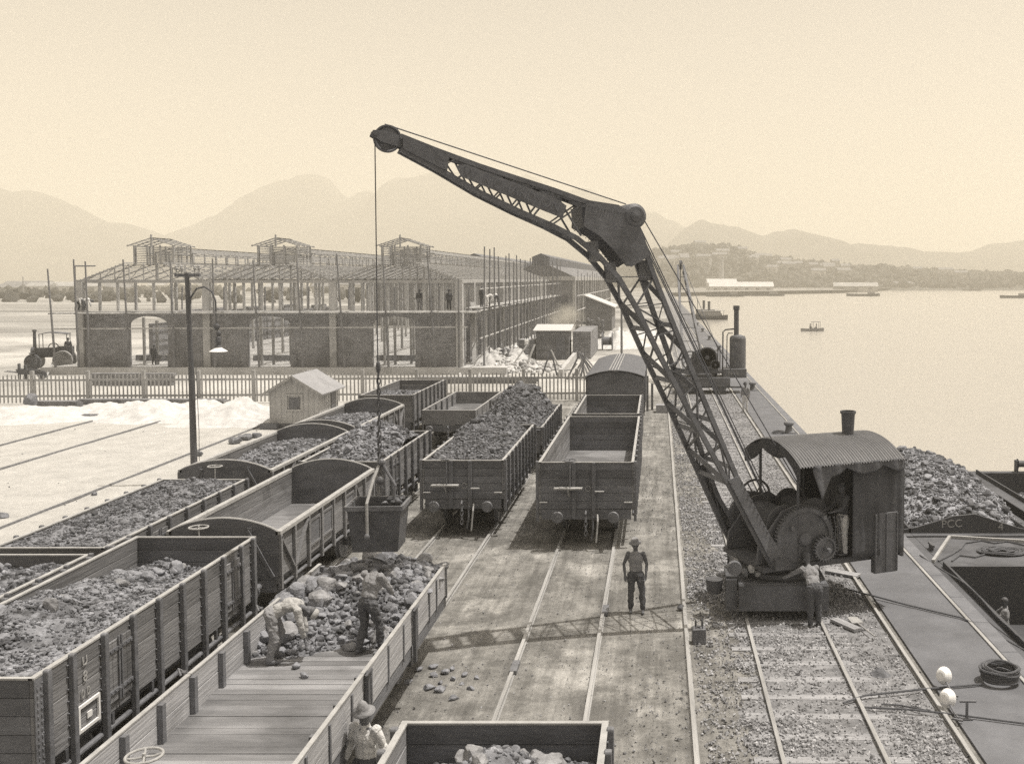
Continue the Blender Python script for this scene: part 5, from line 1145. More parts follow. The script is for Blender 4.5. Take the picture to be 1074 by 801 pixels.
# canvas: hanging wall on the near side, swags at front and near eave
def cloth(fn, nu, nv, name, m, thick=.012):
    P = [[Vector(fn(i / nu, j / nv)) for j in range(nv + 1)] for i in range(nu + 1)]
    V = [p for row in P for p in row]; Fc = []
    for i in range(nu):
        for j in range(nv): a = i * (nv + 1) + j; Fc.append((a, a + 1, a + nv + 2, a + nv + 1))
    mb = MB().add(V, Fc); up_(mb); o = mb.build(name, m, crane, smooth=True); sd = o.modifiers.new('so', 'SOLIDIFY'); sd.thickness = thick; return o
M['canvas_dark'] = mat('sooty_canvas', .075, .95, .3, 2, .5, 8)
cloth(lambda u, v: (-1.25 - 1.40 * u, 1.24 + .018 * math.sin(u * 15) * (.3 + v) + .008 * math.sin(u * 41), 3.62 - 2.25 * v), 50, 16, 'canvas_wall', 'canvas_dark')
cloth(lambda u, v: (-.12 - 2.5 * u, 1.335 + .03 * math.sin(u * 30), 3.63 - v * (.13 + .17 * abs(math.sin(u * PI * 2.5 + .25)) + (.55 * max(0, 1 - abs(u - .1) / .1)))), 70, 6, 'canvas_valance', 'canvas')
cloth(lambda u, v: (.2 + .03 * math.sin(u * 20), -1.34 + 2.68 * u, 3.59 + .45 * (1 - (2 * u - 1) ** 2) - v * (.2 + .2 * abs(math.sin(u * PI * 2.5 + .4)))), 60, 6, 'canvas_valance', 'canvas_dark')
cloth(lambda u, v: (-1.25 - 1.40 * u, -1.24 + .04 * math.sin(u * 24) * v, 3.62 - 2.2 * v), 40, 12, 'canvas_wall', 'canvas_dark')
# ---- jib
L_ = [(8.68, 10.36), (7.98, 10.02), (7.15, 9.57), (6.35, 9.21), (5.65, 8.93), (5.1, 8.67), (4.62, 8.3), (4.2, 7.85), (3.80, 7.2), (3.33, 6.25), (2.54, 4.78), (1.75, 3.27), (1.02, 1.87), (.72, 1.33)]
R_ = [(8.68, 10.62), (7.98, 10.37), (7.15, 10.1), (6.35, 9.87), (5.6, 9.66), (4.85, 9.42), (4.2, 9.34), (3.88, 9.15), (3.62, 8.6), (3.36, 7.86), (3.02, 7.02), (2.68, 6.2), (2.17, 4.95), (1.62, 3.6), (1.2, 2.62), (.35, 1.33)]
def lat(z, s):
    return float(np.interp(z, [1.2, 1.9, 2.8, 4.8, 6.3, 7.9, 9.2], [1.0, .95, .86, .60, .48, .38, .34])) if z < 9.25 and s < 4.6 else float(np.interp(s, [4.3, 8.7], [.34, .13]))
jp = thing_j = None
def P3(s_, z, l): return RZ @ Vector((s_, l, z))
def walk(poly, n):
    d = [0]
    for a, b_ in zip(poly, poly[1:]): d.append(d[-1] + math.hypot(a[0] - b_[0], a[1] - b_[1]))
    out = []
    for i in range(n + 1):
        t_ = d[-1] * i / n; out.append((float(np.interp(t_, d, [p[0] for p in poly])), float(np.interp(t_, d, [p[1] for p in poly]))))
    return out
ch_ = lambda poly, sgn, w_, h_: MB()
for side in (-1, 1):
    for poly, nm in ((L_, 'front_chord'), (R_, 'back_chord')):
        mb = MB(); pts = [P3(a, b_, side * lat(b_, a)) for a, b_ in poly]
        yv = RZ @ Vector((0, 1, 0))
        for a, b_ in zip(pts, pts[1:]):
            d = (b_ - a).normalized(); mb.bar(a - d * .02, b_ + d * .02, .10, .10, yv)
        mb.build(nm, 'jib', crane)
    # side lacing of the leg: zigzag + struts
    Ll = walk(L_[7:13], 9); Rl = walk(R_[9:15], 9)
    mb = MB()
    for i in range(9):
        a, b_, c_, d_ = Ll[i], Ll[i + 1], Rl[i], Rl[i + 1]
        e = lambda p: P3(p[0], p[1], side * (lat(p[1], p[0]) + .0))
        mb.bar(e(a), e(d_), .025, .075, RZ @ Vector((0, 1, 0))) if i % 2 else mb.bar(e(c_), e(b_), .025, .075, RZ @ Vector((0, 1, 0)))
        mb.bar(e(c_), e(a), .02, .06, RZ @ Vector((0, 1, 0)))
    mb.build('side_lacing', 'jib', crane)
    # solid feet of the leg
    foot = [(1.78, 3.36), (1.02, 1.9), (.72, 1.30), (.38, 1.30), (1.0, 2.45), (1.5, 3.42)]
    f_ = MB(); n_ = len(foot)
    f_.add([P3(a, b_, side * (lat(b_, a) + .055)) for a, b_ in foot] + [P3(a, b_, side * (lat(b_, a) + .085)) for a, b_ in foot], [tuple(range(n_ - 1, -1, -1)), tuple(range(n_, 2 * n_))] + [(i, (i + 1) % n_, n_ + (i + 1) % n_, n_ + i) for i in range(n_)])
    for q in range(14):
        t_ = q / 13; 
        for A, B in (((1.72, 3.28), (.76, 1.4)), ((1.44, 3.28), (.5, 1.42))): f_.box(P3(A[0] + (B[0] - A[0]) * t_, A[1] + (B[1] - A[1]) * t_, side * (lat(A[1] + (B[1] - A[1]) * t_, 1) + .09)), (.03, .03, .03))
    f_.build('foot_plate', 'jib', crane)
    MB().box(P3(.55, 1.4, side * 1.02), (.35, .3, .25), RZ).build('foot_bearing', 'iron', crane)
    # knee gusset plate
    kp = [(4.93, 9.41), (4.98, 8.92), (4.62, 8.72), (4.30, 8.42), (4.04, 8.10), (3.90, 8.07), (3.46, 8.32), (3.62, 8.75), (3.86, 9.2), (4.2, 9.37)]
    k_ = MB(); n_ = len(kp); k_.add([P3(a, b_, side * .40) for a, b_ in kp] + [P3(a, b_, side * .425) for a, b_ in kp], [tuple(range(n_ - 1, -1, -1)), tuple(range(n_, 2 * n_))] + [(i, (i + 1) % n_, n_ + (i + 1) % n_, n_ + i) for i in range(n_)])
    for q in range(16):
        t_ = q / 15; k_.box(P3(4.93 + (3.86 - 4.93) * t_, 9.35 + (9.16 - 9.35) * t_, side * .43), (.02, .02, .02)); k_.box(P3(4.9 - .95 * t_, 8.86 - .85 * t_ ** 1.3, side * .43), (.02, .02, .02))
    k_.build('knee_plate', 'jib', crane)
    # web plate near the tip, lacing between
    web = [(8.66, 10.6), (7.9, 10.33), (7.75, 10.28), (7.8, 9.98), (7.98, 10.05), (8.66, 10.38)]
    w_ = MB(); n_ = len(web); w_.add([P3(a, b_, side * (lat(b_, a) + .052)) for a, b_ in web] + [P3(a, b_, side * (lat(b_, a) + .07)) for a, b_ in web], [tuple(range(n_ - 1, -1, -1)), tuple(range(n_, 2 * n_))] + [(i, (i + 1) % n_, n_ + (i + 1) % n_, n_ + i) for i in range(n_)])
    w_.build('web_plate', 'jib', crane)
    La = walk(L_[1:5], 6); Ra = walk(R_[1:5], 6); mb = MB()
    for i in range(6):
        e = lambda p: P3(p[0], p[1], side * lat(p[1], p[0])); y_ = RZ @ Vector((0, 1, 0))
        mb.bar(e(La[i]), e(Ra[i + 1]), .025, .10, y_); mb.bar(e(Ra[i]), e(La[i + 1]), .025, .06, y_) if i < 5 else None
    mb.bar(e(La[-1]), e((4.95, 9.4)), .03, .05, y_); mb.bar(e((5.0, 8.72)), e(Ra[-1]), .03, .06, y_)
    mb.build('side_lacing', 'jib', crane)
# zigzag lacing between the two frames, a few struts
for poly, nm in ((L_, 'front'), (R_, 'back')):
    pts = walk(poly[7:12] if nm == 'front' else poly[9:14], 8)
    for i, p in enumerate(pts):
        l = lat(p[1], p[0])
        if i % 2 == 0: MB().bar(P3(p[0], p[1], -l), P3(p[0], p[1], l), .10, .03, RZ @ Vector((1, 0, .5))).build('batten_plate', 'jib', crane)
    for i in range(8):
        a, b_ = pts[i], pts[i + 1]; s_ = 1 if (i + (nm == 'back')) % 2 else -1
        MB().bar(P3(a[0], a[1], -s_ * lat(a[1], a[0])), P3(b_[0], b_[1], s_ * lat(b_[1], b_[0])), .11, .025, RZ @ Vector((1, 0, .5))).build('lacing_bar', 'jib', crane)
for a, b_ in (((4.2, 7.95), .34), ((3.4, 8.0), .36), ((4.95, 9.1), .34), ((4.6, 8.4), .34)):
    MB().bar(P3(a[0], a[1] - .22, 0) , P3(a[0] + .06, a[1] + .22, 0), b_ * 2, .03, RZ @ Vector((1, 0, 0))).build('diaphragm', 'jib', crane)
pts = walk(L_[0:6], 14)
for i in range(14):
    a, b_ = pts[i], pts[i + 1]
    if i < 10 or i % 2:
        g0 = .06 if i < 10 else .25
        a2 = (a[0] + (b_[0] - a[0]) * g0, a[1] + (b_[1] - a[1]) * g0); b2 = (b_[0] - (b_[0] - a[0]) * g0, b_[1] - (b_[1] - a[1]) * g0)
        l0, l1 = lat(a2[1], a2[0]) - .05, lat(b2[1], b2[0]) - .05
        v = [P3(a2[0], a2[1] - .03, -l0), P3(a2[0], a2[1] - .03, l0), P3(b2[0], b2[1] - .03, l1), P3(b2[0], b2[1] - .03, -l1)]; v += [p + Vector((0, 0, .03)) for p in v]
        MB().add(v, [(0, 1, 2, 3), (4, 7, 6, 5), (0, 4, 5, 1), (1, 5, 6, 2), (2, 6, 7, 3), (3, 7, 4, 0)]).build('bottom_plate', 'jib', crane)
pts = walk(R_[0:6], 12)
for i in range(12):
    a, b_ = pts[i], pts[i + 1]; s_ = 1 if i % 2 else -1
    MB().bar(P3(a[0], a[1], -s_ * lat(a[1], a[0])), P3(b_[0], b_[1], s_ * lat(b_[1], b_[0])), .09, .025, RZ @ Vector((-.35, 0, 1))).build('lacing_bar', 'jib', crane)
# name board on the near side of the upper jib
na_, nb_ = Vector((7.62, 0, 10.02)), Vector((5.38, 0, 9.24)); dn = (nb_ - na_).normalized(); upn = Vector((-dn.z, 0, dn.x)); upn = upn if upn.z > 0 else -upn
bd = [(na_ + upn * .03 - dn * .05), (na_ + upn * .13 + dn * .12), (nb_ + upn * .17 - dn * .25), (nb_ + upn * .10), (nb_ - upn * .17), (nb_ - upn * .17 - dn * .4), (na_ - upn * .13 + dn * .12)]
n_ = len(bd); mb = MB().add([RZ @ (p + Vector((0, .36, 0))) for p in bd] + [RZ @ (p + Vector((0, .39, 0))) for p in bd], [tuple(range(n_ - 1, -1, -1)), tuple(range(n_, 2 * n_))] + [(i, (i + 1) % n_, n_ + (i + 1) % n_, n_ + i) for i in range(n_)])
nbd = mb.build('name_board', 'jib', crane)
M['lettering'] = mat('faded_lettering', .135, .8, .2, 3)
c_ = (na_ + nb_) / 2; xm_ = RZ @ dn; zm_ = RZ @ upn; ym_ = xm_.cross(zm_) * -1
tm = Matrix.Identity(4); 
for i in range(3): tm[i][0] = xm_[i]; tm[i][1] = zm_[i]; tm[i][2] = (xm_.cross(zm_))[i]
pc = RZ @ (c_ + Vector((0, .396, 0)) + upn * .0); tm.translation = pc
text_mesh('W. RICHARDSON', .27, 'lettering', 'lettering', nbd, tm, .002)
# sheaves
def sheave(name, s_, z, r_, w_=.07):
    sm_ = MB().lathe([(r_ * .2, -w_ - .03), (r_ * .25, -w_), (r_ * .8, -w_ * .5), (r_ * .9, -w_), (r_, -w_), (r_ * .93, 0), (r_, w_), (r_ * .9, w_), (r_ * .8, w_ * .5), (r_ * .25, w_), (r_ * .2, w_ + .03)], (s_, 0, z), 'y', 30)
    up_(sm_).build(name, 'jib', crane)
sheave('tip_sheave', 8.93, 10.58, .27); up_(MB().lathe([(.24, -.46), (.27, -.45), (.27, .40), (.2, .46), (.06, .47)], (3.82, 0, 9.16), 'y', 26).lathe([(.1, .46), (.12, .5), (.001, .52)], (3.82, 0, 9.16), 'y', 16)).build('knee_sheave', 'jib', crane)
for s in (-1, 1): up_(MB().prism([(8.6, 10.38), (8.6, 10.62), (9.0, 10.72), (9.22, 10.72), (9.26, 10.62), (9.05, 10.5)], lambda u, v, q: (u, q, v), s * .12 - .015, s * .12 + .015)).build('tip_cheek', 'jib', crane)
up_(MB().tube((9.18, -.16, 10.66), (9.18, .16, 10.66), .055)).build('tip_pin', 'iron', crane)
# ropes belong to the crane
hs = 9.17
rp = MB().path([(hs, 0, 10.55), (hs + .012, 0, 4.25)], .012, 5); up_(rp).build('hoist_rope', 'rope', crane)
rp = MB().path([(8.98, .02, 10.86), (3.9, .1, 9.43)], .014, 5); up_(rp).build('hoist_rope', 'rope', crane)
for a, b_ in (((3.56, .25, 9.12), (-.6, .3, 2.6)), ((3.56, -.15, 9.12), (.1, -.2, 2.5)), ((3.56, -.35, 9.12), (.1, -.4, 2.48)), ((3.6, .1, 8.9), (.3, .1, 2.5))): up_(MB().path([a, b_], .014, 5)).build('rope', 'rope', crane)
# ---- hanging chain, hook and skip
tip = Vector((CX, CY, 0)) + RZ @ Vector((hs, 0, 0))
hk = thing('lifting_chain', 'lifting chain with swivel and hook hanging from the jib rope', 'chain', (tip.x, tip.y, 4.0))
mb = MB(); z = 2.20
def link(mb, z, i, L=.075, w_=.035, r_=.012):
    pts = []
    for a in np.linspace(0, 2 * PI, 11)[:-1]:
        u, v = w_ * math.cos(a), L * math.sin(a); pts.append((u, 0, z + v) if i % 2 else (0, u, z + v))
    mb.path(pts, r_, 5, loop=True)
n = 20
top_z = 7.8 - (388 - 293) / F * 19.9 - 4.0     # chain top, in the chain's own frame
for i in range(n): link(mb, top_z - .12 - i * .106, i)
mb.build('chain_links', 'iron', hk)
MB().ell((0, 0, top_z + .05), (.05, .05, .13), 7).build('swivel', 'iron', hk)
zc = top_z - .12 - n * .106
MB().path([(0, 0, zc + .05), (0, 0, zc - .08), (.07, 0, zc - .16), (.04, 0, zc - .27), (-.05, 0, zc - .25), (-.08, 0, zc - .17)], [.025, .03, .03, .03, .025, .015], 8).ell((0, 0, zc + .02), (.09, .07, .09), 7).build('hook', 'iron2', hk)
sk = thing('skip', 'rusty riveted iron skip with curved bail hanging over the boulder heap', 'skip', (tip.x - .03, tip.y, 2.42), .06)
tz, tw, bw_, td, bd_ = .93, .53, .44, .46, .38
outer_b = [(-bw_, -bd_, 0), (bw_, -bd_, 0), (bw_, bd_, 0), (-bw_, bd_, 0)]; outer_t = [(-tw, -td, tz), (tw, -td, tz), (tw, td, tz), (-tw, td, tz)]
ib = [(x * .95, y * .95, .03) for x, y, z in outer_b]; it_ = [(x * .95, y * .95, tz) for x, y, z in outer_t]
M['skip'] = mat('rusty_plate', .11, .75, .45, 3, .4, 12, spots=(3, .6, .5))
MB().add(outer_b + outer_t + ib + it_, [(0, 3, 2, 1)] + [(i, (i + 1) % 4, 4 + (i + 1) % 4, 4 + i) for i in range(4)] + [(8 + i, 12 + i, 12 + (i + 1) % 4, 8 + (i + 1) % 4) for i in range(4)] + [(4 + i, 4 + (i + 1) % 4, 12 + (i + 1) % 4, 12 + i) for i in range(4)] + [(8, 9, 10, 11)]).build('shell', 'skip', sk, bev=.008)
rm_ = MB()
for y in (-td - .02, td + .02): rm_.bar((-tw - .03, y, tz - .04), (tw + .03, y, tz - .04), .04, .09)
for x in (-tw - .02, tw + .02): rm_.bar((x, -td, tz - .041), (x, td, tz - .041), .04, .09)
rm_.build('rim', 'iron2', sk)
MB().path([(-.12, -td - .06, .35), (-.12, -td - .06, 1.0), (-.06, -.2, 1.4), (.02, 0, 1.68), (-.06, .2, 1.4), (-.12, td + .06, 1.0), (-.12, td + .06, .35)], .03, 8).build('bail', 'cap', sk)
MB().path([(.3, 0, tz), (.33, 0, 1.25), (.1, 0, 1.66)], .03, 8).ell((.05, 0, 1.72), (.08, .06, .08), 6).build('tipping_latch', 'iron2', sk)
MB().ell((-.12, -td - .09, .35), (.06, .04, .06), 6).build('trunnion', 'iron2', sk)
V, Fc = rocks_np(np.array([(rnd.uniform(.1, .45), rnd.uniform(-.35, .35), tz + .02) for _ in range(9)]), np.full(9, .08), 5, ICO2); o = npmesh('skip_stones', V, Fc, 'coal'); o.parent = sk; o['kind'] = 'stuff'
# crew of the crane
lean = stand(pelvis=(0, 0, .92), chest=(-.02, .26, 1.16), neck=(-.04, .42, 1.30), head=(-.05, .5, 1.43), shL=(-.2, .35, 1.24), shR=(.14, .38, 1.26), elL=(-.42, .5, 1.08), elR=(-.08, .62, 1.06), wrL=(-.62, .55, .98), wrR=(-.3, .7, .98), haL=(-.72, .57, .96), haR=(-.4, .74, .96), anL=(-.08, 0, .09), anR=(.12, .06, .09), knL=(-.08, .02, .48), knR=(.1, .05, .48))
person('bareheaded crane hand leaning over the crane deck with his back to the camera', (3.50, 22.06, 0), .1, lean, 'cloth_mid', 'cloth_dark', 'skin', 'cap', vox=.010, hatm='cloth_dark', look=(-.3, 1, -.2), sleeves=True)
dv = RZ @ Vector((-1.28, .8, 0)); person('crane driver standing at the levers under the canopy, in pale trousers', (CX + dv.x, CY + dv.y, 1.325), 1.9, stand(elL=(-.22, .15, 1.15), wrL=(-.2, .36, 1.1), elR=(.24, .12, 1.14), wrR=(.22, .34, 1.05)), 'cloth_dark', 'cloth_pale', 'skin', 'cap', vox=.012, hatm='cloth_dark')
# ================================================================ the second crane, farther along the quay
c2 = thing('steam_crane', 'distant steam crane numbered 6 with tall upright boiler, farther along the quay', 'crane', (3.15, 68.8, 0))
MB().box2(-1.75, 1.75, -1.3, 1.3, .55, 1.15).build('truck_deck', 'jib', c2)
MB().box2(-2.45, 2.6, -.9, -.7, .42, .52).build('cross_beam', 'iron', c2)
for s in (-1, 1):
    for y in (-.9, .9): MB().lathe([(.1, -.07), (.38, -.05), (.39, .03), (.43, .045), (.43, .065), (.1, .07)], (s * 1.1, y, .46), 'y', 18).build('wheel', 'iron2', c2)
MB().lathe([(.9, 1.15), (.95, 1.2), (.95, 1.35), (.8, 1.4)], n=24).build('turntable', 'iron', c2)
MB().box2(-1.4, 1.9, -.75, .75, 1.4, 1.55).build('platform', 'iron', c2)
tk2 = MB().box2(1.3, 2.9, -.8, .8, 1.1, 1.72).build('water_tank', 'jib', c2, bev=.02)
text_mesh('No 6', .34, 'painted_number', 'cap', tk2, Matrix.Translation((2.0, -.815, 1.42)) @ Matrix.Rotation(R(90), 4, 'X'))
MB().lathe([(.55, 1.72), (.56, 1.9), (.56, 3.75), (.5, 3.9), (.2, 4.0)], (2.35, 0, 0), n=24).build('boiler', 'jib', c2)
MB().lathe([(.17, 3.9), (.17, 5.7), (.22, 5.72), (.22, 6.0), (.17, 6.0)], (2.25, 0, 0), n=16).build('chimney', 'iron', c2)
MB().path([(2.1, 0, 4.4), (1.5, -.1, 4.35), (1.32, -.1, 4.2), (1.3, -.1, 1.6)], .05, 7).build('steam_pipe', 'iron', c2)
MB().path([(2.0, 0, 4.1), (1.7, .1, 4.1), (1.62, .1, 3.9), (1.6, .1, 1.7)], .035, 7).build('steam_pipe', 'iron', c2)
for x in (.95, 1.1): MB().tube((x, -.5, 1.5), (x, -.5, 3.3), .035).build('guard_rod', 'iron', c2)
for i, (x, y, z, r_) in enumerate(((-.9, -.9, 2.3, .62), (.2, -.92, 2.5, .7), (-.2, .85, 2.35, .55), (.75, -.95, 2.0, .32))):
    gw = MB(); gear(gw, (x, y, z), r_, .05, 36)
    if i == 0:
        gw = MB().path([(x + r_ * math.cos(a), y, z + r_ * math.sin(a)) for a in np.linspace(0, 2 * PI, 25)[:-1]], .05, 6, loop=True)
        for k in range(6): gw.tube((x, y, z), (x + r_ * math.cos(k * PI / 3 + .3), y, z + r_ * math.sin(k * PI / 3 + .3)), .035, n=6)
    gw.build('gear_wheel', 'iron', c2)
for s in (-1, 1): MB().prism([(-1.3, 1.55), (1.0, 1.55), (.7, 2.6), (.1, 3.1), (-.7, 2.7)], lambda u, v, q: (u, q, v), s * .6 - .03, s * .6 + .03).build('cheek_frame', 'jib', c2)
MB().lathe([(.4, -.5), (.28, -.48), (.28, .48), (.4, .5)], (-.4, 0, 2.5), 'y', 16).build('hoist_drum', 'iron', c2)
for s in (-1, 1):
    a, b_ = Vector((-.6 + s * .75, .9, 1.5)), Vector((-1.35 + s * .22, 10.5, 8.9)); MB().bar(a, b_, .16, .16).build('jib_chord', 'jib', c2)
    a2, b2 = a + Vector((0, .9, -.1)), b_ + Vector((0, .4, -.5)); MB().bar(a2, b2, .13, .13).build('jib_chord', 'jib', c2)
    mb = MB()
    for k in range(9):
        p, q = a.lerp(b_, k / 9), a2.lerp(b2, (k + 1) / 9); mb.bar(p, q, .06, .06); mb.bar(q, a.lerp(b_, (k + 1) / 9), .06, .06)
    mb.build('jib_lacing', 'jib', c2)
for k in range(8):
    p, q = Vector((-1.35, .9, 1.5)).lerp(Vector((-1.57, 10.5, 8.9)), k / 8), Vector((.15, .9, 1.5)).lerp(Vector((-1.13, 10.5, 8.9)), k / 8); MB().bar(p, q, .07, .05).build('jib_batten', 'jib', c2)
MB().lathe([(.3, -.1), (.36, -.08), (.36, .08), (.3, .1)], (-1.35, 10.6, 8.95), 'x', 18).build('tip_sheave', 'iron', c2)
MB().path([(-1.35, 10.9, 9.0), (-1.35, 10.95, 4.5)], .03, 5).build('hoist_rope', 'rope', c2)
MB().path([(-1.3, 10.5, 9.3), (1.0, .2, 3.0)], .025, 5).build('tie_rope', 'rope', c2)
# ================================================================ quay furniture
def bollard(x, y, lab):
    r = thing('bollard', lab, 'bollard', (x, y, .05), 0, 'iron bollards along the quay edge')
    MB().lathe([(.30, 0), (.30, .05), (.2, .08), (.17, .2), (.17, .36), (.24, .42), (.27, .5), (.24, .56), (.1, .6), (.001, .61)], n=20).build('post', 'iron2', r)
    MB().box2(-.35, .35, -.3, .3, -.03, .03).build('base_plate', 'iron', r)
bollard(6.62, 50.3, 'iron bollard nearest the camera on the quay, with chain lying beside it')
bl = ['iron bollard beside the distant crane and the man on the quay', 'iron bollard just beyond the distant crane', 'second iron bollard beyond the distant crane', 'third iron bollard beyond the distant crane', 'fourth iron bollard beyond the distant crane, toward the launches', 'farthest iron bollard visible near the launches']
for i, y in enumerate((69.8, 89.3, 108.8, 128.3, 147.8, 167.3)): bollard(6.62, y, bl[i])
cl_ = MB()
for i in range(40):
    a = i * .55; c = Vector((6.1 + .35 * math.cos(a) * (1 - i / 80), 50.1 + .22 * math.sin(a), .09 + .0025 * i))
    cl_.path([c + Vector((.05 * math.cos(q + a), .035 * math.sin(q + a), .0)) for q in np.linspace(0, 2 * PI, 9)[:-1]], .014, 5, loop=True)
tag(cl_.build('mooring_chain', 'iron'), 'heap of chain on the paving beside the nearest bollard', 'chain')
def rope(pts, r_, lab, sag=0, z=.07):
    P = []
    for i in range(len(pts) - 1):
        a, b_ = Vector(pts[i]), Vector(pts[i + 1])
        for k in range(8):
            u = k / 8; p = a.lerp(b_, u); p.x += .03 * math.sin(p.y * 2.3 + i); P.append(p)
    P.append(Vector(pts[-1])); o = MB().path(P, r_, 6).build('mooring_rope', 'rope'); return tag(o, lab, 'rope', 'ropes lying across the quay')
rope([at(868, 617, .5), at(890, 618, .2), at(913, 624, .12), at(960, 636, .09), at(1008, 647, .09), at(1036, 659, .05), (8.2, 21.0, -.3)], .022, 'rope running from the crane across the quay paving to the barge')
rope([at(885, 737, .06), at(908, 729, .1), at(971, 722, .09), at(1030, 717, .09)], .02, 'rope from the ballast to the coil on the quay edge')
rope([at(900, 741, .06), at(960, 744, .11), at(1012, 750, .09), at(1080, 759, .09)], .018, 'rope nearest the camera crossing the paving at the lower right')
rope([at(925, 738, .05), at(945, 739, .05), at(975, 745, .12)], .016, 'short slack rope end on the ballast near the white lamp reflectors')
cp = at(1054, 713, .09); ck_ = MB()
for i in range(11):
    rr = .33 - .012 * (i % 4) + rnd.uniform(-.02, .02); z = .05 + i * .022; ox, oy = rnd.uniform(-.03, .03), rnd.uniform(-.03, .03)
    ck_.path([(ox + rr * math.cos(a), oy + rr * math.sin(a), z + .012 * math.sin(a * 3 + i)) for a in np.linspace(0, 2 * PI, 25)[:-1]], .026, 6, loop=True)
o = ck_.build('rope_coil', 'rope'); o.location = (cp.x - .1, cp.y, .09); tag(o, 'thick coil of dark rope standing on the quay coping at the right edge', 'rope coil')
# enamelled lamp reflectors
for i, (a, b_, lab) in enumerate(((990, 718, 'farther white enamel lamp reflector lying on the quay'), (994, 742, 'nearer white enamel lamp reflector lying on the quay rail'))):
    p = at(a, b_, .09); r = thing('lamp_reflector', lab, 'reflector', (p.x, p.y, .12), -.5)
    m_ = Matrix.Rotation(R(72), 3, 'X') @ Matrix.Rotation(R(-20), 3, 'Y')
    pr = [(.06, .13), (.1, .12), (.155, .03), (.17, .0), (.163, .0), (.148, .03), (.09, .11), (.001, .11)]
    MB().lathe(pr, (0, 0, .15), 'z', 24, m_).build('reflector_bowl', 'white', r)
    MB().path([(.03, -.05, .1), (.16, -.25, .03), (.27, -.40, -.0)], .02, 7).build('arm', 'iron2', r)
    MB().box2(.18, .36, -.46, -.42, -.03, .0).build('foot_bar', 'iron2', r)
p = at(1014, 752, .09); r = thing('clamp_stand', 'small iron T-shaped stand beside the white lamp reflectors', 'stand', (p.x, p.y, .06), 0)
MB().box2(-.02, .02, -.02, .02, 0, .30).build('upright', 'iron2', r); MB().box2(-.13, .16, -.015, .015, .301, .33).build('crossbar', 'iron2', r); MB().box2(-.1, .1, -.04, .04, 0, .02).build('foot', 'iron2', r)
p = at(900, 754 - 20, .05)
# tools and scraps on the ballast
def planky(a, b_, L, w_, rz, lab, m='sleeper', z=.05):
    p = at(a, b_, .05); o = MB().box2(-L / 2, L / 2, -w_ / 2, w_ / 2, 0, .06).build('plank_piece', m); o.location = (p.x, p.y, z); o.rotation_euler = (0, 0, rz); tag(o, lab, 'plank', 'loose planks on the ballast')
planky(884, 602, .9, .3, -.6, 'loose plank on the ballast just behind the crane cab')
planky(887, 656, .8, .22, 2.1, 'loose plank on the ballast in front of the crane')
p = at(909, 664, .05); r = thing('shovel', 'shovel lying on the ballast in front of the crane', 'shovel', (p.x, p.y, .08), .2)
MB().path([(0, .5, .03), (0, -.45, .06)], .018, 7).build('handle', 'cap', r); MB().add([(-.13, .5, .02), (.13, .5, .02), (.12, .82, .04), (0, .9, .03), (-.12, .82, .04), (-.13, .5, .04), (.13, .5, .04), (.12, .82, .06), (0, .9, .05), (-.12, .82, .06)], [(4, 3, 2, 1, 0), (5, 6, 7, 8, 9)] + [(i, (i + 1) % 5, 5 + (i + 1) % 5, 5 + i) for i in range(5)]).build('blade', 'cap', r)
p = at(923, 706, .04); mound('coal_spill', 'small dark spill of coal on the ballast at the lower right', p.x, p.y, .3, .25, .16, 'coal', 3, 14, 'coal')
# tin box by the single rail
p = at(733, 674); r = thing('oil_tin', 'square oil tin with two handles beside the long single rail', 'tin', (p.x, p.y, 0), .08)
MB().box2(-.145, .145, -.12, .12, 0, .34).build('body', 'iron2', r, bev=.015)
for x in (-.07, .07): MB().path([(x, -.07, .34), (x, -.07, .5), (x, .07, .5), (x, .07, .34)], .014, 6).build('handle', 'iron', r)
MB().lathe([(.035, .34), (.035, .38), (.001, .385)], (0, 0, 0), n=12).build('cap', 'iron2', r)
p = at(714, 640); V, Fc = rocks_np(np.zeros((1, 3)), [.12], 31, ICO2); o = npmesh('brake_shoe', V, Fc, 'iron'); o.location = p + Vector((0, 0, .08)); tag(o, 'dark wedge-shaped brake shoe against the long single rail', 'brake shoe')
for i, (a, b_) in enumerate(((540, 700), (635, 640))):
    p = at(a, b_, .05); o = MB().box2(-.07, .07, -.28, .28, -.03, .05).build('fishplate', 'iron2'); o.location = p; tag(o, ['rail joint plate on the left rail between flat wagon and empty wagon', 'rail joint plate beside the standing man'][i], 'joint plate')
# gate posts and platform right of the van
for i, (a, h) in enumerate(((675, 1.9), (679, 2.1), (684, 1.6))):
    p = at(a, 432 - i, 0); tag(MB().box2(p.x - .07, p.x + .07, p.y - .07, p.y + .07, 0, h).build('gate_post', 'wood'), ['left gate post beside the covered van', 'middle gate post beside the covered van', 'right, shortest gate post beside the covered van'][i], 'post', 'gate posts beside the van')
p = at(697, 432); tag(MB().box2(p.x - .5, p.x + .5, p.y - .4, p.y + .4, 0, .45).build('crate', 'wood_pale'), 'low crate by the gate posts right of the covered van', 'crate')
p = at(637, 367); tag(MB().lathe([(.95, -.6), (1.0, -.58), (1.0, -.5), (.45, -.48), (.45, .48), (1.0, .5), (1.0, .58), (.95, .6)], (p.x, p.y, 1.0), 'x', 20).build('cable_drum', 'wood_dark'), 'wooden cable drum beyond the fence in front of the white sand heap', 'drum')
p = at(652, 372); tag(MB().tube((p.x, p.y, 0), (p.x, p.y, 5.6), .13, .1).build('pole', 'wood'), 'bare wooden pole rising beyond the fence behind the jib', 'pole')
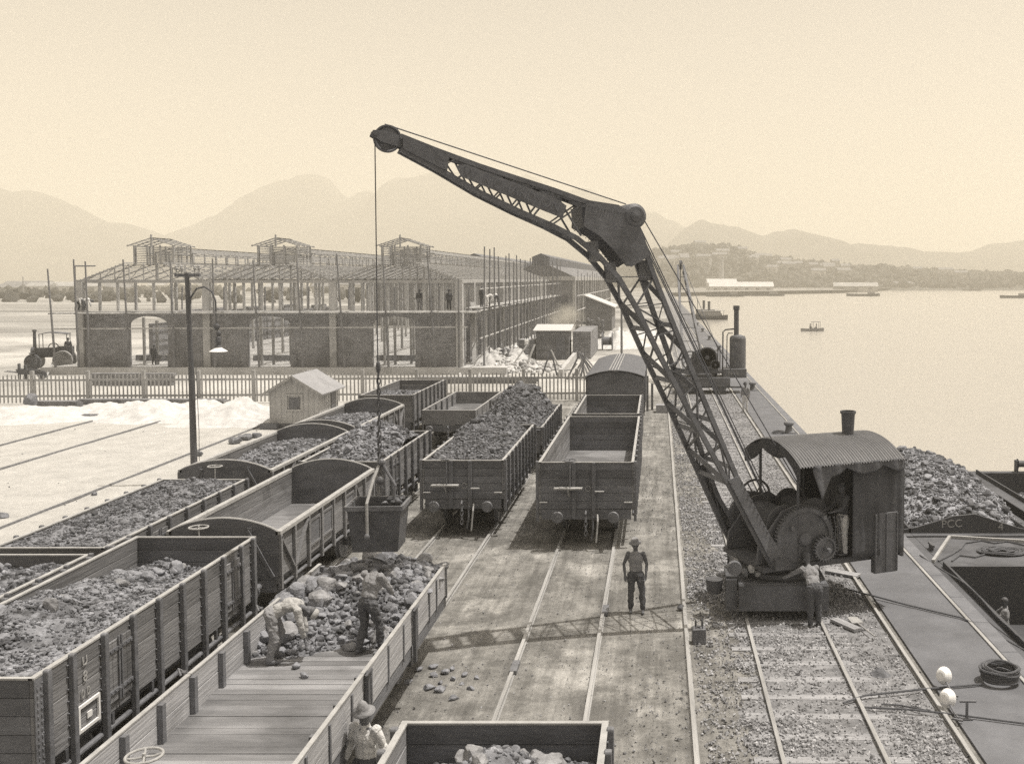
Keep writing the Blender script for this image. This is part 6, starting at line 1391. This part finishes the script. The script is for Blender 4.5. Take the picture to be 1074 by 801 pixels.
# sheerlegs and pole bundle
p = at(578, 394); r = thing('sheerlegs', 'sheerlegs of two timbers with a slack hose behind the fence', 'sheerlegs', (p.x, p.y, 0))
MB().tube((-.75, 0, 0), (0, 0, 2.1), .07).build('leg', 'wood_dark', r); MB().tube((.45, .3, 0), (0, 0, 2.1), .07).build('leg', 'wood_dark', r)
MB().path([(0, 0, 2.1), (.5, 0, 1.0), (1.1, 0, .45), (1.7, 0, .5), (2.1, 0, 1.0)], .07, 8).build('hose', 'cap', r)
p = at(612, 398); r = thing('pole_bundle', 'bundle of poles stacked on end behind the fence', 'poles', (p.x, p.y, 0))
for k in range(9): MB().tube((-1.3 + k * .36, rnd.uniform(-.2, .3), 0), (-.1 + rnd.uniform(-.3, .5), 0, 2.0 + rnd.uniform(-.4, .2)), .07).build('pole', ['wood_dark', 'wood', 'wood_pale'][k % 3], r)
# ================================================================ steam roller
rr = thing('steam_roller', 'steam road roller with canopy beside the left corner of the warehouse', 'road roller', (-52.2, 86.0, .1), .35); rr.scale = (.86, .86, .92)
MB().lathe([(.70, -1.0), (.74, -.98), (.74, .98), (.70, 1.0), (.66, .97), (.66, -.97), (.70, -1.0)], (-1.5, 0, .74), 'y', 28).build('front_roll', 'iron2', rr)
MB().box2(-1.75, -1.25, -1.12, 1.12, 1.5, 1.6).build('roll_frame', 'iron', rr)
for s in (-1, 1):
    MB().bar((-1.5, s * 1.08, 1.5), (-1.5, s * 1.08, .7), .12, .06).build('roll_fork', 'iron', rr)
    rw = MB().lathe([(.84, -.22), (.88, -.2), (.88, .2), (.84, .22), (.80, .2), (.80, -.2), (.84, -.22)], (1.15, s * 1.1, .88), 'y', 28)
    for k in range(10): rw.tube((1.15, s * 1.1, .88), (1.15 + .82 * math.cos(k * PI / 5), s * 1.1, .88 + .82 * math.sin(k * PI / 5)), .035, n=6)
    rw.build('rear_wheel', 'cap', rr)
MB().lathe([(.42, -1.5), (.46, -1.45), (.46, .7), (.4, .72)], (0, 0, 1.55), 'x', 22).build('boiler', 'iron', rr)
MB().lathe([(.5, -1.75), (.5, -1.35)], (0, 0, 1.6), 'x', 22).build('smokebox', 'iron', rr)
MB().lathe([(.16, 2.0), (.14, 3.5), (.2, 3.52), (.2, 3.7), (.15, 3.7)], (-1.45, 0, 0), n=14).build('chimney', 'iron', rr)
MB().box2(.55, 1.9, -.6, .6, .9, 2.1).build('firebox', 'iron', rr)
MB().prism([(-1.2, 3.25), (0, 3.42), (2.0, 3.25), (2.0, 3.32), (0, 3.5), (-1.2, 3.32)], lambda u, v, q: (u * .8, q, v), -.9, .9).build('canopy', 'wood_dark', rr)
for x in (-.9, 1.5):
    for s in (-1, 1): MB().tube((x, s * .8, 1.7), (x, s * .8, 3.3), .035).build('canopy_post', 'iron', rr)
MB().path([(.3 + .45 * math.cos(a), -.62, 2.0 + .45 * math.sin(a)) for a in np.linspace(0, 2 * PI, 21)[:-1]], .05, 6, loop=True).build('flywheel', 'iron', rr)
def small_man(lab, loc, rz, J=None, **k): return person(lab, loc, rz, J or stand(), vox=.022, fingers=False, **k)
small_man('driver in a dark jacket standing on the footplate of the steam roller', (-51.0, 86.4, 1.0), .5, shirt='cloth_dark', trousers='cloth_dark', hat='felt')
small_man('second man in a pale shirt at the back of the steam roller', (-50.3, 86.9, .7), .9, shirt='cloth_pale', trousers='cloth_dark', hat='felt')
br_ = MB()
for k in range(5): br_.tube((-55.6 + k * .5, 82.4, 0), (-55.0 + k * .55, 82.5, 1.2 + .3 * (k % 2)), .06)
for k in range(5): pass
p = at(20, 398); r = thing('barrow', 'old wheelbarrow and posts in front of the steam roller', 'barrow', (p.x + .8, p.y, 0), .3)
MB().add([(-.6, -.35, .45), (.5, -.35, .4), (.5, .35, .4), (-.6, .35, .45), (-.8, -.5, .85), (.7, -.5, .75), (.7, .5, .75), (-.8, .5, .85)], [(0, 3, 2, 1), (0, 1, 5, 4), (1, 2, 6, 5), (2, 3, 7, 6), (3, 0, 4, 7)]).build('tray', 'iron', r)
MB().lathe([(.3, -.04), (.34, -.03), (.34, .03), (.3, .04)], (.9, 0, .34), 'y', 16).build('wheel', 'iron', r)
for s in (-1, 1): MB().tube((-1.6, s * .3, .7), (.9, s * .08, .34), .03).build('handle', 'wood', r)
for i, (a, h) in enumerate(((20.5, 1.25), (27, 1.15))):
    p = at(a, 398); tag(MB().box2(p.x - .08, p.x + .08, p.y - .08, p.y + .08, 0, h).build('stub_post', 'wood_dark'), ['left stub post standing behind the fence by the steam roller', 'right stub post standing behind the fence by the steam roller'][i], 'post')
tag(MB().bar(at(48, 396) , at(60, 384) + Vector((0, 0, 1.0)), .16, .1).build('pale_prop', 'cap'), 'pale timber propped below the platform near the roller', 'timber')
# ================================================================ men in the distance
small_man('man standing on the quay in front of the distant crane', (5.12, 58.3, .05), 2.6, shirt='cloth_mid', trousers='cloth_pale', hat='felt')
bend = stand(**st_p)
def bm(a, Y, z, lab, rz, sh, tr, J=None): small_man(lab, ((a - 690) / F * Y, Y, z), rz, J, shirt=sh, trousers=tr, hat='felt')
bm(81, 82.6, 5.2, 'bricklayer in pale shirt bending on the scaffold at the left corner of the warehouse', 1.4 + PI, 'cloth_pale', 'cloth_dark', bend)
bm(88, 82.5, 5.2, 'second bricklayer kneeling close by on the scaffold at the left corner', -1.2, 'cloth_pale', 'cloth_dark', bend)
bm(505, 84.6, 5.45, 'workman in dark shirt standing on the side scaffold nearest the corner', -.8, 'cloth_dark', 'cloth_dark')
bm(511, 86.5, 5.45, 'workman in white bending on the side scaffold', -1.0, 'cloth_pale', 'cloth_pale', bend)
bm(521, 90, 5.45, 'third workman in white on the side scaffold', .6, 'cloth_pale', 'cloth_dark', bend)
bm(471, 84.5, 5.2, 'workman in dark clothes at the front right corner on the scaffold', .4, 'cloth_dark', 'cloth_dark')
bm(481, 84.9, 5.2, 'workman in pale shirt beside the corner pillar on the scaffold', 2.0, 'cloth_pale', 'cloth_pale')
bm(440, 85.5, 5.2, 'small figure standing between the posts of the upper storey', .0, 'cloth_dark', 'cloth_mid')
bm(614, 212, 7.7, 'tiny figure on the roof edge of the farther warehouse', .0, 'cloth_pale', 'cloth_pale') if False else None
bm(160, 84.5, .55, 'man standing in the first arched opening of the warehouse', .0, 'cloth_dark', 'cloth_dark')
for k, (a, Y) in enumerate(((540, 88), (552, 91.5), (533, 86))):
    bm(a, Y, .9, ['labourer bending on the rubble heap', 'labourer in a pale shirt behind the rubble heap', 'labourer by the left of the rubble heap'][k], k, ['cloth_pale', 'cloth_pale', 'cloth_mid'][k], 'cloth_mid', bend if k != 1 else None)
tag(MB().bar((-15.6, 85.0, .4), (-16.3, 88.0, 5.8), .35, .08).build('ladder', 'timber'), 'steep ladder against the side scaffold near the rubble', 'ladder')
# ================================================================ boats
def hull_mesh(L, W, H, n=14, fl=0, sheer=.3, blunt=.25):
    """hull with pointed bow at +y; returns MB"""
    mb = MB(); rows = []
    for i in range(n + 1):
        u = i / n; y = -L / 2 + L * u; w_ = W / 2 * (min(1, (u + blunt) / (blunt + .12)) if u < .12 else 1) * math.sqrt(max(0, 1 - max(0, (u - .55) / .45) ** 2.2)); w_ = max(w_, .02)
        zt = H + sheer * (2 * u - 1) ** 2
        rows.append([(-w_, y, zt), (-w_ * .9, y, H * .4), (-w_ * .55, y, -.1), (0, y, -.25), (w_ * .55, y, -.1), (w_ * .9, y, H * .4), (w_, y, zt)])
    V = [p for r_ in rows for p in r_]; Fc = []
    for i in range(n):
        for j in range(6): a = i * 7 + j; Fc.append((a, a + 1, a + 8, a + 7))
    Fc.append(tuple(range(7))); mb.add(V, Fc)
    Vd = [(x * .97, y, z - .12) for r_ in rows for (x, y, z) in (r_[0], r_[6])]; mb.add(Vd, [(2 * i, 2 * i + 1, 2 * i + 3, 2 * i + 2) for i in range(n)]); return mb
M['hull'] = mat('dark_hull', .07, .7, .2, 1)
def launch(lab, x, y, L, rz, fun=1):
    r = thing('steam_launch', lab, 'launch', (x, y, WZ), rz, 'steam launches moored together')
    hull_mesh(L, L * .24, .9).build('hull', 'hull', r)
    MB().box2(-L * .08, L * .08, -L * .3, L * .25, .8, 2.2).build('cabin', 'farwall', r); MB().box2(-L * .1, L * .1, -L * .42, L * .28, 2.21, 2.32).build('cabin_roof', 'farwhite', r)
    MB().lathe([(.32, 1.9), (.32, 4.4), (.36, 4.45), (.36, 4.6)], (0, L * .02, 0), n=12).build('funnel', 'iron', r)
    MB().tube((0, L * .34, .8), (0, L * .34, 4.9), .07).build('mast', 'iron', r)
    for k in range(5): MB().tube((L * .1, -L * .4 + k * L * .09, .8), (L * .1, -L * .4 + k * L * .09, 2.0), .04).build('stanchion', 'iron', r)
launch('steam launch moored nearest the quay, its funnel upright', 12.2, 262, 9, PI / 2)
launch('steam launch lying outside the other, pale awning at its stern', 13.0, 251, 9, PI / 2 + .05)
rb = thing('rowing_boat', 'rowing boat with two passengers under a small awning on the open water', 'boat', (30.3, 196.5, WZ), PI / 2 + .15)
hull_mesh(4.6, 1.4, .42, sheer=.15).build('hull', 'cap', rb)
for s in (-1, 1): MB().tube((s * .5, .2, .5), (s * 2.6, -.3, .15), .05).build('oar', 'wood_dark', rb)
MB().box2(-.6, .6, -1.6, .0, 1.75, 1.8).build('awning', 'wood_dark', rb)
for x in (-.5, .5):
    for y in (-1.5, -.1): MB().tube((x, y, .4), (x, y, 1.75), .03).build('awning_post', 'iron', rb)
sit = stand(pelvis=(0, 0, .45), chest=(0, .02, .8), neck=(0, .03, 1.0), head=(0, .05, 1.15), shL=(-.18, .02, .94), shR=(.18, .02, .94), elL=(-.22, .15, .7), elR=(.22, .15, .7), wrL=(-.15, .38, .62), wrR=(.15, .38, .62), hipL=(-.09, 0, .42), hipR=(.09, 0, .42), knL=(-.1, .4, .46), knR=(.1, .4, .46), anL=(-.1, .42, .08), anR=(.1, .42, .08))
def inboat(lab, dx, sh, rz, dz=.0): small_man(lab, (30.3 + dx, 196.5 + .05, WZ + .1 + dz), rz, sit, shirt=sh, trousers='cloth_dark', hat='felt')
inboat('rower in dark clothes at the middle of the rowing boat', -.4, 'cloth_dark', -PI / 2); inboat('passenger in white at the stern of the rowing boat', .9, 'cloth_pale', PI / 2)
for i, (a, b_, L, lab) in enumerate(((1019, 305, 16, 'far small vessel with a mast out in the bay'), (1064, 312.5, 16, 'low dark barge far out at the right edge of the bay'), (905, 310.5, 20, 'lighter moored along the far shore at the right'), (800, 310.3, 26, 'lighter moored below the long white shed'), (760, 311.0, 22, 'lighter moored left of the long white shed'))):
    p = at(a, b_, WZ); r = thing('barge', lab, 'barge', (p.x, p.y, WZ), PI / 2, 'vessels along the far shore'); hull_mesh(L, L * .24, 1.3 if i != 3 else 1.0).build('hull', 'hull', r); MB().box2(-1, 1, -L * .35, -L * .15, 1.2, 2.6).build('cabin', 'farwall', r)
    if i == 0: MB().tube((0, 2, 1), (0, 2, 8), .15).build('mast', 'hull', r)
    if i > 1: MB().tube((0, 4, 1), (0, 4, 4), .1).build('mast', 'hull', r)
# ================================================================ hopper barges at the quay
M['deckplate'] = mat('barge_deck', .10, .85, .25, 1.2, .3, 8, spots=(.8, .7, .5))
def hopper(lab, x0, x1, y0, y1, gz, deckn, deckf, hold_z=-2.1, coam=0):
    """open hopper barge: side decks, end decks, hold"""
    r = thing('hopper_barge', lab, 'barge', ((x0 + x1) / 2, (y0 + y1) / 2, 0)); cx, cy = (x0 + x1) / 2, (y0 + y1) / 2; hw_, hl = (x1 - x0) / 2, (y1 - y0) / 2
    MB().box2(-hw_, hw_, -hl, hl, WZ - .8, hold_z).build('bottom', 'hull', r)
    for s in (-1, 1):
        MB().box2(*sorted((s * hw_, s * (hw_ - .12))), -hl, hl, hold_z + .001, gz - .06).build('side', 'hull', r)
        MB().box2(*sorted((s * (hw_ + .05), s * (hw_ - .5))), -hl, hl, gz - .059, gz).build('side_deck', 'deckplate', r, bev=.015)
        MB().box2(*sorted((s * (hw_ - .5), s * (hw_ - .44))), -hl + deckn, hl - deckf, hold_z + .001, gz + .16).build('hold_coaming', 'hull', r)
    for a, b_ in ((-hl, -hl + deckn), (hl - deckf, hl)):
        MB().box2(-hw_ + .501, hw_ - .501, a, b_, gz - .06, gz - .001).build('end_deck', 'deckplate', r)
    for y in (-hl, hl): MB().box2(-hw_, hw_, y - .06 if y < 0 else y, y if y < 0 else y + .06, hold_z, gz - .062).build('end_plate', 'hull', r)
    for y in (-hl + deckn, hl - deckf): MB().box2(-hw_ + .501, hw_ - .501, y - .03, y + .03, hold_z + .001, gz + .02).build('bulkhead', 'hull', r)
    return r
GA = -.45
ba = hopper('hopper barge lettered PCC 4 heaped with broken stone, moored behind the crane cab', 7.75, 12.5, 31.9, 43.5, GA, .35, 1.2)
cpoly = [(-2.3, GA - .1), (2.3, GA - .1), (2.3, GA + .02), (1.6, GA + .18), (.2, GA + .62), (-.5, GA + .55), (-1.7, GA + .18), (-2.3, GA + .08)]
cm = MB().prism(cpoly, lambda u, v, q: (u, q, v), -5.45, -5.36).build('end_coaming', 'hull', ba)
text_mesh('PCC', .36, 'painted_letters', 'cap', cm, Matrix.Translation((-.55, -5.46, GA + .3)) @ Matrix.Rotation(R(90), 4, 'X') @ Matrix.Rotation(R(3), 4, 'Z'), .003)
text_mesh('4', .36, 'painted_number', 'cap', cm, Matrix.Translation((1.05, -5.46, GA + .2)) @ Matrix.Rotation(R(90), 4, 'X'), .003)
heap('stone_cargo', 'great heap of broken stone filling the hopper barge behind the crane', 7.95, 12.3, 32.4, 42.6, lambda x, y: -.75 + 1.6 * np.exp(-(np.abs((y - 38.2) / 4.6)) ** 2.6) * (1 - .62 * np.abs((x - 10.0) / 2.3) ** 1.8) + .15 * sm(y, 31, 34) + .1 * vnoise(x, y, 41), 13000, .02, .09, 42, 'ore', big=200, bigs=(.09, .2))
bb = hopper('hopper barge nearest the camera with rope coil on its end deck and open hold', 7.75, 12.9, 15.5, 31.7, GA, 1.0, 3.3)
MB().bar((-1.0, 8.0, GA + .05), (-2.3, 5.2, GA + .05), .09, .09).build('deck_strip', 'cap', bb) ; MB().bar((-1.0, 8.0, GA + .05), (2.5, 7.1, GA + .05), .09, .09).build('deck_strip', 'cap', bb)
hopper('third hopper barge lying outside the stone-laden one, part loaded', 12.95, 17.5, 29.5, 42.3, GA + .1, 1.0, .5)
heap('stone_cargo', 'low stone cargo in the third barge at the right edge', 13.5, 17.0, 30.7, 41.6, lambda x, y: -1.3 + .5 * np.exp(-((y - 37) / 3) ** 2) + .1 * vnoise(x, y, 43), 2200, .04, .12, 44, 'ore', big=60, bigs=(.12, .22))
wr = thing('winch', 'small deck winch on the far end of the third barge', 'winch', (15.6, 42.1, GA + .1))
MB().lathe([(.22, -.35), (.14, -.33), (.14, .33), (.22, .35)], (0, 0, .35), 'x', 14).build('drum', 'iron', wr); 
for s in (-1, 1): MB().box2(s * .4 - .04, s * .4 + .04, -.15, .15, 0, .5).build('frame', 'iron', wr)
g = np.random.default_rng(3); rc = MB()
for i in range(14):
    r0 = .2 + .035 * i; ph = rnd.uniform(0, 6); rc.path([(10.4 + r0 * math.cos(a + ph) * 1.1, 29.9 + r0 * math.sin(a + ph) * .75, GA + .03 + .012 * (i % 5) + .02 * math.sin(3 * a + i)) for a in np.linspace(0, 2 * PI, 21)[:-1]], .024, 5, loop=True)
rc.path([(10.9, 29.9, GA + .03), (11.4, 30.6, GA + .03), (11.0, 31.1, GA + .03), (10.5, 30.9, GA + .03), (10.2, 31.2, GA + .03), (9.6, 30.9, GA + .03), (9.3, 30.3, GA + .03), (8.8, 29.6, GA + .03), (8.2, 28.9, GA + .03)], .024, 6)
rc.path([(9.9, 29.7, GA + .03), (9.4, 29.3, GA + .03), (9.0, 29.5, GA + .03), (8.6, 28.9, GA + .03)], .024, 6)
tag(rc.build('rope_coil', 'rope'), 'loose tangle of rope coiled on the barge end deck', 'rope coil')
r = thing('cleat', 'iron cleat on the deck edge of the barge by the quay', 'cleat', (8.35, 30.2, GA)); MB().box2(-.05, .05, -.1, .1, 0, .14).build('stem', 'iron', r); MB().box2(-.04, .04, -.25, .25, .141, .2).build('horn', 'iron', r)
small_man('bareheaded labourer with a pale shirt working in the dark hold of the nearest barge', (8.95, 25.4, -2.09), 1.2, stand(elR=(.3, .2, 1.2), wrR=(.35, .45, 1.05), elL=(-.25, .2, 1.1), wrL=(-.2, .4, .9)), shirt='cloth_mid', trousers='cloth_mid', hat=None)
P_ = []
for k in range(14):
    V, Fc = rocks_np(np.zeros((1, 3)), [rnd.uniform(.15, .3)], 800 + k, ICO3); o = npmesh('hold_boulder', V, Fc, 'ore'); o.location = (rnd.uniform(9.0, 11.5), rnd.uniform(20.5, 25), -1.95); tag(o, 'pale boulder left in the open hold of the nearest barge', 'boulder', 'boulders in the barge hold')
rope([(7.3, 27.6, .12), (7.95, 25.5, -.05), (8.2, 22.5, -.3), (8.5, 18.5, -.38)], .02, 'mooring line slanting along the inner side of the nearest barge')
tag(MB().box2(7.5, 8.25, 19.9, 20.1, -.2, -.1).box2(7.5, 8.25, 19.5, 19.7, -.2, -.1).build('fender_beam', 'wood_pale'), 'pale wooden fender beam between quay and barge', 'fender') if False else None
